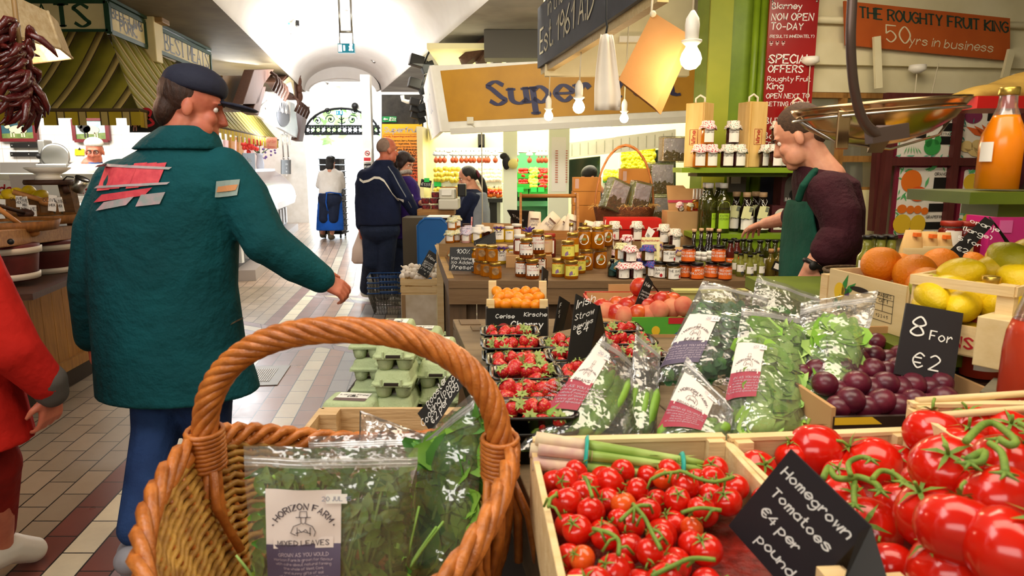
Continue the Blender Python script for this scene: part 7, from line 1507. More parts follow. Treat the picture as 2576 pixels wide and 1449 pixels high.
eU=aW('teal_coat','#094a50','#073c41',3,.7);JEAN=aW('blue_jeans','#27406e','#1d3058',5,.4,bs=14);bR=aW('dark_jeans','#232c44','#1a2236',5,.4,bs=14);eg=aW('navy_cloth','#1a2240','#131a32',4,.4);b7=aW('white_cloth','#e8e4dc','#d8d2c8',4,.4);REDC=aW('red_jacket','#b81c10','#a0140c',3,.4);e6=aW('burgundy_jumper','#3a1620','#2c0f18',8,.35,bs=40);APR=aW('green_apron','#155040','#104234',4,.35);PURPC=aW('purple_jacket','#3a2470','#2c1a5a',4,.5);d7=aW('grey_vest','#8f95a0','#7c828e',5,.3);ed=aW('blue_apron','#1b58b8','#154a9c',4,.3);b8=mat('brown_hair','#3a2012','#2a160c',ab=.6,scale=60,bump=.6,am=120,ci=(1,1,.3));dE=mat('black_hair','#16100e','#0e0a08',ab=.45,scale=60,bump=.5,am=120);dL=mat('grey_stubble','#8a7264','#7a6256',ab=.8,scale=50,bump=.3,am=200);e3=mat('short_brown_hair','#4a3424','#38271b',ab=.8,scale=90,bump=.4,am=220);eH=mat('shoe_white','#d8d4cc');cP=mat('shoe_dark','#2a2622');BOOT=mat('boot_olive','#5a4e38',ab=.6)
class Pers:
 def __init__(s,label,dZ,skin=c9,vox=.005):s.o=V((dZ[0],dZ[1],0));s.t=ac('person',label,'person',s.o);s.off=MX.Translation(-s.o);s.sk=B(s.off);s.skin=skin;s.vox=vox
 def part(s,name,m,fn,vox=None,sm=4):b=B(s.off);fn(b);return b.aa(name,m,s.t,cl=vox or s.vox*1.6,bw=sm)
 def raw(s,name,m,fn):b=B(s.off);fn(b);return b.aa(name,m,s.t)
 def finish(s):return s.sk.aa(gT,s.skin,s.t,cl=s.vox,bw=4)
def bW(b,ankle,toe,w=.045):
 a,t_=V(ankle),V(toe);d=(t_-a);d.z=0;d=d.normalized()if d.length>.01 else V((0,1,0));ag(b,[a+V((0,0,-.02))-d*.03,a+V((0,0,-.035))+d*.06,t_],[w,w*.95,w*.8])
Y0=2.42;Q=lambda x,y,dy=0:P(x,y,Y0+dy)
p=Pers('person in teal coat and dark cap walking away past olive stall',(Q(430,900).x,Y0),cQ)
hc=Q(487,268);hm=ay((.92,.3,-.22));b=p.sk;L=aN(b,hc,hm,1.04)
ag(b,[Q(450,400),Q(430,520),Q(425,700),Q(440,900)],[.09,.13,.13,.13]);ag(b,[Q(450,420),Q(585,450),Q(668,605,-.02),Q(800,698,.04)],[.07,.06,.05,.035]);ag(b,[Q(430,440),Q(300,470),Q(232,650),Q(235,850,.05)],[.07,.06,.05,.035])
ao(b,Q(800,700,.04),Q(850,722,.06)-Q(800,700,.04),(0,-.6,.8),1.,(.5,.6,.4),-1)
ao(b,Q(235,850,.05),(0,.1,-1),(-1,0,0),.95,(.4,.5,.3),1)
lA,rA=P(342,1335,2.16),V((Q(520,1200).x+.03,2.8,.1))
ag(b,[Q(400,900),P(392,1085,2.37),P(362,1230,2.26),lA],[.1,.05,.04,.03]);ag(b,[Q(505,900),P(525,1130,2.52),rA],[.1,.07,.045])
p.finish();eb=cJ(L,p.t,1.04,p.off);eb.aa(fG,b8,p.t)
def coat(b):
 b.a7([(Q(468,335),.085,.085),(Q(452,372),.12,.11),(Q(440,410),.2,.14),(Q(428,465),.255,.165),(Q(412,570),.265,.175),(Q(412,720),.262,.18),(Q(428,860),.27,.19),(Q(446,950),.29,.2),(Q(452,985),.295,.205)],28)
 ag(b,[Q(560,440),Q(612,500),Q(668,607,-.03),Q(745,662,0),Q(806,700,.04)],[.1,.095,.084,.072,.056]);ag(b,[Q(310,470),Q(252,580),Q(228,720),Q(232,845,.05)],[.1,.088,.075,.062])
ct_=p.part('coat',eU,coat,.009,5)
def collar(b):b.a7([(Q(474,318),.088,.086),(Q(470,326),.096,.094),(Q(458,350),.128,.12),(Q(448,378),.155,.13)],24)
p.part('collar',eU,collar,.008,3)
p.part('jeans',JEAN,lambda b:(b.ak(Q(450,930),(.2,.15,.15),16,10),ag(b,[Q(410,930),Q(402,985),P(392,1085,2.37),P(362,1230,2.26),P(340,1330,2.17)],[.115,.105,.085,.07,.06]),ag(b,[Q(495,930),Q(512,990),P(525,1130,2.52),rA+V((0,-.02,.05))],[.115,.105,.085,.06])),.009)
p.part(gh,mat('shoe_grey','#8a8890',ab=.6),lambda b:bW(b,P(325,1385,2.14),P(345,1500,2.22),.05),.007);p.part(gh,aR['shoe_grey'],lambda b:bW(b,rA,rA+V((.04,.16,-.07)),.048),.007)
hl_=lambda x,y,z:L(x,y,z)
p.part(gi,b8,lambda b:(b.ak(L(0,-.03,.035),(.084,.09,.09),18,12,rot=hm),b.ak(L(0,-.075,-.03),(.07,.045,.06),14,10,rot=hm)),.006,2)
p.part(hB,mat('cap_navy','#1a1d30',ab=.8,bump=.2),lambda b:(b.ak(L(0,-.005,.07),(.092,.108,.07),20,12,lambda q:V((q.x,q.y,max(q.z,-.35))),rot=hm),b.ak(L(0,.135,.032),(.074,.072,.01),16,8,rot=hm)),.006,2)
bpy.context.view_layer.update();dg=bpy.context.evaluated_depsgraph_get();ev=ct_.evaluated_get(dg);bv=BVHTree.FromObject(ct_,dg);o0=p.o
def cS(px,py,off=.006):
 d=ray(px,py);s_=V((0,0,EYE))-o0;hit=bv.ray_cast(s_,d.normalized());h=hit[0]if hit[0]else Q(px,py,-.2)-o0
 return h+(hit[1]*off if hit[0]else V((0,-off,0)))
def patch(b,pts,off=.006):b.add([cS(x,y,off)for x,y in pts],[tuple(range(len(pts)))])
b=B();
def bG(b,x0,y0,x1,y1,hgt,off,sk=14,n=8):
 top=[(x0+(x1-x0)*i/n+sk*.5,y0+(y1-y0)*i/n-hgt/2)for i in range(n+1)];bot=[(x0+(x1-x0)*i/n-sk*.5,y0+(y1-y0)*i/n+hgt/2)for i in range(n+1)]
 vs=[cS(x,y,off)for x,y in top+bot];b.add(vs,[(i,n+1+i,n+2+i,i+1)for i in range(n)])
for k in range(6):bG(b,258+24*k,450-2*k,284+24*k+6,447-2*k,62-4*(k%3),.006,22,3)
bG(b,250,500,375,482,20,.006,20);b.aa('back_print',mat('print_red','#d85058','#c03a48',ab=.7,scale=30),p.t)
b=B();bG(b,245,418,430,425,6,.0075,8);bG(b,246,472,425,462,6,.0075,8);bG(b,255,520,330,505,22,.006,20);bG(b,350,505,410,498,30,.006,14);b.aa('print_outline',mat('print_pale','#b89aa0','#8f9a98',ab=.7,scale=30),p.t)
b=B();bG(b,542,476,600,472,40,.006,6,5);b.aa('sleeve_badge',mat('badge_grey','#8fa09a',ab=.7),p.t);bG(b,546,476,596,472,14,.008,6,5);b.aa('badge_stripe',mat('badge_orange','#c88a5a',ab=.7),p.t)
b=B();bG(b,577,815,610,798,6,.008,4,3);b.aa('pocket_zip',aQ,p.t)
Y1=1.95;Q=lambda x,y,dy=0:P(x,y,Y1+dy);cxr=Q(-262,700).x
p=Pers('person in bright red jacket cut off by left edge of picture',(cxr,Y1),cQ,.006);b=p.sk
L=aN(b,V((cxr-.02,Y1,1.62)),ay((.2,1,0)));ag(b,[V((cxr,Y1,1.4)),V((cxr,Y1,1.2)),V((cxr,Y1,.9))],[.1,.14,.14]);ag(b,[V((cxr,Y1,1.38)),Q(-110,590),Q(40,880,-.02),Q(128,985,.03)],[.06,.055,.045,.032])
ao(b,Q(128,985,.03),Q(128,1070,.05)-Q(128,985,.03),(1,-.3,0),1.,(.35,.4,.3),1);ag(b,[V((cxr,Y1,1.38)),V((cxr-.2,Y1,1.36)),V((cxr-.26,Y1,1.1)),V((cxr-.25,Y1+.1,.86))],[.06,.055,.045,.035]);ao(b,V((cxr-.25,Y1+.1,.86)),(0,.1,-1),(-1,0,0))
fr1=P(28,1375,2.2);ag(b,[V((cxr+.08,Y1,.92)),V((cxr+.12,Y1+.1,.5)),V((fr1.x-.03,2.18,.13))],[.1,.07,.045]);ag(b,[V((cxr-.1,Y1,.92)),V((cxr-.1,Y1-.1,.5)),V((cxr-.1,Y1-.25,.09))],[.1,.07,.045]);p.finish();cJ(L,p.t,1,p.off).aa(fG,b8,p.t)
p.part(gi,b8,lambda b:b.ak(L(0,-.02,.045),(.085,.1,.092),16,10),.008)
p.part('jacket',REDC,lambda b:(b.a7([(V((cxr,Y1,1.47)),.08,.08),(V((cxr,Y1,1.4)),.2,.13),(V((cxr,Y1,1.25)),.24,.16),(V((cxr+.02,Y1,1.)),.24,.17),(V((cxr+.04,Y1,.8)),.26,.18),(V((cxr+.05,Y1,.62)),.27,.19)],24),ag(b,[Q(-120,600),Q(-42,740,-.02),Q(38,885,-.03),Q(118,965,.02)],[.09,.08,.072,.055]),ag(b,[V((cxr-.2,Y1,1.36)),V((cxr-.27,Y1,1.1)),V((cxr-.25,Y1+.1,.9))],[.085,.07,.06])),.009)
p.part('cuff',mat('cuff_grey','#4a4440',ab=.7),lambda b:ag(b,[Q(118,958,.02),Q(130,986,.03)],[.056,.048]),.007)
p.part(fR,aW('dark_red_trousers','#8a1810','#6a100c',4,.3),lambda b:(ag(b,[V((cxr+.08,Y1,.8)),V((cxr+.12,Y1+.1,.5)),V((fr1.x-.04,2.18,.2))],[.11,.085,.07]),ag(b,[V((cxr-.1,Y1,.8)),V((cxr-.1,Y1-.1,.5)),V((cxr-.1,Y1-.25,.13))],[.11,.085,.07])),.01)
p.part(gh,eH,lambda b:bW(b,V((fr1.x-.03,2.16,.14)),V((fr1.x+0,2.3,.05)),.058),.007);p.part(gh,eH,lambda b:bW(b,V((cxr-.1,Y1-.25,.09)),V((cxr-.1,Y1-.1,.04))),.008)
Y2=2.76;Q=lambda x,y,dy=0:P(x,y,Y2+dy)
p=Pers('person in burgundy jumper and green apron reaching over jam table',(Q(2060,700).x,Y2),c9,.0045);b=p.sk
hc=Q(2008,345);hm=ay((-.8,.42,-.42));L=aN(b,hc,hm,.98);ag(b,[Q(2035,390,-0),Q(2062,440),Q(2075,500)],[.055,.075,.1])
ag(b,[Q(2075,480),Q(2075,600),Q(2062,760)],[.1,.11,.12])
sh2=Q(2058,470,.16);el2=Q(1998,545,.3);wr2=Q(1925,562,.5);ag(b,[Q(2070,470),sh2,el2,wr2],[.08,.05,.042,.027])
ao(b,wr2,Q(1880,578,.66)-wr2,(0,-.35,.95),1.02,(.25,.35,.25),-1,.05)
wl=Q(2040,672,-.22);el1=Q(2100,590,-.22);ag(b,[Q(2075,470),Q(2095,480,-.16),el1,wl],[.08,.055,.045,.03]);ao(b,wl,Q(2022,735,-.22)-wl,(-.3,-1,0),1.,(.3,.4,.3),-1)
fl2,fr2=V((Q(2040,700).x,Y2-.1,.08)),V((Q(2040,700).x,Y2+.13,.08));ag(b,[Q(2060,750,-.09),V((fl2.x,Y2-.1,.48)),fl2],[.1,.065,.045]);ag(b,[Q(2060,750,.09),V((fr2.x,Y2+.12,.48)),fr2],[.1,.065,.045]);p.finish();cJ(L,p.t,.98,p.off).aa(fG,e3,p.t)
def jumper(b):
 b.a7([(Q(2046,418),.07,.072),(Q(2058,430),.09,.115),(Q(2074,455),.115,.175),(Q(2083,520),.118,.195),(Q(2082,600),.118,.19),(Q(2072,680),.118,.185),(Q(2070,715),.116,.185)],24)
 ag(b,[Q(2085,485,-.15),Q(2112,540,-.21),Q(2116,600,-.23),Q(2098,620,-.235)],[.085,.078,.073,.072]);ag(b,[Q(2075,480,.14),Q(2030,530,.26),Q(1998,545,.31)],[.08,.07,.06])
p.part('jumper',e6,jumper,.007,4)
p.part('rolled_cuff',e6,lambda b:(ag(b,[Q(2100,610,-.24),Q(2084,628,-.24)],[.074,.066])),.006,2)
def apron(b):
 b.a7([(Q(2012,505),.02,.12),(Q(2008,540),.022,.145),(Q(2010,600),.03,.175),(Q(2014,660),.05,.19),(Q(2020,720),.07,.195),(Q(2022,900),.085,.2)],20)
 b.ae([Q(2008,505,-.09),Q(2020,468,-.13),Q(2046,435,-.1),Q(2066,418,-.03),Q(2068,420,.05)],.016,8)
p.part(hH,APR,apron,.007,3)
p.part(fR,bR,lambda b:(b.a7([(Q(2062,715),.12,.19),(Q(2060,780),.13,.2)],20),ag(b,[Q(2060,770,-.09),V((fl2.x,Y2-.1,.48)),fl2+V((0,0,.04))],[.115,.085,.065]),ag(b,[Q(2060,770,.09),V((fr2.x,Y2+.12,.48)),fr2+V((0,0,.04))],[.115,.085,.065])),.009)
for f in(fl2,fr2):p.part(gh,cP,lambda b:bW(b,f,f+V((-.15,.05,-.045))),.008)
p.part(gi,e3,lambda b:(b.ak(L(0,-.022,.04),(.079,.094,.09),20,14,lambda q:V((q.x,q.y,q.z if q.z>-.5 else-.5)),rot=hm),b.ak(L(0,-.072,-.01),(.058,.034,.05),12,8,rot=hm)),.005,2)
wd_=(wl-el1).normalized();wt=p.raw('wrist_watch',aq,lambda b:(b.ae([wl-wd_*.012+(wd_.orthogonal().normalized()*cos(a*pi/8)+wd_.cross(wd_.orthogonal().normalized())*sin(a*pi/8))*.034 for a in range(16)],.009,8,at=True),b.ak(wl-wd_*.012+V((-.012,-.034,0)),(.018,.01,.018),10,8)))
Y3=7.05;Q=lambda x,y,dy=0:P(x,y,Y3+dy)
p=Pers('person with shaved head in navy track jacket with white curved stripe, seen from behind',(Q(955,700).x,Y3),cQ,.008);b=p.sk
hm=ay((.85,.5,-.05));L=aN(b,Q(975,378),hm,1.05);ag(b,[Q(962,420),Q(955,480),Q(955,580)],[.1,.15,.15]);ag(b,[Q(960,440),Q(990,440,-.05),Q(1020,490,-.08),Q(1046,537,0)],[.07,.07,.055,.035]);ao(b,Q(1046,537),(.8,.2,-.4),(0,-.5,.8),1.05,(.4,.4,.3),1)
ag(b,[Q(950,440),Q(915,445),Q(908,520,-.05),Q(908,575,0)],[.07,.07,.055,.035]);ao(b,Q(908,575),(0,0,-1),(-1,0,0),1.05,(.7,.8,.5),1)
fa_,fb_=G(925,752),G(965,768);ag(b,[Q(938,570),Q(936,660),fa_+V((0,0,.09))],[.1,.075,.05]);ag(b,[Q(975,570),Q(968,670),fb_+V((0,0,.09))],[.1,.075,.05]);p.finish();cJ(L,p.t,1.05,p.off).aa(fG,dL,p.t)
p.part(gi,dL,lambda b:b.ak(L(0,-.022,.03),(.082,.1,.094),16,12,lambda q:V((q.x,q.y*.98,q.z if q.z>-.6 else-.6)),rot=hm),.008)
jk=p.part('track_jacket',eg,lambda b:(b.a7([(Q(967,402),.09,.09),(Q(962,418),.12,.11),(Q(955,432),.2,.15),(Q(950,460),.235,.17),(Q(952,510),.235,.18),(Q(955,565),.225,.18)],24),ag(b,[Q(985,440,-.05),Q(1003,470,-.09),Q(1020,497,-.1),Q(1043,534,-.02)],[.09,.085,.075,.06]),ag(b,[Q(918,445),Q(910,510,-.04),Q(909,566)],[.085,.075,.06])),.012)
bpy.context.view_layer.update();bv=BVHTree.FromObject(jk,bpy.context.evaluated_depsgraph_get());o0=p.o
Q0=Q
p.raw('white_stripe',b7,lambda b:b.add([(cS(x,y+d,.008)+o0)for d in(-3,3)for x,y in((906,452),(915,458),(928,455),(942,447),(955,448),(966,455),(976,470),(988,488),(1000,500),(1016,505))],[(i,i+10,i+11,i+1)for i in range(9)]))
p.raw('sleeve_piping',d7,lambda b:b.ae([(cS(x,y,.006)+o0)for x,y in((976,420),(990,440),(1003,465),(1018,490),(1035,522))],.006,5))
p.part('jeans',bR,lambda b:(b.ak(Q(956,578),(.215,.17,.16),16,10),ag(b,[Q(940,570),Q(936,660),fa_+V((0,0,.12))],[.125,.1,.085]),ag(b,[Q(973,570),Q(968,670),fb_+V((0,0,.12))],[.125,.1,.085])),.012)
for f in(fa_,fb_):p.part(gh,eH,lambda b:bW(b,f+V((0,0,.09)),f+V((.14,.03,.04)),.05),.01)
pb=Q(903,625,0);t=ac('carrier_bag','pale plastic carrier bag hanging from hand of man in navy','carrier bag',pb);b=B();b.a7([((0,0,-.16),.06,.03),((0,0,-.13),.085,.06),((.01,0,0),.08,.05),((.01,0,.12),.03,.02),((.02,0,.19),.012,.012)],14).aa('bag_body',mat('carrier_pink','#d8c0b4',bump=.4,am=20),t)
Y4=7.4;Q=lambda x,y,dy=0:P(x,y,Y4+dy)
p=Pers('person in purple jacket with short dark hair and dangling earring at checkout',(Q(1020,700).x,Y4),c9,.008);b=p.sk;hm=ay((.88,-.35,-.35));L=aN(b,Q(1018,412),hm,.98);ag(b,[Q(1012,450),Q(1012,500),Q(1012,590)],[.09,.13,.13]);ag(b,[Q(1015,455),Q(1032,470,-.1),Q(1045,515,-.12),Q(1062,510,-.3)],[.06,.06,.05,.032]);ao(b,Q(1062,510,-.3),(.9,-.1,-.1),(0,-.3,1),.95,(.4,.5,.3),1);ag(b,[Q(1010,455),Q(1005,470,.1),Q(1020,510,.1),Q(1048,500,-0)],[.06,.055,.045,.03]);ao(b,Q(1048,500),(.9,-.2,0),(0,0,1),.95,(.5,.5,.4),-1)
f1_,f2_=V((Q(1000,700).x,Y4,.08)),V((Q(1028,700).x,Y4+.05,.08));ag(b,[Q(1002,590),Q(1000,650),f1_],[.1,.07,.045]);ag(b,[Q(1028,590),Q(1026,650),f2_],[.1,.07,.045]);p.finish();cJ(L,p.t,.98,p.off).aa(fG,dE,p.t)
p.part(gi,mat('dark_auburn_hair','#2c1612','#1e0e0c',scale=60,bump=.6,am=90),lambda b:(b.ak(L(0,-.03,.04),(.09,.105,.092),16,12,rot=hm),b.ak(L(0,-.075,-.02),(.075,.05,.075),12,10,rot=hm),b.ak(L(0,.065,.072),(.06,.04,.03),10,8,rot=hm),[b.ak(L(e*.075,-.01,-.01),(.02,.045,.05),10,8,rot=hm)for e in(-1,1)]),.009,2)
p.part('jacket',PURPC,lambda b:(b.a7([(Q(1014,442),.08,.08),(Q(1012,455),.15,.12),(Q(1014,475),.185,.15),(Q(1014,540),.19,.16),(Q(1014,598),.205,.17)],22),ag(b,[Q(1032,465,-.1),Q(1047,515,-.13),Q(1056,512,-.24)],[.075,.07,.055]),ag(b,[Q(1008,465,.1),Q(1022,512,.1),Q(1040,502,0)],[.075,.065,.05])),.011)
p.raw('scarf',mat('scarf_white','#c8c0b8','#8a8078',ab=.8,scale=40),lambda b:b.ae([Q(1012,438)+V((.09*cos(a*pi/8),.09*sin(a*pi/8)-.01,-.03*sin(a*pi/8-1)))for a in range(16)],.022,8,at=True));p.raw('earring',aq,lambda b:b.ak(L(.085,-.002,-.062),(.012,.016,.02),8,6))
p.part('jeans',bR,lambda b:(b.ak(Q(1015,596),(.19,.16,.15),16,10),ag(b,[Q(1004,590),Q(1001,650),f1_+V((0,0,.05))],[.12,.09,.065]),ag(b,[Q(1028,590),Q(1026,650),f2_+V((0,0,.05))],[.12,.09,.065])),.012)
for f in(f1_,f2_):p.part(gh,cP,lambda b:bW(b,f,f+V((.14,-.03,-.045)),.042),.01)
t=ac('crumpled_tissue','crumpled white tissue in hand of woman in purple','tissue',Q(1033,496,-.16));b=B();b.ak((0,0,0),(.045,.03,.045),14,10,lambda q:1+.35*NZ.noise(V(q)*2.2)).aa(hJ,aL,t)
Y5=7.75;Q=lambda x,y,dy=0:P(x,y,Y5+dy)
p=Pers('person with black ponytail and grey vest standing behind checkout',(Q(1190,700).x,Y5),c9,.008);b=p.sk;hm=ay((-.9,-.2,-.3));L=aN(b,Q(1175,447),hm,1.02);ag(b,[Q(1185,480),Q(1190,520),Q(1188,620)],[.08,.12,.12]);ag(b,[Q(1188,485),Q(1180,500,-.13),Q(1155,535,-.16),Q(1125,517,-.2)],[.06,.06,.05,.03]);ao(b,Q(1125,517,-.2),(-.9,-.1,.1),(0,-.2,1),.95,(.4,.5,.3),-1);ag(b,[Q(1188,485),Q(1185,500,.13),Q(1160,530,.1),Q(1135,512,-.02)],[.06,.055,.045,.03]);ao(b,Q(1135,512,-.02),(-.9,-.1,0),(0,0,1),.95,(.4,.5,.3),1)
f1_,f2_=V((Q(1182,700).x,Y5-.1,.08)),V((Q(1182,700).x,Y5+.1,.08));ag(b,[Q(1188,610,-.08),V((f1_.x,Y5-.1,.45)),f1_],[.1,.07,.045]);ag(b,[Q(1188,610,.08),V((f2_.x,Y5+.1,.45)),f2_],[.1,.07,.045]);p.finish();cJ(L,p.t,1,p.off).aa(fG,dE,p.t)
p.part(gi,dE,lambda b:(b.ak(L(0,-.025,.038),(.085,.1,.092),16,12,rot=hm),b.ak(L(0,-.08,-0),(.06,.04,.06),12,8,rot=hm),ag(b,[L(0,-.125,-.01),L(0,-.15,-.08),L(0,-.15,-.18),L(0,-.14,-.27)],[.03,.036,.034,.015])),.008,2);p.raw('hair_tie',mat('scrunchie','#6a2a3a',ab=.8),lambda b:b.ae([L(.035*cos(a*pi/6),-.125,0+.035*sin(a*pi/6))for a in range(12)],.016,6,at=True))
p.part(hn,eg,lambda b:(b.a7([(Q(1184,475),.08,.08),(Q(1188,490),.14,.17),(Q(1192,530),.16,.19),(Q(1192,600),.165,.19)],20),ag(b,[Q(1183,500,-.13),Q(1158,537,-.17),Q(1134,522,-.2)],[.08,.07,.055]),ag(b,[Q(1188,500,.13),Q(1163,532,.1),Q(1143,515,0)],[.075,.065,.05])),.011)
p.part('vest',d7,lambda b:b.a7([(Q(1195,484),.13,.13),(Q(1201,530),.145,.196),(Q(1200,598),.155,.196)],20),.011);p.part(fR,bR,lambda b:(ag(b,[Q(1190,600,-.08),V((f1_.x,Y5-.1,.45)),f1_+V((0,0,.04))],[.12,.085,.065]),ag(b,[Q(1190,600,.08),V((f2_.x,Y5+.1,.45)),f2_+V((0,0,.04))],[.12,.085,.065])),.014)
for f in(f1_,f2_):p.part(gh,cP,lambda b:bW(b,f,f+V((-.14,-.03,-.045)),.042),.012)
Y6=7.;Q=lambda x,y,dy=0:P(x,y,Y6+dy)
p=Pers('person in white coat and white cap with glasses behind butcher counter',(Q(225,600).x,Y6),cQ,.008);b=p.sk;hm=ay((.35,-1,-.1));L=aN(b,Q(238,382),hm,1.);ag(b,[Q(232,418),Q(222,470),Q(222,560)],[.1,.14,.14]);ag(b,[Q(225,425),Q(190,425),Q(168,445,-.05),Q(195,470,-.1)],[.06,.06,.05,.035]);ao(b,Q(195,470,-.1),(.9,-.2,-.1),(-.3,-1,0),1,(.5,.5,.4),1);ag(b,[Q(235,425),Q(265,430),Q(275,480),Q(262,520,-.1)],[.06,.06,.05,.035]);ao(b,Q(262,520,-.1),(-.3,-.3,-.9),(1,0,0));xx=Q(222,600).x
for e in(-1,1):ag(b,[V((xx+e*.09,Y6,.9)),V((xx+e*.1,Y6,.48)),V((xx+e*.1,Y6,.08))],[.1,.07,.045])
p.finish();cJ(L,p.t,1,p.off).aa(fG,dL,p.t);p.raw('glasses',bF,lambda b:[b.ae([L(e*.032+.023*cos(a*pi/7),.098,.002+.017*sin(a*pi/7))for a in range(14)],.0028,5,at=True)for e in(-1,1)]);p.part(hB,b7,lambda b:b.ak(L(0,-.01,.085),(.088,.1,.062),16,10,lambda q:V((q.x,q.y,max(q.z,-.5))),rot=hm),.008,2);p.part(gi,dL,lambda b:b.ak(L(0,-.03,.02),(.08,.088,.08),14,10,rot=hm),.01)
p.part('coat',b7,lambda b:(b.a7([(Q(232,410),.085,.085),(Q(230,425),.18,.14),(Q(222,460),.23,.17),(Q(222,560),.22,.17),(V((xx,Y6,.55)),.24,.18)],22),ag(b,[Q(195,428),Q(168,447,-.06),Q(190,468,-.1)],[.085,.075,.055]),ag(b,[Q(262,432),Q(276,480),Q(264,512,-.09)],[.085,.075,.055])),.012);p.part('shirt_collar',mat('shirt_blue','#3a5a9a',ab=.8),lambda b:b.ae([Q(234,411)+V((.075*cos(a*pi/8),.075*sin(a*pi/8),0))for a in range(16)],.018,8,at=True),.008)
p.part(fR,bR,lambda b:[ag(b,[V((xx+e*.09,Y6,.8)),V((xx+e*.1,Y6,.1))],[.11,.07])for e in(-1,1)],.016)
for e in(-1,1):p.part(gh,cP,lambda b:bW(b,V((xx+e*.1,Y6,.08)),V((xx+e*.1,Y6-.14,.035)),.042),.012)
Y7=13.4;Q=lambda x,y,dy=0:P(x,y,Y7+dy)
p=Pers('person in white jumper and blue apron pushing tall crate trolley to doorway',(Q(832,600).x,Y7),c9,.012);b=p.sk;hm=ay((.05,1,-.1));L=aN(b,Q(832,408),hm,1);ag(b,[Q(832,430),Q(832,480),Q(828,500)],[.1,.14,.15])
for e in(-1,1):ag(b,[Q(832,432),Q(832+e*22,438),Q(832+e*28,465,.1),Q(832+e*22,470,.33)],[.07,.06,.05,.035]);ao(b,Q(832+e*22,470,.33),(0,1,.1),(0,0,1),1,(.6,.6,.4),-e)
fa_,fb_=G(812,600),G(833,605);ag(b,[Q(818,500),Q(815,550),fa_+V((0,0,.09))],[.1,.07,.05]);ag(b,[Q(842,500),Q(840,550),fb_+V((0,0,.09))],[.1,.07,.05]);p.finish()
p.part(gi,dE,lambda b:(b.ak(L(0,-.03,.03),(.09,.1,.095),14,10),b.ak(L(0,-.07,-.08),(.085,.05,.09),12,8)),.014);p.part(hB,mat('cap_dark','#22221e',ab=.8),lambda b:b.ak(L(0,0,.08),(.09,.11,.05),14,8),.012)
p.part('jumper',b7,lambda b:(b.a7([(Q(832,424),.1,.09),(Q(832,436),.2,.14),(Q(832,465),.23,.17),(Q(830,487),.22,.17)],20),[ag(b,[Q(832+e*22,440),Q(832+e*29,466,.1),Q(832+e*22,470,.28)],[.085,.075,.06])for e in(-1,1)]),.016)
p.part(fR,bR,lambda b:(b.ak(Q(830,500),(.24,.19,.2),16,10),ag(b,[Q(820,497),Q(815,550),fa_+V((0,0,.3))],[.13,.1,.075]),ag(b,[Q(842,497),Q(840,550),fb_+V((0,0,.3))],[.13,.1,.075])),.016);p.part(hH,ed,lambda b:b.a7([(Q(830,486),.23,.1),(Q(830,550,.05),.27,.1),(Q(830,580,.05),.28,.1)],18),.018);p.raw('apron_ties',ed,lambda b:(b.ae([Q(822,486,-.2),Q(820,510,-.22),Q(824,530,-.2)],.012,5),b.ae([Q(806,487,-.1),Q(830,484,-.2),Q(855,487,-.1)],.014,5)))
for f in(fa_,fb_):p.part('boot',BOOT,lambda b:(ag(b,[f+V((0,0,.3)),f+V((0,0,.08))],[.08,.06]),bW(b,f+V((0,0,.09)),f+V((0,.16,.05)),.055)),.014)
for k in range(12):
 p0_=P(840,600,14.);z=.12+.125*k;t=ac('black_crate','black plastic crate on trolley in doorway, '+(['lowest','second','third','fourth','fifth','sixth','seventh','eighth','ninth','tenth','eleventh',hy][k])+' of stack',gr,(p0_.x,14.14,z),0,'black crates on trolley');b=B();b.box((0,0,.055),(.4,.5,.105)).aa('tray_body',aq,t,ar=.01);b.box((0,0,.113),(.44,.54,.018)).aa('rim',bF,t);b.box((.225,-.1,.06),(.02,.06,.03)).aa('handle_hole',mat('handle_grey','#6a6a70'),t)
t=ac('crate_trolley','low wheeled trolley under stack of black crates in doorway','trolley',(p0_.x,14.14,0));b=B();b.box((0,0,.1),(.44,.54,.03)).aa('platform',bF,t)
for sx in(-1,1):
 for sy in(-1,1):b=B(MX.Translation((sx*.16,sy*.2,.042))@MX.Rotation(pi/2,4,hM));b.aj([(0,-.015),(.04,-.012),(.04,.012),(0,.015)],n=14).aa('wheel',aq,t)
Y8=8.;Q=lambda x,y,dy=0:P(x,y,Y8+dy);p=Pers('person with dark hair mostly hidden behind orange cartons in fruit shop',(Q(1485,600).x,Y8),c9,.012);b=p.sk;xx=Q(1485,600).x;hm=ay((-1,-.3,-.5));L=aN(b,Q(1482,445),hm,1);ag(b,[Q(1488,478),Q(1492,520),V((xx,Y8,.85))],[.09,.13,.13])
for e in(-1,1):ag(b,[Q(1490,490),Q(1490,500,e*.18),Q(1480,560,e*.22),Q(1465,600,e*.15)],[.07,.055,.045,.035]);ag(b,[V((xx,Y8+e*.09,.85)),V((xx,Y8+e*.1,.45)),V((xx,Y8+e*.1,.08))],[.1,.07,.045]);ao(b,Q(1465,600,e*.15),(-.4,0,-1),(0,e,0))
p.finish();p.part(gi,dE,lambda b:b.ak(L(0,-.02,.04),(.09,.105,.09),14,10,rot=hm),.012);p.part(hn,mat('dark_top','#22242c',ab=.8),lambda b:b.a7([(Q(1488,476),.09,.09),(Q(1492,500),.15,.18),(Q(1494,560),.17,.19),(V((xx,Y8,.8)),.17,.2)],18),.016);p.part(fR,bR,lambda b:[ag(b,[V((xx,Y8+e*.09,.85)),V((xx,Y8+e*.1,.1))],[.11,.07])for e in(-1,1)],.018)
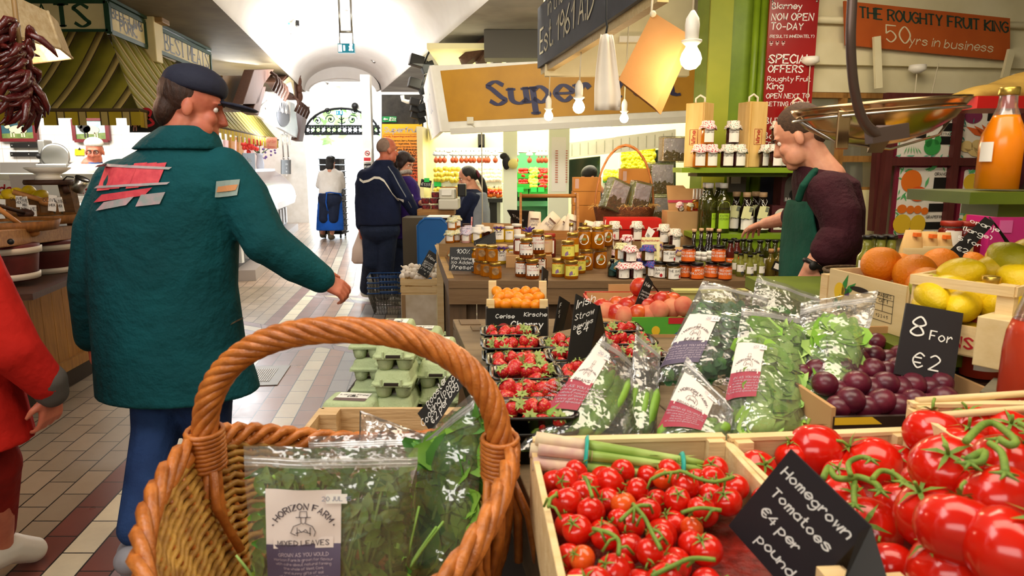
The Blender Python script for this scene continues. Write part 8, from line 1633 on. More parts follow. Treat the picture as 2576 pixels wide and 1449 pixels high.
#FOREGROUND STALL
UX=V((cos(YAW),sin(YAW),0));UY=V((-sin(YAW),cos(YAW),0))
TZ=.9
e0,e1=G(1139,803,TZ),G(1334,1258,TZ);eq=(e1-e0);eq.normalize()
dv,near0=e0,e0+eq*2.05
PLK=aY('grey_plank','#8f7a5c','#77634a',bY=0,ab=.7,sc=3,bump=.25);c5=mat('plank_dark','#2a2018',ab=.8)
t=ac('plank_stall_table','weathered plank stall table under strawberries and tomato crates','table',(dv.x,dv.y,0));off=MX.Translation((-dv.x,-dv.y,0))
tx=V((1,.03,0)).normalized()
def tq(s0,s1,w0,w1,z0,z1):return[dv-V((0,0,TZ))+eq*s+tx*w+V((0,0,z))for z in(z0,z1)for s,w in((s0,w0),(s0,w1),(s1,w1),(s1,w0))]
b=B(off)
for i in range(9):b.aS(tq(0,2.05,.2*i,.2*i+.196,TZ-.03,TZ))
b.aa('planks',PLK,t,ar=.003)
b=B(off);b.aS(tq(0,.05,0,1.8,TZ-.13,TZ-.03)).aS(tq(2.,2.05,0,1.8,TZ-.13,TZ-.03)).aS(tq(0,2.05,0,.03,TZ-.16,TZ-.03)).aa(hH,PLK,t)
b=B(off);b.aS(tq(.03,2.,.05,.08,0,TZ-.16)).aa('side_board',c5,t)
for s,w in((.05,.05),(.05,1.7),(1.95,.05),(1.95,1.7)):b=B(off);b.aS(tq(s,s+.06,w,w+.06,0,TZ-.03)).aa('leg',PLK,t)
b=B(off);b.aS(tq(.02,.1,.02,.09,TZ,TZ+.004)).aS(tq(.12,.19,.05,.1,TZ,TZ+.004)).aa('metal_plate',mat('plate_brown','#6a5238'),t)
EZ=.7;el,er=PZ(868,1.8,EZ).x,e1.x+0
b=B();lx0,lx1=-.6,-.235
t=ac('low_side_table','low dark side table beside stall holding eggs and wicker basket','table',(0,0,0));b.bh([(-.56,.5),(.012,.5),(-.03,.9),(-.24,2.42),(-.56,2.42),(-.56,1.2)],.03,MX.Translation((0,0,EZ-.031))).aa(hn,c5,t)
for x,y in((-.45,.6),(-.05,.6),(-.5,2.3),(-.27,2.3)):b=B();b.box((x,y,(EZ-.03)/2),(.05,.05,EZ-.031)).aa('leg',c5,t)
EGG=mat('carton_green','#b9c79a','#aebd8e',ab=.9,scale=30,bump=.35,am=180)
def egg_carton():
 t=ac('egg_carton',gR,'egg carton',(0,0,0));w,d=.105,.155
 b=B()
 for i in(-1,1):
  for j in(-1,0,1):c=(i*w*.25,j*d*.315,0);b.a7([((c[0],c[1],0),w*.15,d*.1),((c[0],c[1],.004),w*.18,d*.12),((c[0],c[1],.036),w*.25,d*.165)],12)
 b.box((0,0,.035),(w*1.03,d*1.03,.004)).aa('egg_tray',EGG,t)
 b=B();rr=lambda k:[(sx*(w*k/2)*(1 if q else.82),sy*(d*k/2)*(.88 if q else 1))for sx,sy,q in((1,-1,1),(1,1,1),(1,1,0),(-1,1,0),(-1,1,1),(-1,-1,1),(-1,-1,0),(1,-1,0))]
 vs=[];
 for k,z in((1.05,.037),(1.05,.041),(.95,.044),(.87,.064),(.8,.071),(.7,.073)):vs+=[(x,y,z)for x,y in rr(k)]
 b.add(vs,[(j*8+i,j*8+(i+1)%8,(j+1)*8+(i+1)%8,(j+1)*8+i)for j in range(5)for i in range(8)]+[tuple(range(40,48))],True)
 for s in(-.25,.25):b.box((s*w,-d*.515,.044),(.006,.006,.022))
 b.aa('lid',EGG,t,ar=.002)
 b=B();b.box((0,-d*.5,.041),(w*.36,.012,.006)).aa('gap',c5,t)
 b=B();fn=ai((0,0,.0735),(0,-1,0),(1,0,0),.0006);W_,H_=d*.56,w*.6
 b.quad(fn(-W_/2,-H_/2),fn(W_/2,-H_/2),fn(W_/2,H_/2),fn(-W_/2,H_/2)).aa(gz,aO,t)
 fn=ai((0,0,.0735),(1,0,0),(0,1,0),.0012);b=B();b.quad(fn(-W_*.4,-H_*.42),fn(-W_*.16,-H_*.42),fn(-W_*.16,H_*.42),fn(-W_*.4,H_*.42));b=B();b.quad((-H_/2,-W_/2,.0748),(-H_/2+.02,-W_/2,.0748),(-H_/2+.02,W_/2,.0748),(-H_/2,W_/2,.0748)).aa('label_panel',mat('label_brownpanel','#6a5450',ab=.6),t)
 fn=ai((0,0,.0735),(0,-1,0),(1,0,0),.0014);b=B();af(b,'Large Free',.009,fn,(0,.01),.14,aJ=.2,jit=.06);af(b,'EGGS',.008,fn,(0,-.004),.18);b.aa(fh,INK,t)
 b=B();b.box((.006,0,.0746),(.008,.01,.0006)).aa('lion_mark',INK,t)
 return t
EC=egg_carton();ge='pale green egg cartons on side table'
def bp(px,Y,n,rz,where):
 p=PZ(px,Y,EZ)
 for k in range(n):bg(EC,0,(p.x+.004*sin(k*3),p.y+.004*cos(k*2),EZ+.0735*k+.001),rz+.04*sin(k*5+px),'pale green egg carton, '+(['bottom','second from bottom','third from bottom',hn][k]if n==4 else(['bottom','middle',hn][k]if n==3 else[hG,hF][k]))+' of the '+where,ge)
bp(1006,1.78,4,0,'tall front stack');bp(1003,1.96,4,0,'stack directly behind front one');bp(953,2.13,3,pi/2,'sideways stack at back left')
bp(1108,1.86,3,.02,'stack nearest strawberries');bp(1108,2.03,3,0,'rear stack nearest strawberries');bp(1062,2.2,3,pi/2,'sideways stack at back right');bp(893,1.72,2,pi/2-.1,'low stack at front left')
b=B();q=[P(1068,948,1.92),P(1052,945,1.92),P(1078,862,2.),P(1084,862,2.)];b.bt(q,.003);o=tag(b.aa('black_divider',aq),'thin black card standing between egg stacks','card');b.box((PZ(1056,1.93,EZ).x,1.93,EZ+.06),(.006,.05,.12)).aa('lower_edge',aq,o)
cz=P(930,1040,1.55).z-EZ;c0,c1=PZ(806,1.55,.89).x,PZ(1165,1.5,.89).x
ct=bO('rough_wood_crate','rough pale wooden crate between eggs and wicker basket',((c0+c1)/2,1.44,EZ),c1-c0,.24,cz,aY('rough_pine','#d8b98c','#bf9c6c',sc=4,bump=.3),1,0,.04,th=.012,cs=0)
for ch in[c for c in COL.objects if c.parent==ct and c.name.startswith(fH)]:bpy.data.objects.remove(ch)
POT=mat(hv,'#b89468','#a07c50',ab=.7,scale=20);PM=ap(hv,lambda b:b.ak((0,0,0),(.045,.032,.03),12,8),POT)
for i,(x,y,z)in enumerate(((c0+.08,1.4,.06),(c0+.17,1.44,.06),(c0+.26,1.4,.06),(c0+.13,1.48,.105),(c0+.3,1.48,.06),(c0+.22,1.47,.11))):
 o=ob(hv,PM);o.location=(x,y,EZ+z-.01);o.rotation_euler=(i,.4*i,i*2.);tag(o,'brown potato in rough crate, '+nth(i if i<5 else 5,6),hv,'potatoes in rough crate')
q=[P(1050,1040,1.4),P(1141,936,1.44),P(1168,965,1.43),P(1085,1090,1.39)]
o=aC('potato_chalkboard',[q[3],q[2],q[1],q[0]],'black chalk sign leaning in rough crate between eggs and spinach bag',fE,aq,.003)
fn,w,h=aw(q[3],q[2],q[0],.002);b=B()
for i,s in enumerate(('Rooster','Cooking (poppy)','€2 per bag')):af(b,s,.013,fn,(w*.5,h*(.72-.28*i)),.12,aJ=.2,jit=.08,gap=1.3)
b.aa(fB,bB,o);b=B();b.bar(P(1110,1010,1.45),P(1110,1180,1.45),.012,.012).aa('stake',a4,o)
dG=mat('wicker_orange','#cc7a34','#a05820',ab=.34,scale=30,bump=.25,am=90,aI=.5);ee=mat('wicker_honey','#c89a48','#8a5c26',ab=.45,scale=25,bump=.25,am=90)
hl,hr=P(518,1130,1.08),P(1258,1150,1.05);bc=(hl+hr)/2;ba=(hr-hl).length/2*1.02;bb=.21;RZ=.965
t=ac('wicker_basket','large orange wicker basket with rope twisted hoop handle holding bags of salad leaves','basket',(bc.x,bc.y,EZ));off=MX.Translation((-bc.x,-bc.y,-EZ))
def cf(a,k,z):
 return V((bc.x+ba*k*cos(a),bc.y+bb*(1 if sin(a)>0 else 1.95)*k*sin(a),z+(.02*cos(a)**2-.065*sin(a)**2)*min(1,max(0,(z-EZ)/.2))))
rr=random.Random(9);NS=44
a9=lambda f:.7+.34*f**.8
b=B(off);e9=19
for l in range(e9):
 f=l/(e9-1)*.93;z=EZ+.012+f*(RZ-EZ-.012)
 for w_ in range(2):
  b.ae([cf(2*pi*i/88,a9(f)+.012*cos(pi*(i//1)*NS/88*2+pi*l+pi*w_)*(1 if i%2==0 else.2),z+.003*sin(i*2.1+l))for i in range(88)],.0058,5,at=True)
b.aa('woven_wall',ee,t)
b=B(off)
for i in range(NS):a=2*pi*i/NS;b.ae([cf(a,a9(f),EZ+.01+f*(RZ-EZ-.01))for f in(0,.25,.5,.75,1)],.005,5)
b.aa('stakes',dG,t)
b=B(off);b.bh([cf(2*pi*i/40,.69,0).xy for i in range(40)],.012,MX.Translation((0,0,EZ+.002))).aa(gC,ee,t)
b=B(off)
for s in range(4):b.ae([cf(2*pi*i/120,1.05+.028*cos(12*2*pi*i/120+s*pi/2),RZ+0+.018*sin(12*2*pi*i/120+s*pi/2))for i in range(120)],.0095,6,at=True)
b.aa('braided_rim',dG,t)
b=B(off)
for s,a0 in((-1,pi),(1,0)):
 for k in range(30):
  a=a0+(k-14.5)*.06;b.ae([cf(a+.02*sin(k),1.05,RZ+.01),cf(a+.05*sin(k*2),1.06,RZ-.05),cf(a+.07*cos(k*3),1.03,RZ-.12),cf(a+.06*cos(k),.93,RZ-.19),cf(a,.8,EZ+.02)],.0075,6)
b.aa('outer_rods',dG,t)
top=P(900,836,1.05);ah=top.z-(hl.z+hr.z)/2;cx_=(hl+hr)/2;hw_=(hr.x-hl.x)/2
def eD(s):
 a=pi*(1-s);k=abs(cos(a));
 return V((cx_.x+hw_*(abs(cos(a))**.86)*(1 if cos(a)>0 else-1),cx_.y+(hr.y-hl.y)/2*cos(a),hl.z+(hr.z-hl.z)*s+ah*sin(a)**.82))
b=B(off);N=96;RH=.0145
for k in range(7):
 pts=[]
 for i in range(N+1):
  s=i/N;p=eD(s);d=(eD(min(1,s+.005))-eD(max(0,s-.005))).normalized();n1=V((0,1,0));n1=(n1-d*n1.dot(d)).normalized();n2=d.cross(n1);a=2*pi*k/7+s*26;pts.append(p+(n1*cos(a)+n2*sin(a))*RH)
 b.ae(pts,.0085,6)
b.aa('twisted_handle',dG,t)
for nm,p,s in(('near',hl,-1),('far',hr,1)):
 b=B(off)
 for k in range(9):b.ae([p+V((.029*cos(a*pi/8),.029*sin(a*pi/8),-.028+.0075*k+.003*sin(a*pi/8)))for a in range(16)],.0048,6,at=True)
 b.ae([p+V((0,0,.02)),p+V((0,0,-.1)),p+V((-s*.02,0,-.22))],[.022,.024,.02],10)
 for k in range(5):b.ae([p+V((-.02+.01*k,-.022,-.03)),p+V((-.035+.0175*k+s*.012,-.03,-.09)),p+V((-.06+.03*k,-.03,-.17))],.0075,6)
 b.aa('handle_binding',dG,t)
eN=aM('zip_bag_film',gl=.3,cC=.06,scale=16,bst=1.)
bT=mat('leaf_light','#93c04c','#6fa634',scale=10,aI=.3);cD=mat('leaf_dark','#5f9a40','#44802f',scale=12,aI=.3);bQ=mat('leaf_pale','#a8c870','#7fae4a',scale=9,aI=.3);eh=mat('leaf_kale','#4f8052','#38663e',ab=.6,scale=14)
ff=mat('horizon_label','#e6dad4',ab=.55);eK=mat('label_plum','#5a5068',ab=.55);dU=mat('label_berry','#a03a4c',ab=.55)
def bagfn(c,th,bulge_low=True):
 """c: corners BL, BR, TR, TL -> surface function S(u, v, side) of a pillow bag"""
 bl_,br2,tr,tl=[V(x)for x in c];n=(br2-bl_).cross(tl-bl_).normalized()
 if n.y>0:n=-n
 def S(u,v,eA,k=1.):
  p=bl_.lerp(br2,u).lerp(tl.lerp(tr,u),v);e=(max(0,sin(pi*u))**.55)*(max(0,1-v)**.6)*(min(1,v*6+.35));w=NZ.noise(p*14)*.1+NZ.noise(p*34)*.05
  return p+n*eA*th*k*(e*(1+w*1.2)+.004/th*0)+n*.006*NZ.noise(p*22)*(.35+v)
 return S,n
def aZ(cY,th,label,name='zip_bag',lab=None):
 S,n=bagfn(cY,th);c=sum([V(x)for x in cY],V())/4;t=ac(name,label,'plastic bag',c);off=MX.Translation(-c)
 b=B(off)
 for s in(1,-1):b.grid(lambda u,v:S(u,v,s),22,26,eB=(s<0))
 b.aa('bag_film',eN,t)
 b=B(off);
 for v in(.915,.935):b.ae([S(i/16,v,1)+n*.001 for i in range(17)],.0016,5)
 b.grid(lambda u,v:S(u,.9+.05*v,1)+n*.0015,16,2).aa('zip_strip',aM(fY,gl=.3,cC=.28,bst=.2)if fY not in aR else aR[fY],t)
 if lab:
  u0,u1,v0,v1,low,d5,ez=lab;F=lambda a,e:S(u0+(u1-u0)*a+ez*(e-.5),v0+(v1-v0)*e-ez*.6*(a-.5),1,1.)+n*.003
  Wl=(F(1,.5)-F(0,.5)).length;Hl=(F(.5,1)-F(.5,0)).length;g=lambda x,y:F(x/Wl,y/Hl)+n*.0012
  b=B(off);b.grid(lambda a,e:F(a,e),8,8);lo_=b.aa('printed_label',ff,t)
  b=B(off);b.grid(lambda a,e:F(a,e*.44)+n*.0006,8,4).aa('lower_panel',low,lo_)
  b=B(off);b.add([F(.1,.4)+n*.0012,F(.9,.4)+n*.0012,F(.9,.51)+n*.0012,F(.1,.51)+n*.0012],[(0,1,2,3)]).aa('name_strip',ff,lo_)
  b=B(off);S_=Hl*.075;R_=Wl*.42;cy=Hl*.52
  wd=bz('• HORIZON FARM •',S_,1.7);arcf=lambda x,y:g(Wl*.5+(R_+y)*sin(x/R_*1.),cy+(R_+y)*cos(x/R_)*.98-R_*.12)
  af(b,'• HORIZON FARM •',S_*min(1,R_*2.3/wd),arcf,(0,0),.17)
  fg=[[(-.1,.72),(.1,.72)],[(-.05,.72),(-.045,.78),(.045,.78),(.05,.72)],[(-.035,.72),(-.03,.67),(0,.655),(.03,.67),(.035,.72)],[(-.03,.66),(-.13,.63),(-.17,.56),(-.1,.54)],[(.03,.66),(.12,.63),(.16,.57),(.14,.52)],[(-.08,.62),(-.08,.53)],[(.09,.62),(.09,.53)],[(-.1,.56),(0,.58),(.1,.55)],[(-.06,.6),(-.02,.57),(.03,.6),(.06,.57)]]
  for ln in fg:b.ae([g(Wl*(.5+x),Hl*y)for x,y in ln],Wl*.005,4)
  af(b,d5,fit(d5,Hl*.06,Wl*.7),lambda x,y:g(x,y)+n*.001,(Wl*.5,Hl*.43),.15);b.aa(fh,mat('label_ink','#4a4048',ab=.6),lo_)
  b=B(off);
  for i in range(6):af(b,['GROWN AS YOU WOULD','Horizon Farm is grown for flavour','with care about natural farming','the whole of West Cork','and sunny gifts of soil','of taste and special flavour'][i],Hl*(.036 if i==0 else.026),g,(Wl*.5,Hl*(.32-.045*i)),.14,gap=1.3)
  b.aa('small_print',mat('label_print_pale','#b8a8b4',ab=.6),lo_)
  b=B(off);f2=lambda a,e:F(.8+.28*a,.86+.1*e)+n*.003;b.grid(f2,3,2);o=b.aa('date_sticker',aL,t);af(b,'20 JUL 15',Hl*.045,lambda x,y:f2(.5+x/(Wl*.28),.3+y/(Hl*.1))+n*.001,(0,0),.14);b.aa('date_print',mat('date_ink','#8a90a8'),o)
 return S,n
def leaf_mesh(b,c,L,W_,rot,eI=.3):
 vs=[];q=rot
 for i in range(4):
  f=i/3;ww=W_*(sin(pi*(.12+.82*f)));z=eI*L*(f-.5)**2*2
  for s in(-1,0,1):vs.append(c+q@V((L*(f-.5),s*ww*.5,z+(abs(s)*ww*.22 if i else 0))))
 b.add(vs,[(i*3+j,i*3+j+1,i*3+j+4,i*3+j+3)for i in range(3)for j in range(2)],True)
def aD(S,n,count,L,W_,dH,label,name='salad_leaves',bD=.78,cE=0,dc=.1,df=.9,seed=1,vtop=None):
 rr=random.Random(seed);b=B();ext=[]
 for i in range(count):
  u,v=rr.uniform(dc,df),rr.random()**.9*bD;w_=rr.uniform(-.8,.8);c=S(u,max(.03,v),w_*.62);b.mi=rr.choice([0,0,1,1,2])%len(dH)
  q=MX.Rotation(rr.uniform(0,6.3),3,V((rr.gauss(0,1),rr.gauss(0,1),rr.gauss(0,1))).normalized())
  if abs(w_)>.35:q=(MX.Rotation(rr.uniform(-.5,.5),3,'X')@MX.Rotation(rr.uniform(0,6.3),3,n)@n.to_track_quat('Z',hM).to_matrix())
  k=rr.uniform(.6,1.2);i0=len(b.v);leaf_mesh(b,c,L*k,W_*k,q,rr.uniform(-.4,.5));m0=S(u,max(.03,v),0);tk=(S(u,max(.03,v),1)-m0).dot(n)*.8
  for j in range(i0,len(b.v)):e=(b.v[j]-m0).dot(n);b.v[j]=b.v[j]-n*(e-max(-tk,min(tk,e)))
 for i in range(cE):
  u=rr.uniform(dc,df);u2=u+rr.uniform(-.25,.25);v0,v1=rr.uniform(.03,.3),rr.uniform(.4,bD);b.mi=len(dH)-1;b.ae([S(u+(u2-u)*k/4,v0+(v1-v0)*k/4,.6*rr.uniform(-.2,1))for k in range(5)],[.0035,.0035,.003,.0025,.002],5)
 o=b.aa(name,dH);tag(o,label,'salad leaves',None,fS);return o
WZ=.985
cz_=lambda px,py,Y:P(px,py,Y)
MB=[PZ(640,.93,.74),PZ(1030,.97,.74),P(1052,1128,.99),P(612,1122,.965)]
S,n=aZ(MB,.045,'zip bag of mixed salad leaves with plum coloured farm label, front of wicker basket',lab=(.12,.56,.3,.79,eK,'MIXED LEAVES',0))
aD(S,n,420,.034,.018,[bT,bQ,cD,bQ],'loose mixed salad leaves inside bag with plum coloured label',bD=.88,cE=30,dc=.05,df=.95,seed=4)
SB=[PZ(1000,1.06,.74),PZ(1195,1.02,.74),P(1226,985,1.1),P(1062,1120,1.12)]
SB=[PZ(985,1.08,.745),PZ(1190,1.03,.75),P(1218,960,1.1),P(1045,1115,1.13)]
S,n=aZ(SB,.04,'zip bag of large spinach leaves tilted against basket handle',lab=(0,.12,.3,.8,dU,'SPINACH',.05))
aD(S,n,150,.085,.05,[bT,cD,bT,bQ],'large green spinach leaves inside tilted bag in wicker basket','spinach_leaves',bD=.86,cE=16,seed=6)
CB=[PZ(800,1.12,.76),PZ(1050,1.14,.76),P(1092,1088,1.19),P(775,1098,1.19)]
S,n=aZ(CB,.025,'empty looking zip bag behind mixed leaves in wicker basket')
aD(S,n,60,.04,.02,[cD,bT],'few salad leaves low in rear zip bag of basket',bD=.4,seed=8)
b=B();o_=P(905,1035,1.27);t=ac('loose_bag_corner','loose clear plastic bag with pointed corner sticking up at back of basket','plastic bag',o_);pts=[P(905,1032,1.26),P(1075,1095,1.24),P(905,1110,1.24)]
b.T=MX.Translation(-o_);b.add([pts[0],pts[1],PZ(1060,1.2,.8),PZ(900,1.2,.8),P(925,1070,1.22)],[(0,4,1),(4,3,2),(4,2,1),(0,3,4)],True).aa('bag_film',eN,t,aK=.004)
BEAN=mat('broad_bean_pod','#7fa83a','#6a9430',ab=.45,scale=14,bump=.1)
def eE(S,n,cnt,label,aB,r=.0085,seed=1,bD=.72,u0=.08,u1=.92,dirv=0):
 rr=random.Random(seed)
 for i in range(cnt):
  u=u0+(u1-u0)*(i+.5)/cnt;du=rr.uniform(-.08,.08)+dirv;lay=.3 if i%2==0 else-.2;v0,v1=rr.uniform(.03,.1),rr.uniform(bD-.12,bD)
  pts=[S(min(.96,max(.04,u+du*(k/6-.5))),v0+(v1-v0)*k/6,lay)for k in range(7)];c=pts[3];b=B(MX.Translation(-c));b.ae(pts,[r*.35,r*.95,r,r*1.08,r,r*.9,r*.3],8,aC=.75)
  o=b.aa('broad_bean_pod',BEAN);o.location=c;tag(o,'green broad bean pod in '+label+', '+nth(i,cnt),'bean pod',aB)
C_=lambda l:[P(*x)for x in l]
A1_=C_([(1298,1135,1.16),(1600,1120,1.2),(1588,905,1.38),(1520,838,1.36)])
S,n=aZ(A1_,.035,'zip bag of long broad bean pods with berry red label, nearest strawberries',lab=(0,.36,.3,.88,dU,'BEANS',.06));eE(S,n,9,'bag nearest strawberries','bean pods in long bag',.0145,2,.78,.1,.8,.3)
A2_=C_([(1562,1120,1.25),(1650,1115,1.25),(1662,885,1.42),(1600,828,1.42)])
S,n=aZ(A2_,.022,'narrow zip bag of bean pods with pointed corner, second from strawberries');eE(S,n,5,'narrow bag with pointed corner','bean pods in narrow bag',.0135,3,.6,.1,.9,.25)
B1_=C_([(1640,1125,1.17),(1832,1120,1.17),(1846,1030,1.22),(1728,895,1.34)])
S,n=aZ(B1_,.025,'low zip bag of short bean pods with berry red label before kale',lab=(.02,.62,.15,.8,dU,'BROAD BEANS',.08));eE(S,n,7,'low bag before kale','bean pods in low bag',.012,5,.55,.1,.9,.3)
K1_=C_([(1640,965,1.42),(1905,960,1.44),(1935,742,1.62),(1768,706,1.62)])
S,n=aZ(K1_,.05,'zip bag of dark curly kale with plum label behind bean bags',lab=(.02,.36,.12,.62,eK,'KALE',.04));aD(S,n,520,.028,.022,[eh,eh,cD],'dark curly kale leaves inside plum labelled bag','kale_leaves',bD=.8,seed=12)
D1_=C_([(1815,1125,1.2),(2012,1125,1.22),(2062,800,1.5),(1866,768,1.46)])
S,n=aZ(D1_,.05,'tall zip bag of pale lettuce with berry red label in middle of bags',lab=(-.02,.28,.28,.68,dU,'LETTUCE',.05));aD(S,n,170,.085,.06,[bQ,bT,bQ],'pale lettuce leaves inside tall middle bag','lettuce_leaves',bD=.84,cE=14,dc=.22,df=.78,seed=14)
E1_=C_([(1985,1120,1.24),(2118,1115,1.25),(2212,728,1.48),(2015,762,1.5)])
S,n=aZ(E1_,.045,'tall zip bag of lettuce with flared top, last bag before plums');aD(S,n,150,.08,.05,[bQ,bT,bQ],'green lettuce leaves inside flared bag before plums','lettuce_leaves',bD=.76,cE=12,dc=.24,df=.76,seed=15)
F1_=C_([(1865,900,1.6),(2068,905,1.6),(2062,745,1.66),(1905,690,1.68)])
S,n=aZ(F1_,.04,'crumpled zip bag standing highest behind lettuce bags');aD(S,n,70,.06,.04,[cD,bT],'dark leaves low inside highest zip bag',bD=.6,seed=16)
PUN=mat('punnet_black','#0d0c0c',ab=.18,aI=.6)
def b5(w,d,z,r=.02,k=3):
 o=[]
 for sx,sy,a0 in((1,1,0),(-1,1,1),(-1,-1,2),(1,-1,3)):
  for i in range(k+1):a=(a0+i/k)*pi/2;o.append((sx*(w/2-r)+r*cos(a),sy*(d/2-r)+r*sin(a),z))
 return o
def punnet_mesh():
 b=B();rs=[b5(.13,.08,0),b5(.15,.098,.06),b5(.166,.112,.062),b5(.166,.112,.066),b5(.148,.096,.0655),b5(.126,.076,.004)];n=len(rs[0]);vs=[v for r in rs for v in r]
 b.add(vs,[(j*n+i,j*n+(i+1)%n,(j+1)*n+(i+1)%n,(j+1)*n+i)for j in range(5)for i in range(n)]+[tuple(range(n-1,-1,-1)),tuple(range(5*n,6*n))],True);return b.mesh(gP,[PUN])
PME=punnet_mesh()
STR=NT('strawberry_skin');vo=STR.n('ShaderNodeTexVoronoi');STR.l(STR.coord(),vo.inputs[f4]);vo.inputs[gG].default_value=260;f=STR.math(fy,vo.outputs[gA],.22)
STR.bsdf(STR.mix(f,lin('#c01820'),lin('#d8a040')),.3,0,.5,STR.bump(vo.outputs[gA],.35,.002));STR=STR.m
CALX=mat('calyx_green','#a0ae62','#7f944a',ab=.6,scale=20)
def berry_obj(k):
 r=(.016,.019,.0145)[k];t=ac('strawberry',gR,'strawberry');b=B();b.aj([(0,-r*1.25),(r*.4,-r*1.12),(r*.75,-r*.55),(r,.1*r),(r*.95,r*.6),(r*.6,r*.9),(0,r*.85)],n=16).aa('flesh',STR,t)
 b=B()
 for i in range(8):a=i*pi/4;q=lambda s,d,z:V((s*cos(a)-d*sin(a),s*sin(a)+d*cos(a),z));b.add([q(0,-.002,r*.88),q(r*.6,-.0035,r*1.),q(r*1.15,0,r*(.75 if i%2 else 1.1)),q(r*.6,.0035,r*1.),q(0,.002,r*.9)],[(0,1,2,3,4)])
 b.ae([(0,0,r*.85),(.002,0,r*1.35)],.0015,5).aa('calyx',CALX,t);return t
SBY=[berry_obj(k)for k in range(3)]
pc=0
def cL(px,py,name,eu=True,ez=0,stack=True):
 """py: pixel of the front rim; rim height 1.0"""
 global pc
 g=G(px,py,TZ+.098);c=V((g.x,g.y+.056,TZ+.032));pc+=1
 if stack:o=ob(gP,PME);o.location=(c.x,c.y,TZ+.001);o.rotation_euler=(0,0,YAW*.4);tag(o,'black plastic punnet stacked beneath the '+name,gP,'lower strawberry punnets')
 o=ob(gP,PME);o.location=c;o.rotation_euler=(0,0,YAW*.4);tag(o,'black plastic punnet of strawberries, '+name,gP,'black strawberry punnets')
 for r_ in range(3):
  nn=4 if r_!=1 else 5
  for i in range(nn):
   if R.random()<.1:continue
   x=-.058+.116*(i+.5+R.uniform(-.25,.25))/nn;y=-.033+.033*r_+R.uniform(-.006,.006);k=R.choice([0,0,1,2]);z=.045+(.014 if r_==1 else 0)+R.uniform(0,.012)
   bg(SBY[k],0,c+V((x,y,z)),0,f'red strawberry in {name}, {["front", "middle", "back"][r_]} row, '+nth(i,nn),'strawberries in the '+name,R.uniform(.9,1.1),(R.uniform(-1.6,.6),R.uniform(-1.2,1.2),R.uniform(0,6)))
LC=['backmost punnet of outer column','second punnet from back, outer column','third punnet from back, outer column','fourth punnet from back, outer column','fifth punnet from back, outer column','nearest punnet of outer column']
for nm,(px,py)in zip(LC,((1282,842),(1292,876),(1310,918),(1325,952),(1335,1000),(1345,1052))):cL(px,py,nm)
RC=['backmost punnet of inner column','second punnet of inner column','third punnet of inner column','nearest punnet of inner column']
for nm,(px,py)in zip(RC,((1438,872),(1460,905),(1486,945),(1510,990))):cL(px,py,nm)
for nm,(px,py)in zip(('rear punnet beside peach box','middle punnet beside peach box','near punnet beside kale bag'),((1548,832),(1580,865),(1600,900))):cL(px,py,nm)
def bN(name,en,eW,label,av,size,th=.004,**kw):
 q=[P(*x)for x in en];o,fn,w,h=aH(name,q,label,av,size,th,**kw)
 if eW:b=B();bq_=[P(*x)for x in eW];b.bt(bq_,.004).aa('back_leaf',aq,o)
 return o
bN('strawberry_chalkboard',[(1427,920,1.52),(1484,895,1.56),(1506,770,1.62),(1450,739,1.6)],[(1484,895,1.57),(1530,880,1.68),(1510,768,1.63),(1504,768,1.625)],'large black folded sign chalked Irish Strawberries standing among the punnets',['Irish','Straw','berries','€4'],.022,x0=.48,c7=1.5,top=.9)
bN('fig_chalkboard',[(1393,838,1.95),(1414,832,1.98),(1432,760,2.),(1409,745,1.98)],[(1416,832,2.),(1442,826,2.08),(1434,760,2.01),(1430,760,2.005)],'small black folded sign chalked Figs between cherry crate and strawberry sign',['Figs','5 for','€2'],.014,x0=.5,c7=1.6)
bN('nectarine_chalkboard',[(1589,790,2.26),(1614,800,2.27),(1643,712,2.3),(1628,690,2.3)],[(1640,716,2.31),(1676,760,2.36),(1676,763,2.36),(1643,720,2.31)],'narrow black folded sign chalked New Season Nectarines over the peach box',['New','Season','Nectar','6 for €2'],.014,x0=.5,c7=1.7)
bN('edge_on_chalkboard',[(1362,760,2.3),(1374,760,2.36),(1380,683,2.4),(1366,670,2.34)],None,'black folded sign seen edge on behind cherry crate',['','€3'],.012)
bN('honey_chalkboard',[(1129,681,3.72),(1193,683,3.72),(1192,621,3.75),(1132,622,3.75)],None,'black slate chalked 100% Irish honey at the near corner of the jam table',['100%',gu,'No Added','Preser'],.023,x0=.52,c7=1.55,top=.93)
bN('irish_honey_chalkboard',[(1192,617,3.95),(1248,612,3.98),(1246,582,4.),(1192,606,3.97)],None,'slanted black sign chalked Irish Honey among the jars',[gu],.017,x0=.5,top=.9)
b=B();c=P(1236,640,4.);b.box((c.x,4.02,(ZT+c.z)/2+0),(.02,.012,c.z-ZT))if 0 else b.bar(V((c.x,4.,ZT)),P(1225,606,3.99),.02,.012);tag(b.aa('sign_stick',a4),'short stick under the slanted Irish Honey sign','stick')
cq0,cq1=P(1232,833,2.13),P(1384,833,2.13);wC=cq1.x-cq0.x;dC=.16;zC=TZ;hC=P(1300,772,2.13).z-zC
t=ac('cherry_crate','small pine crate with black printed Cherry front holding orange kumquats',gr,((cq0.x+cq1.x)/2-.008,2.13+dC/2,zC),-.02)
b=B();b.box((0,0,.006),(wC,dC,.01)).aa(gC,a4,t)
b=B();b.box((0,-dC/2,hC/2),(wC,.008,hC-.01)).aa('printed_front',aq,t)
b=B();b.box((0,dC/2,hC*.62),(wC,.008,hC*1.2)).aa(fA,a4,t)
for s in(-1,1):b=B();b.box((s*wC/2,0,hC/2),(.008,dC,hC)).aa(fN,mat('crate_side_dark','#3a3430','#5a5048',ab=.6,scale=8),t)
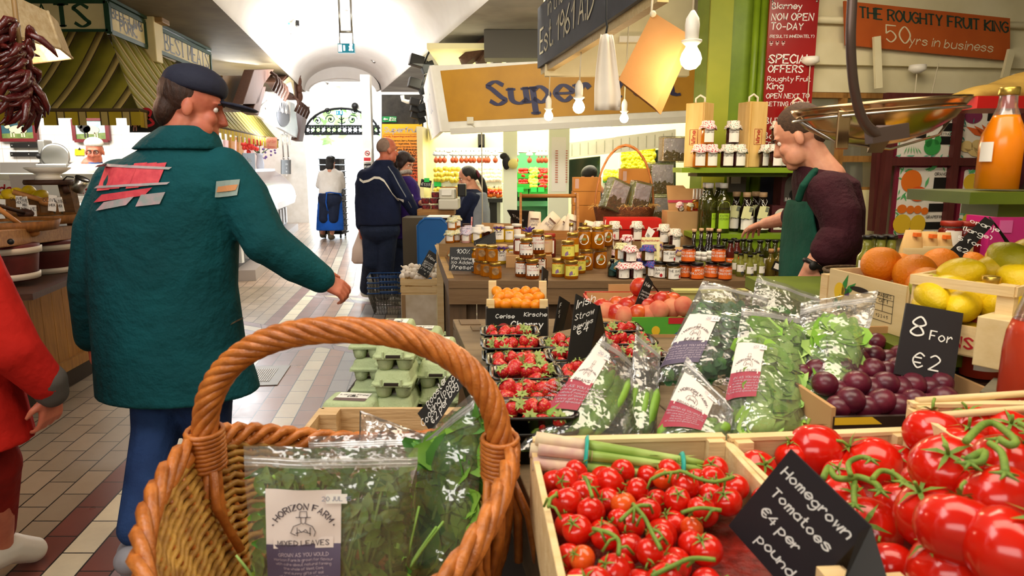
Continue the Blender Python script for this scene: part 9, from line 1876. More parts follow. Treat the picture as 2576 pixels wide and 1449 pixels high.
for sx in(-1,1):
 for sy in(-1,1):b=B();b.box((sx*(wC/2-.012),sy*(dC/2-.014),hC*(.6 if sy<0 else.78)),(.026,.02,hC*(1.2 if sy<0 else 1.56))).aa(fI,a4,t)
fn=ai((-wC/2,-dC/2-.005,0),(1,0,0),(0,0,1),0);b=B();af(b,'Cerise',.013,fn,(wC*.3,hC*.66),.15,aJ=.15);af(b,'Kirsche',.013,fn,(wC*.8,hC*.72),.15,aJ=.15);af(b,'Cherry',.02,fn,(wC*.66,hC*.38),.17,aJ=.15);b.aa(fh,bB,t)
b=B();b.add([fn(wC*.28+.02*cos(a*pi/8),hC*.34+.018*sin(a*pi/8))for a in range(16)],[tuple(range(16))]).aa('cherry_print',mat('cherry_print_red','#a8383a'),t)
fn=ai((-wC/2,-dC/2-.006,0),(1,0,0),(0,0,1),0);b=B();
for x,y,r_ in((.18,.14,.016),(.42,.12,.016),(.62,.08,.014)):b.add([fn(wC*x+r_*cos(a*pi/8),hC*y+r_*sin(a*pi/8))for a in range(16)],[tuple(range(16))])
b.aa('grey_fruit_print',mat('grey_fruit','#9a9aa0'),t)
KQ=ap(hD,lambda b:b.ak((0,0,0),(.025,.019,.019),14,9),mat('kumquat_skin','#f09018','#e07c10',ab=.35,scale=10,bump=.1,am=120))
kc=t.location
for j in range(3):
 for i in range(5):o=ob(hD,KQ);o.location=(kc.x-wC/2+.03+(wC-.06)*(i+.5*(j%2)*.5)/4.2,kc.y-.05+.05*j,zC+hC-.002+.011*j+R.uniform(0,.008));o.rotation_euler=(R.uniform(-.5,.5),R.uniform(-.5,.5),R.uniform(0,3));tag(o,f'orange kumquat in cherry crate, {["front", "middle", "back"][j]} row, '+nth(i,5),hD,'kumquats in cherry crate')
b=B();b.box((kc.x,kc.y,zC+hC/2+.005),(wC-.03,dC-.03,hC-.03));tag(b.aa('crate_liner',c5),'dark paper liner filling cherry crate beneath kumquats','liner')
pq0,pq1=P(1484,830,2.3),P(1712,830,2.3);wP=pq1.x-pq0.x;hP=P(1590,732,2.5).z-TZ;YP0=2.16
RCD=mat('box_red','#b82818','#a82014',scale=3);t=ac('peach_box','red cardboard tray box of nectarines and peaches',gt,((pq0.x+pq1.x)/2,2.32,TZ))
b=B();b.box((0,0,.005),(wP,.34,.01)).aa(gC,bA,t);b.box((0,.17,hP/2),(wP,.008,hP)).aa(fA,RCD,t);b.box((0,.164,hP*.55),(wP*.96,.004,hP*.84)).aa('inner_lining',bA,t)
for s in(-1,1):b=B();b.box((s*wP/2,.02,hP*.45),(.01,.32,hP*.9)).aa(fN,RCD,t)
b=B();b.box((.06,-.16,.033),(wP*.62,.008,.066));fr_=b.aa(fH,mat('box_green_print','#5aa02a','#4a9a34',scale=5),t);fn=ai((.06,-.165,0),(1,0,0),(0,0,1));b.quad(fn(.02,.045),fn(wP*.31,.045),fn(wP*.31,.066),fn(.02,.066)).aa('red_band',RED,t);b.add([fn(-.02+.014*cos(a*pi/6),.022+.016*sin(a*pi/6))for a in range(12)],[tuple(range(12))]).aa('yellow_print',mat('paint_yellow'),t);b.add([fn(.04,.01),fn(.08,.012),fn(.075,.035)],[(0,1,2)]).aa('blue_print',mat('print_blue','#2a5a9a'),t)
b=B();b.box((-.02,.172,hP+.012),(.1,.005,.03)).aa('lug_flap',bA,t)
NEC=mat('nectarine_skin','#b8281c','#d86a28',ab=.3,scale=14,lo=.45,hi=.7,aI=.5);PEA=mat('peach_skin','#c8604a','#d8906a',ab=.8,scale=12,lo=.35,hi=.65)
def dF(b,r=.034):b.ak((0,0,0),r,18,12,lambda q:1-.07*math.exp(-((atan2(q.y,q.x))/.25)**2)*(1 if q.z>-.6 else 0)-.12*max(0,q.z-.85)/.15)
NM_=ap(g6,dF,NEC);PM_=ap('peach',dF,PEA)
for i,(px,py,pk,Y)in enumerate(((1515,775,0,2.3),(1528,785,1,2.24),(1552,788,0,2.22),(1575,772,0,2.3),(1570,795,1,2.2),(1592,765,0,2.36),(1608,722,0,2.36),(1625,770,0,2.3),(1657,781,1,2.19),(1690,775,1,2.22),(1662,756,0,2.32),(1640,764,0,2.36),(1692,758,0,2.34),(1718,770,1,2.2),(1552,768,0,2.36),(1604,790,0,2.2),(1632,792,1,2.2))):
 o=ob('peach' if pk else g6,PM_ if pk else NM_);o.location=P(px,py,Y);o.rotation_euler=(R.uniform(-.6,.6),R.uniform(-.6,.6),R.uniform(0,6))
 tag(o,['smooth red nectarine','fuzzy pink peach'][pk]+' in red box, '+['far left','at left, below another','left of green print','behind chalk sign at left','low at front left','in back row, middle','standing highest behind chalk sign','just right of chalk sign','big, front and centre','at front right','behind big front peach','in back row right of sign','in back row, far right','at far right end','in back row, far left','low beside sign foot','low in front of sign'][i],[g6,'peach'][pk],'stone fruit in red box')
b=B();b.box(((pq0.x+pq1.x)/2,2.32,TZ+.012+.02),(wP-.03,.3,.04));tag(b.aa('fruit_liner',bA),'cardboard liner under fruit in red box','liner')
q0=P(1745,735,2.5);b=B();b.box((q0.x+.06,2.5,TZ+.045),(.26,.03,.09)).box((q0.x+.06,2.5,TZ+.092),(.28,.05,.01));tag(b.aa('pale_green_box',mat('pale_green_box','#b8b46a',ab=.6)),'pale green box rim at far side of table behind kale',gt)
def bi(name,label,org,ang,w,d,h,hb=None,th=.009):
 """open crate; org is the back left corner, d towards the viewer"""
 t=ac(name,label,gr,(org.x,org.y,TZ),ang);hb=hb or h
 b=B();b.box((w/2,-d/2,.006),(w,d,.008)).aa(gC,a4,t)
 for nm,c,s in((fA,(w/2,0,hb/2),(w,th,hb)),('left_panel',(0,-d/2,h/2-.004),(th,d-.012,h-.008)),('right_panel',(w,-d/2,h/2-.004),(th,d-.012,h-.008))):b=B();b.box(c,s).aa(nm,a4,t,ar=.001)
 for x in(.018,w-.018):
  for y in(-.016,-d+.016):b=B();b.box((x,y,hb/2-.002),(.026,.022,hb)).aa(fI,a4,t)
 b=B();b.box((w/2,-.004,hb-.002),(w,.018,.006)).aa('top_rail',a4,t)
 return t
z_r=.125
o1=G(1340,1103,TZ+z_r);o2=G(1818,1092,TZ+z_r);cw=(o2-o1).length;ca=atan2(o2.y-o1.y,o2.x-o1.x)
bi(gj,'pine crate of cherry tomatoes and asparagus at front of stall',o1,ca,cw,.39,z_r)
o3=G(1832,1096,TZ+z_r);o4=G(2276,1078,TZ+z_r);cw2=(o4-o3).length;ca2=atan2(o4.y-o3.y,o4.x-o3.x)
bi(gj,'pine crate of large vine tomatoes behind homegrown sign',o3,ca2,cw2,.4,z_r)
o5=G(2286,1010,TZ+.185);bi(gj,'taller pine crate of big tomatoes at corner of stall',o5,-.02,.34,.46,.185)
b=B();b.ae([o5+V((.01,-.005,.003)),o5+V((.34,.03,.012))],.006,6).ae([o5+V((.02,-.05,-.004)),o5+V((.34,-.01,.005))],.006,6);tag(b.aa('broken_slat',a4),'pair of thin broken slats across top of taller crate','slat')
eO=mat('tomato_skin','#d8200c','#c4160a',ab=.16,scale=6,aI=.6);TOMO=mat('tomato_orange','#e0601c','#d84010',ab=.16,scale=6,aI=.6);et=mat('vine_green','#7f9a3a','#5f8030',ab=.6,scale=30,bump=.2,am=200)
def tom(name,r,m):
 t=ac(name,gR,gI);b=B();b.ak((0,0,0),(r,r,r*.93),26,17,lambda q:(1+.018*cos(5*atan2(q.y,q.x))*max(0,q.z))*(1-.1*max(0,q.z-.8)/.2)).aa('fruit',m,t)
 b=B()
 for i in range(5):a=i*1.257;q=lambda s,d,z:V((s*cos(a)-d*sin(a),s*sin(a)+d*cos(a),z));b.add([q(0,-r*.05,r*.86),q(r*.3,-r*.07,r*.96),q(r*.72,0,r*(.95 if i%2 else.78)),q(r*.3,r*.07,r*.96),q(0,r*.05,r*.86)],[(0,1,2,3,4)])
 b.ae([(0,0,r*.84),(r*.03,0,r*1.15),(r*.15,0,r*1.3)],r*.055,6).aa('calyx',et,t);return t
TC=tom('cherry_tomato',.0185,eO);TCO=tom('cherry_tomato',.0165,TOMO);TB=tom('vine_tomato',.037,eO)
L1=MX.Translation((o1.x,o1.y,TZ))@MX.Rotation(ca,4,'Z')
nr,nc=10,8
for j in range(nr):
 for i in range(nc):
  x=.024+(cw-.048)*(i+.5*(j%2)*.6)/(nc-.6);y=-.09-.031*j
  if y<-.375 or x>cw-.02:continue
  q9=pix(L1@V((x,y,.1)))
  if q9[0]-1790>abs(q9[1]-1322)*.75 or(q9[1]>1322 and q9[0]>1790):continue
  lay=.085+(.016 if(i+j)%2 else 0)+R.uniform(-.004,.006);tt=TCO if R.random()<.1 else TC
  bg(tt,0,L1@V((x+R.uniform(-.005,.005),y+R.uniform(-.004,.004),lay+.008)),0,(fV if tt is TCO else 'red')+f' cherry tomato, {nth(i, nc)} in '+(ORD[j]+' row from asparagus'),'cherry tomatoes in front crate',R.uniform(.88,1.14),(R.uniform(-1.3,1.3),R.uniform(-1.3,1.3),R.uniform(0,6)))
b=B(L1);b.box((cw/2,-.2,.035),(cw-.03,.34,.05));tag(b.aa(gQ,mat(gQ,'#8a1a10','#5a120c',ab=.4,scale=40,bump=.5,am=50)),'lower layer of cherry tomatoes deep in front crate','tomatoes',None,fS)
for k,pts in enumerate((((1640,1205),(1668,1192),(1700,1188),(1716,1186),(1760,1205),(1800,1212),(1845,1200)),((1472,1200),(1482,1225),(1490,1250)),((1592,1268),(1620,1300),(1640,1340),(1662,1382)),((1490,1330),(1530,1340),(1556,1360),(1556,1395)),((1715,1290),(1760,1278),(1815,1284)),((1640,1449),(1690,1425),(1740,1405),(1800,1408)),((1560,1310),(1600,1275),(1632,1272)),((1380,1275),(1385,1255),(1400,1245)))):
 b=B();q=_sm([G(x,y,TZ+.135)for x,y in pts],4);b.ae(q,.0026,6)
 for i in range(1,len(q),3):d=V((R.uniform(-.02,.02),R.uniform(-.02,.02),-.012));b.ae([q[i],q[i]+d*.5+V((0,0,.006)),q[i]+d],.0018,5)
 tag(b.aa('tomato_vine',et),'green vine stem over cherry tomatoes, '+['beside asparagus tips','short piece near rubber band','thick forked one in middle','curving one at left','straight one beside black sign','long one at near edge','bent one joining thick fork','tiny curl at crate wall'][k],'vine','vine stems on cherry tomatoes')
ASPG=mat('asparagus','#a8c06a','#7f9e3c',ab=.45,scale=12);ASPP=mat('asparagus_butt','#dcc8a4','#c09a90',ab=.6,scale=14,lo=.45,hi=.65);BANDT=mat('band_teal','#1fa090',ab=.4)
a0c,a1c=P(1352,1135,.98),P(1805,1188,.95);t=ac('asparagus_bunch','bunch of green asparagus with pale cut ends and two teal rubber bands','asparagus',a0c);ax=(a1c-a0c);L=ax.length;axn=ax.normalized();sdv=V((0,0,1)).cross(axn).normalized();upv=axn.cross(sdv)
for i,(s_,u_)in enumerate(((-.9,.55),(0,1.),(.9,.6),(-.5,-.25),(.5,-.2),(0,.35),(-1.2,-.5),(1.2,-.4),(0,-.75),(.7,-1.),(-.7,-.95))):
 def cp(f,s_=s_,u_=u_):k=1-.45*f;return ax*f+(sdv*s_*.02+upv*u_*.02)*k
 f0=R.uniform(-.05,.03);r_=R.uniform(.0085,.0115);b=B();b.ae([cp(f0+(.3)*k/4)for k in range(5)],[r_*1.08,r_*1.05,r_,r_,r_*.97],9);sp_=b.aa('asparagus_butt',ASPP,t)
 b=B();fs_=[f0+.28+(R.uniform(.62,.74)-f0)*k/7 for k in range(8)];b.ae([cp(f)for f in fs_],[r_*.98,r_*.93,r_*.85,r_*.78,r_*.7,r_*.62,r_*.6,r_*.12],9)
 for k in range(5):
  f=fs_[3]+(fs_[7]-fs_[3])*k/5;p=cp(f);a=k*2.4;d=(sdv*cos(a)+upv*sin(a));b.add([p+d*r_*.6-axn*.006+sdv*.003,p+d*r_*.6-axn*.006-sdv*.003,p+d*r_*.9+axn*.012],[(0,1,2)])
 b.aa('asparagus_spear',ASPG,t)
for f in(.27,.8):
 b=B();k=1-.45*f;b.ae([ax*f+(sdv*cos(a*pi/12)*.038+upv*sin(a*pi/12)*.034)*k for a in range(24)],.004,6,at=True,aC=.4).aa('rubber_band',BANDT,t)
for i,(px,py,rp_,lay)in enumerate(((1905,1182,50,0),(2050,1140,76,0),(2190,1172,76,0),(1990,1150,40,0),(2255,1165,48,0),(2120,1258,58,0),(2180,1335,84,0),(2110,1195,40,0),(2270,1275,70,0),(2240,1430,66,0),(1930,1262,40,0),(2345,1090,68,1),(2440,1075,58,1),(2425,1135,66,1),(2378,1178,84,2),(2530,1090,62,1),(2530,1170,80,2),(2345,1300,90,1),(2510,1255,92,2),(2405,1330,96,2),(2540,1385,112,2),(2385,1440,95,1),(2330,1220,60,1))):
 t_=FOC*.037/rp_;d=ray(px,py);p=V((0,0,EYE))+d*t_
 z=[TZ+.095,TZ+.15,TZ+.2][lay];tt=(z-EYE)/d.z;p=V((0,0,EYE))+d*tt;s=rp_*tt/FOC/.037
 bg(TB,0,p,0,'large red vine tomato, '+['alone at left end of homegrown crate','directly behind homegrown sign, with stem','under middle of long vine','half hidden behind sign top','at right end of homegrown crate','low under long vine','right beside sign edge','between two behind sign','low at crate wall, darker','half under fold of sign','beside yellow cherry tomatoes','at back corner of taller crate','second along back of taller crate','below back pair of taller crate','big one bulging over crate corner','at back right under looping stem','right edge, below looping stem','below bulging one at wall','right of centre under vine','very large, lower middle of tall crate','largest, at lower right corner','cut by lower edge of picture','dark one between sign and tall crate'][i],'large tomatoes in two crates',s,(R.uniform(-1.,.5),R.uniform(-.8,.8),R.uniform(0,6)))
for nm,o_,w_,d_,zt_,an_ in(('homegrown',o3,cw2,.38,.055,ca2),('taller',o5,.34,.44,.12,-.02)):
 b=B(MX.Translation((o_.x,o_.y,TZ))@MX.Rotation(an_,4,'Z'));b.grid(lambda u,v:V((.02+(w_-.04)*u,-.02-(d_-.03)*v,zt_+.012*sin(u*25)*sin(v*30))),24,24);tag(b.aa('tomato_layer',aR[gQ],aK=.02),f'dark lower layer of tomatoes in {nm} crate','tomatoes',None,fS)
for k,(pts,zz_,r_)in enumerate((([(2070,1205),(2085,1175),(2100,1200),(2130,1205),(2160,1200),(2200,1215),(2215,1235)],TZ+.155,.0042),([(2140,1195),(2135,1165),(2165,1150),(2190,1155)],TZ+.165,.0036),([(2195,1205),(2215,1185),(2245,1190),(2275,1212)],TZ+.16,.0036),([(2150,1208),(2148,1240),(2150,1270)],TZ+.15,.0036),([(2430,1110),(2470,1070),(2500,1065),(2530,1085),(2555,1110),(2540,1120),(2515,1105)],TZ+.245,.0044),([(2435,1155),(2475,1135),(2470,1160),(2440,1165)],TZ+.24,.004),([(2490,1115),(2520,1140),(2530,1190)],TZ+.245,.004),([(2560,1065),(2576,1070),(2600,1090)],TZ+.24,.0036))):
 b=B();b.ae(_sm([G(x,y,zz_)for x,y in pts],5),r_,8);p=G(*pts[-1],zz_)
 for a in range(5):b.ae([p,p+V((.014*cos(a*1.26),.014*sin(a*1.26),-.003))],[.003,.0008],5)
 tag(b.aa('tomato_vine',et),'thick green vine stem on large tomatoes, '+['long one beside sign','short fork rising behind sign','hooked one at crate corner','short drop in middle','big loop over tall crate','small loop beside bulging tomato','straight drop at right','curl at picture edge'][k],'vine','vine stems on large tomatoes')
HQ=[P(1832,1322,.78),0,P(2192,1326,.66),P(1988,1130,.74)];HQ[1]=HQ[0]+HQ[2]-HQ[3]
o=aC('homegrown_chalkboard',[HQ[0],HQ[1],HQ[2],HQ[3]],'large tilted black card chalked Homegrown Tomatoes 4 euro per pound',fE,mat('card_black','#232025',ab=.55),.003)
tx_,ty_=(HQ[2]-HQ[3]),(HQ[0]-HQ[3]);fn=ai(HQ[3],tx_,-(ty_-tx_*(ty_.dot(tx_)/tx_.dot(tx_))),.001);W_,H_=tx_.length,ty_.length;b=B()
for i,(s,sz,x)in enumerate((('Homegrown',.0175,.5),('Tomatoes',.0165,.5),('€4 per',.0165,.42),('pound',.0165,.55))):af(b,s,fit('Homegrown',H_*.15,W_*.86,1.35),fn,(W_*x,-H_*(.225+.215*i)),.145,aJ=.1,jit=.06,gap=1.35)
b.aa(fB,bB,o)
b=B();b.bt([HQ[1],HQ[1]+V((.05,.02,-.09)),HQ[2]+V((.04,.04,-.1)),HQ[2]],.003).aa('back_leaf',aq,o)
b=B();b.bt([HQ[2]+V((0,0,0)),P(2235,1470,.6),P(2110,1500,.62),P(2160,1345,.655)],.003).aa('fold_leaf',aq,o)
b=B();pl0=P(2095,1060,1.17);t=ac('plum_box','dark cardboard box of plums with printed scrolls',gt,(pl0.x,pl0.y,TZ),.06);wq=P(2560,1050,1.2).x-pl0.x;hq=P(2200,1000,1.16).z-TZ
DCB=mat('plum_box_dark','#241714','#2e1e18',scale=6)
b=B();b.box((wq/2,.19,.006),(wq,.38,.012)).aa(gC,bA,t);b.box((wq/2,0,hq*.36),(wq,.008,hq*.72)).aa(fH,DCB,t);b.box((0,.19,hq*.42),(.008,.38,hq*.84)).aa(fN,bA,t);b.box((wq/2,.38,hq*.62),(wq,.008,hq*1.24)).aa(fA,bA,t);b.box((wq,.19,hq*.42),(.008,.38,hq*.84)).aa(fN,bA,t)
fn=ai((0,-.005,0),(1,0,0),(0,0,1));b=B()
for x in(.06,.13,.22):b.ae([fn(x+.012*(1-k/16)*cos(k*.7),hq*.45+.012*(1-k/16)*sin(k*.7))for k in range(15)],.0008,4)
b.aa('scroll_print',mat('scroll_print','#8a7864'),t);b=B();b.quad(fn(0,hq*.62),fn(.09,hq*.62),fn(.07,hq*.72),fn(0,hq*.72)).aa('yellow_print',mat('paint_yellow'),t)
PLU=mat('plum_skin','#4a1426','#6a1c30',ab=.32,scale=16,aI=.5,bump=.03);PLM=ap('plum',lambda b:b.ak((0,0,0),(.027,.025,.024),18,12,lambda q:1-.05*math.exp(-(atan2(q.y,q.x)/.2)**2)),PLU)
Lp=MX.Translation((pl0.x,pl0.y,TZ))@MX.Rotation(.06,4,'Z')
for j in range(5):
 n_=9 if j<4 else 8
 for i in range(n_):
  o=ob('plum',PLM);x=.03+(wq-.09)*(i+.5*(j%2)+R.uniform(-.12,.12))/n_;o.location=Lp@V((x,.045+.068*j,hq*.7+.01*j+.012*((i+j)%2)+R.uniform(0,.006)));o.rotation_euler=(R.uniform(-.6,.6),R.uniform(-.6,.6),R.uniform(0,6));s=R.uniform(.88,1.08);o.scale=(s,s,s)
  tag(o,f'dark red plum in the cardboard box, {ORD[j]} row from the front, '+nth(i,n_),'plum','plums in dark box')
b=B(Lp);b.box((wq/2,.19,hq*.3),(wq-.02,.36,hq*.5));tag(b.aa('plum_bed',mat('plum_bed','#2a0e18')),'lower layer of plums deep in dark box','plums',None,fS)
q8=[P(2250,940,1.3),P(2398,968,1.3),P(2424,788,1.36),P(2281,762,1.36)]
o=aC('eight_for_two_chalkboard',q8,'upright black card chalked 8 for 2 euro among plums',fE,mat('card_black'),.004);fn,w,h=aw(*[q8[i]for i in(0,1,3)]);b=B();af(b,'8',h*.27,fn,(w*.24,h*.57),.09,aJ=.1);af(b,'For',fit('For',h*.16,w*.42),fn,(w*.66,h*.55),.12,aJ=.05);af(b,'€2',fit('€2',h*.26,w*.55,2.6),fn,(w*.48,h*.14),.1,aJ=.05,gap=2.6);b.aa(fB,bB,o)
b=B();b.bar((q8[0]+q8[1])/2+V((.02,.03,.05)),(q8[0]+q8[1])/2+V((.02,.02,-.1)),.02,.006).aa('stake',a4,o)
JPK=mat('pink_juice','#c8482c','#b83c26',ab=.2,scale=4,bH=.25,aI=.5);JOR=mat('orange_juice','#e8840c','#e07808',ab=.2,scale=4,aI=.5)
def cZ(name,p,H_,r,m,cq,label,lab=True):
 t=ac(name,label,'juice bottle',p);a9=[(r*.93,0),(r,H_*.02),(r,H_*.45),(r*.94,H_*.55),(r*.62,H_*.7),(r*.4,H_*.82),(r*.37,H_*.94)]
 fp=[(q*.985,max(.003,z))for q,z in a9 if z<H_*cq];
 for(q0_,z0_),(q1_,z1_)in zip(a9,a9[1:]):
  if z0_<=H_*cq<z1_:f=(H_*cq-z0_)/(z1_-z0_);fp.append(((q0_+(q1_-q0_)*f)*.985,H_*cq));
 b=B();b.aj(fp,n=32).aa('juice',m,t);b.aj([(q*1.02,z)for q,z in[fp[-1]]+[k for k in a9 if k[1]>=H_*cq]],n=32,cap=False).aa('glass',GLS,t);b.aj([(r*.44,H_*.925),(r*.45,H_*.93),(r*.45,H_*.99),(r*.42,H_),(0,H_)],n=28).aa('screw_cap',bK,t)
 if lab:b=B();b.aj([(r*1.05,H_*.1),(r*1.05,H_*.22)],n=10,cap=False,a0=-pi/2-.9,a1=-pi/2+.4).aa(gz,aO,t)
 return t
pj=PZ(2449,1.42,TZ);hj=P(2457,694,1.42).z-TZ
cZ(fF,(pj.x,1.42,TZ+.1),hj-.1,.041,JPK,.6,'clear bottle of pink juice with gold cap standing beside 8 for 2 sign')
b=B();b.box((pj.x,1.42+0,TZ+.05),(.1,.09,.098));b=b.aa('bottle_block',au);tag(b,'dark wooden block lifting pink juice bottle in plum box',gn)
pj2=PZ(2592,1.1,TZ+.08);cZ(fF,(pj2.x,1.12,TZ+.09),.33,.046,JPK,.62,'clear bottle of pink juice cut off by edge of picture');b=B();b.box((pj2.x,1.12,TZ+.045),(.11,.1,.088));tag(b.aa('bottle_block',au),'dark block lifting pink juice bottle at picture edge',gn)
o=aC('dried_kiwi_label',[P(2465,985,1.22),P(2576,1000,1.18),P(2590,965,1.24),P(2500,950,1.28)],'small worn wooden plaque lying on plums at right','plaque',mat('plaque_grey','#5a5444','#78705c',ab=.6,scale=14),.006);o.name='worn_plaque'
o=aC('card_flap',[P(2448,940,1.4),P(2516,950,1.4),P(2518,915,1.42),P(2452,902,1.42)],'rounded brown cardboard flap at rear of plum box','flap',bA,.006)
GZ=1.06
t=ac('green_stand','olive green painted stand raising orange and lemon crates','stand',(1.,1.6,0));sx0,sx1=P(2190,850,1.55).x,1.72
b=B();b.box(((sx0+sx1)/2-1.,.32,GZ-.02),(sx1-sx0,1.,.04)).aa(hn,a6,t);b.box(((sx0+sx1)/2-1.,-.12,(GZ-.04+TZ)/2),(sx1-sx0-.04,.04,GZ-.043-TZ)).aa('front_board',by,t);b.box((sx0+.02-1.,.32,(GZ-.04+TZ)/2),(.03,.9,GZ-.043-TZ)).aa('side_board',a6,t)
f0,f1=P(2086,742,1.8),P(2278,795,1.52);fd=f1-f0;fa=atan2(fd.y,fd.x);fl_=V((fd.x,fd.y,0)).length;hS=P(2086,676,1.8).z-GZ
t=ac('orange_crate','pale printed wooden crate of large oranges with plant logo',gr,(f0.x,f0.y,GZ+.001),fa);SOL=aY('solid_pine','#e6cf9e','#d8bd86',sc=3,bump=.05)
b=B();b.box((fl_/2,0,hS/2),(fl_,.008,hS)).aa('printed_front',SOL,t);b.box((fl_,.17,hS/2),(.008,.34,hS)).aa(g2,SOL,t);b.box((0,.17,hS/2),(.008,.34,hS)).aa(g2,SOL,t);b.box((fl_/2,.34,hS/2),(fl_,.008,hS)).aa(fA,SOL,t);b.box((fl_/2,.17,.006),(fl_-.01,.33,.01)).aa(gC,SOL,t)
b=B();b.box((-.02,.01,hS*.42),(.03,.03,hS*.84)).aa(fI,a4,t)
fn=ai((0,-.0045,0),(1,0,0),(0,0,1),.0005);b=B();af(b,'Solanill.',.024,fn,(fl_*.24,hS*.16),.1,aJ=.25,gap=1.1);b.aa(fh,INK,t)
b=B()
for x0,y0,l_,a_ in((0,0,.06,1.2),(.008,0,.06,.7),(-.004,0,.05,-2.2),(0,-.01,.045,-1.8)):b.add([fn(fl_*.2+x0+x,hS*.5+y0+y)for x,y in aA(0,0,l_,a_)[0]],[(0,1,2,3)])
b.aa('leaf_logo',mat('logo_green','#2f8a3a'),t)
b=B();b.add([fn(fl_*.17+.022*cos(a*pi/10),hS*.55+.024*sin(a*pi/10))for a in range(20)],[tuple(range(20))]).aa('sun_logo',mat('logo_yellow','#e8c020'),t);b.quad(*[fn(fl_*.2+x,hS*.5+y)for x,y in((0,0),(.03,0),(.03,.018),(0,.018))]).aa('purple_logo',mat('logo_purple','#4a2a5a'),t)
b=B();b.add([fn(fl_*.44+.03*cos(a*pi/10)*1.2,hS*.7+.007*sin(a*pi/10))for a in range(20)],[tuple(range(20))]).aa('hand_hole',c5,t)
b=B();x0,y0,ww,hh_=fl_*.63,hS*.2,fl_*.24,hS*.56
for a_,c_ in(((0,0),(1,0)),((1,0),(1,1)),((1,1),(0,1)),((0,1),(0,0)),((0,.35),(1,.35)),((0,.6),(1,.6)),((0,.8),(1,.8)),((.5,.35),(.5,1))):b.bar(fn(x0+ww*a_[0],y0+hh_*a_[1]),fn(x0+ww*c_[0],y0+hh_*c_[1]),.0008,.0008)
af(b,'ORANGES',.008,fn,(x0+ww*.5,y0+hh_*.86),.14);af(b,'CAT 1',.008,fn,(x0+ww*.5,y0+hh_*.66),.14);af(b,'1 2 3 4 5',.007,fn,(x0+ww*.5,y0+hh_*.12),.14);b.aa('printed_table',INK,t)
ORS=mat('orange_skin','#ee8c10','#e67c0c',ab=.42,scale=5,bump=.35,am=140);ORM=ap(fV,lambda b:b.ak((0,0,0),(.047,.047,.045),26,17,lambda q:1-.05*max(0,q.z-.9)/.1),ORS)
for i,(px,py,Y,s)in enumerate(((2217,665,1.76,1.06),(2302,690,1.68,1.1),(2365,672,1.8,1.1),(2440,672,1.8,.9),(2262,672,1.86,.85),(2330,720,1.62,1.))):
 o=ob(fV,ORM);o.location=P(px,py,Y);o.scale=(s,s,s);o.rotation_euler=(i,i*.7,i*2);tag(o,'large orange heaped in printed crate, '+['standing out at left end','front one touching lemon crate','highest, behind front one','behind lemons at right','small, half hidden at back left','low at crate corner'][i],fV,'oranges in printed crate')
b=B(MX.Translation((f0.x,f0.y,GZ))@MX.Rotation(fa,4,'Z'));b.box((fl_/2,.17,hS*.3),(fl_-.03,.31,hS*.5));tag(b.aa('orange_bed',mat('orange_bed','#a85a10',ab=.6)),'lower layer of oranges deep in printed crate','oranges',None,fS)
l0,l1=P(2284,792,1.46),P(2536,868,1.3);ld=l1-l0;la=atan2(ld.y,ld.x);ll=V((ld.x,ld.y,0)).length;hL=P(2290,690,1.46).z-GZ
t=ac('lemon_crate','open slatted wooden crate of lemons with red stencil letters',gr,(l0.x,l0.y,GZ+.001),la)
for nm,y_ in(('front',0),('back',.3)):b=B();b.box((ll/2,y_,hL*.22),(ll,.008,hL*.38)).aa(nm+'_lower_slat',a4,t);b.box((ll/2,y_,hL*.93),(ll,.01,hL*.13)).aa(nm+'_upper_slat',a4,t)
for x in(0,ll):
 b=B();b.box((x,.15,hL*.22),(.008,.3,hL*.4)).box((x,.15,hL*.93),(.008,.3,hL*.12)).aa('end_slat',a4,t)
 for y_ in(.014,.286):b=B();b.box((min(max(x,.016),ll-.016),y_,hL/2),(.03,.022,hL)).aa(fI,a4,t)
b=B();b.box((ll/2,.15,.005),(ll,.3,.008)).aa(gC,a4,t)
fn=ai((0,-.0045,0),(1,0,0),(0,0,1),.0005);b=B();af(b,'LEMONS',.022,fn,(ll*.38,hL*.12),.2);b.aa('stencil',RED,t)
LEM2=mat('lemon_bright','#e8c818','#d6b40e',ab=.35,scale=5,bump=.22,am=130);LEMG=mat('lemon_greenish','#c8b818','#8a9a20',ab=.35,scale=5,bump=.22,am=130)
LB=ap(fD,lambda b:b.ak((0,0,0),(.046,.035,.035),22,14,lambda q:1+.13*max(0,abs(q.x)-.82)/.18),LEM2);LG_=ap(fD,lambda b:b.ak((0,0,0),(.046,.035,.035),22,14,lambda q:1+.13*max(0,abs(q.x)-.82)/.18),LEMG)
Ll=MX.Translation((l0.x,l0.y,GZ))@MX.Rotation(la,4,'Z')
for i,(px,py,Y,s,g)in enumerate(((2410,695,1.5,1.15,0),(2500,680,1.52,1.,0),(2550,660,1.5,1.15,1),(2520,645,1.62,.9,0),(2575,715,1.42,1.1,0),(2500,735,1.45,.9,0),(2335,725,1.5,1.,1),(2345,745,1.43,.95,0),(2380,735,1.47,1.1,0),(2420,770,1.4,1.,0),(2470,750,1.42,1.,0),(2530,775,1.38,1.1,0),(2330,770,1.44,.8,0),(2580,640,1.58,1.,0),(2455,715,1.55,1.,0),(2560,770,1.4,1.1,0))):
 o=ob(fD,LG_ if g else LB);o.location=P(px,py,Y);o.scale=(s,s,s);o.rotation_euler=(R.uniform(-.6,.6),R.uniform(-.6,.6),R.uniform(0,6));tag(o,('greenish' if g else fQ)+' lemon in slatted crate, '+['heaped highest at left','in middle of top row','green tinged, top right','at back of heap','at right, front of heap','in second row, middle','behind upper slat, far left','pointing left behind slat','behind slat, left of centre','low behind juice bottle cap','behind juice bottle neck','right of corner post','lowest at left end','at far back right','deep in middle of heap','low at far right'][i],fD,'lemons in slatted crate')
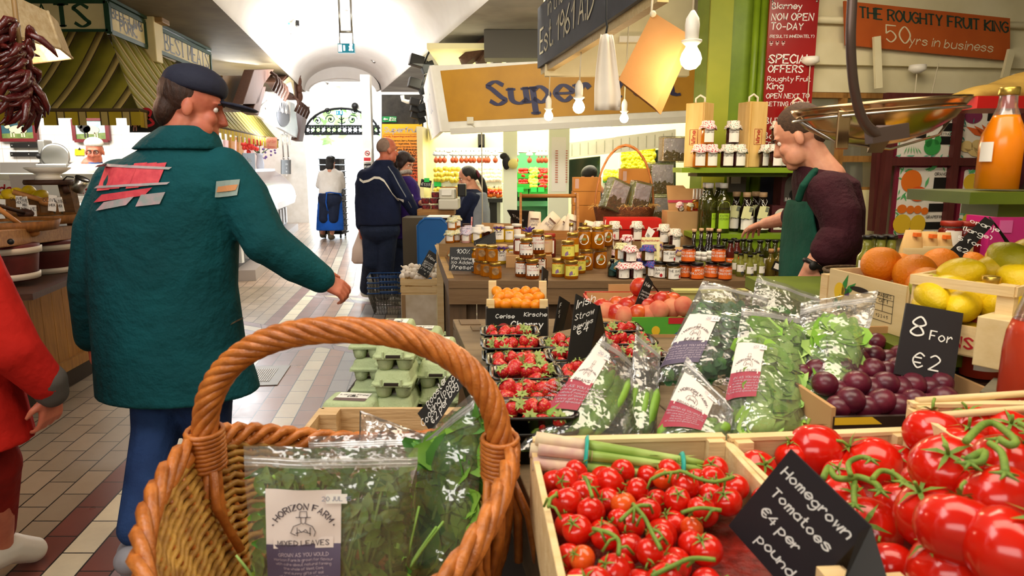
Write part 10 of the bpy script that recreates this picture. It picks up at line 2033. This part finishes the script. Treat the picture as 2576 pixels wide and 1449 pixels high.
b=B(Ll);b.box((ll/2,.15,hL*.22),(ll-.03,.27,hL*.36));tag(b.aa('lemon_bed',mat('lemon_bed','#b89a14',ab=.6)),'lower layer of lemons deep in slatted crate','lemons',None,fS)
b=B(Ll);b.box((ll*1.1,-0,.05),(.12,.1,.1));tag(b.aa('small_white_crate',SOL,ar=.002),'small pale wooden box end beside lemon crate',gr)
o=bN('orange_chalkboard',[(2378,640,1.8),(2412,660,1.78),(2503,560,1.88),(2478,545,1.9)],[(2503,560,1.89),(2545,630,1.96),(2550,622,1.96),(2490,545,1.9)],'slanted black folded sign chalked oranges 5 for 2 euro',[],.013)
q=[P(2378,640,1.795),P(2478,545,1.895),P(2503,560,1.875),P(2412,660,1.775)];fn,w,h=aw(q[3],q[2],q[0],.003);b=B();[af(b,s,.017,fn,(w*x,h*.5-.007),.12,ang=-pi/2+.3,jit=.05,gap=1.2,bf='c')for s,x in(('oranje',.8),('(large)',.6),('5 for',.38),('€2',.18))];b.aa(fB,bB,o)
SH=1.4;s0=P(2400,492,1.42);t=ac('green_juice_shelf','olive green wall shelf at right edge holding big juice bottles',gH,(s0.x,1.42,SH));b=B();b.box((.3,.06,-.012),(.6,.22,.024)).aa('board',a6,t);b.box((.36,.08,-.04),(.5,.12,.03)).aa('under_rail',a6,t);b.box((.55,.14,-.18),(.04,.04,.34)).aa('upright',a6,t)
pj=PZ(2508,1.45,SH);hj=P(2522,221,1.45).z-SH;cZ(fF,(pj.x,1.45,SH+.001),hj,.043,JOR,.735,'big bottle of orange juice with gold cap on green shelf',False)
for o in[o for o in COL.objects if o.name.startswith(fF)and fV in o[g7]]:
 b=B();b.aj([(.048,.06),(.048,.1)],n=8,cap=False,a0=pi*1.02,a1=pi*1.2).aa('side_label',aO,o)
JPU=mat('purple_juice','#2a1020','#3a1428',ab=.2,aI=.5);pj=PZ(2606,1.42,SH);cZ(fF,(pj.x,1.42,SH+.001),hj*.9,.044,JPU,.8,'bottle of dark purple juice cut off beside orange juice')
o=aC('torn_paper_tag',[P(2458,412,1.5),P(2474,405,1.48),P(2480,375,1.48),P(2466,382,1.5)],'torn white floral paper tag behind orange juice bottle','tag',eo,.002);b=B();b.bar(P(2476,395,1.49),V((P(2490,395,1.47).x,1.47,SH+.01)),.004,.004).aa('stick',a4,o)
GST=GZ+0;yb=2.03;b=B();x0,x1=PZ(2165,2.1,1.1).x,PZ(2700,2.1,1.1).x
POU=mat('pouch_kraft','#c8b080','#b89c68',ab=.6,scale=4)
def dq(px,Y,w,h,label,lab=True):
 t=ac('kraft_pouch',label,'pouch',PZ(px,Y,GZ),.03);b=B();b.a7([((0,0,0),w*.5,.028),((0,0,h*.35),w*.52,.026),((0,0,h*.8),w*.52,.012),((0,0,h),w*.52,.003)],20).aa('pouch_body',POU,t)
 if lab:
  fn=ai((0,-.03,h*.16),(1,0,0),(0,.12,1),.001);b=B();b.quad(fn(-w*.38,0),fn(w*.38,0),fn(w*.38,h*.52),fn(-w*.38,h*.52)).aa(gz,aO,t);b.ae([fn(.02*cos(a*pi/10),h*.33+.014*sin(a*pi/10))for a in range(20)],.0008,4,at=True);af(b,'FARM FOODS',.008,fn,(0,h*.1),.15);b.aa(fh,mat('print_grey'),t)
dq(2302,2.02,.1,.15,'kraft pouch with white label standing behind oranges, front one');dq(2350,2.07,.1,.15,'kraft pouch with white label behind oranges, second one');dq(2395,2.1,.1,.145,'kraft pouch with white label partly behind slanted orange sign')
for i,(px,h_)in enumerate(((2283,.19),(2322,.185),(2356,.182))):
 t=ac('gable_bag','small kraft gable bag with orange seal standing behind pouches, '+nth(i,3),'paper bag',PZ(px,2.18,GZ),0,'kraft gable bags');b=B();b.a7([((0,0,0),.038,.03),((0,0,h_*.6),.04,.03),((0,0,h_),.026,.003)],4*4).aa(gd,mat('gable_kraft','#d8b070',ab=.7),t);b.box((0,-.022,h_*.93),(.016,.02,.012)).aa('seal',dS,t)
K2=[]
for i,px in enumerate((2172,2190,2206,2222,2232)):bg(K['mini'],0,PZ(px,2.22+.03*(i%2),GZ),.3*i,'small green dressing bottle with black cap beside vendor, '+nth(i,5),'dressing bottles behind oranges',1.35)
for i,(px,z)in enumerate(((2386,0),(2422,0),(2443,0),(2386,.106),(2424,.106),(2443,.106),(2470,0),(2408,0))):
 bg(K['brown'],0,PZ(px,2.26+(.05 if i in(6,7)else 0),GZ+z*1.),i*2.,'dark red jam jar behind slanted orange sign, '+['bottom row, leftmost','bottom row, middle','bottom row, right','top row, leftmost','top row, middle','top row, right','bottom row, far right behind','bottom row, rear'][i],'red jam jars behind oranges',.92)
t=ac('pink_gift_box','bright pink box at right edge under juice shelf',gt,(PZ(2550,2.2,GZ).x,2.25,GZ));b=B();b.box((0,0,.115),(.22,.12,.23)).aa(ho,mat('pink_box','#c82a7a',ab=.4),t);b.box((-.06,-.062,.2),(.04,.004,.04)).aa(g7,mat('pink_pale','#e06aa8'),t)
t=ac('small_jar_rack','dark wooden rack holding three small gold lidded jars under juice shelf','rack',(PZ(2545,2.05,GZ).x,2.06,GZ));b=B();b.box((0,0,.05),(.2,.07,.1)).aa('rack_body',au,t)
for i in range(3):b=B();b.aj([(.018,.1),(.018,.125),(0,.127)],(-.07+.065*i,-.01,0),14).aa('jar_lid',bK,t)
b=B();c=PZ(2430,1.95,GZ);b.grid(lambda u,v:V((PZ(2435,1.96,GZ).x+.14*u,1.95+.03*sin(u*7),GZ+.105*v-0+.008*sin(u*9))),14,6);GC=NT('green_check');ck=GC.n('ShaderNodeTexChecker');GC.l(GC.coord(),ck.inputs[f4]);ck.inputs[gG].default_value=160;ck.inputs['Color1'].default_value=lin('#1f8a7a');ck.inputs['Color2'].default_value=lin('#bfe0d0');GC.bsdf(ck.outputs[0],.8)
tag(b.aa('check_cloth',GC.m,aK=.002),'green and white checked cloth hanging behind oranges','cloth')
p=PZ(2150,2.15,GZ);t=ac('brown_wicker_tray','dark brown wicker tray behind orange crate by vendor','tray',(p.x+.035,2.2,GZ));b=B();b.aj([(0,.006),(.08,.006),(.1,.05),(.108,.052),(.104,0),(0,0)],n=26).aa('woven_bowl',mat('wicker_dark','#5a4020','#3a2812',ab=.6,scale=60,bump=.8,am=160),t);b.ae([(.106*cos(a*pi/14),.106*sin(a*pi/14),.053)for a in range(28)],.006,6,at=True).aa('rim',aR['wicker_dark'],t)
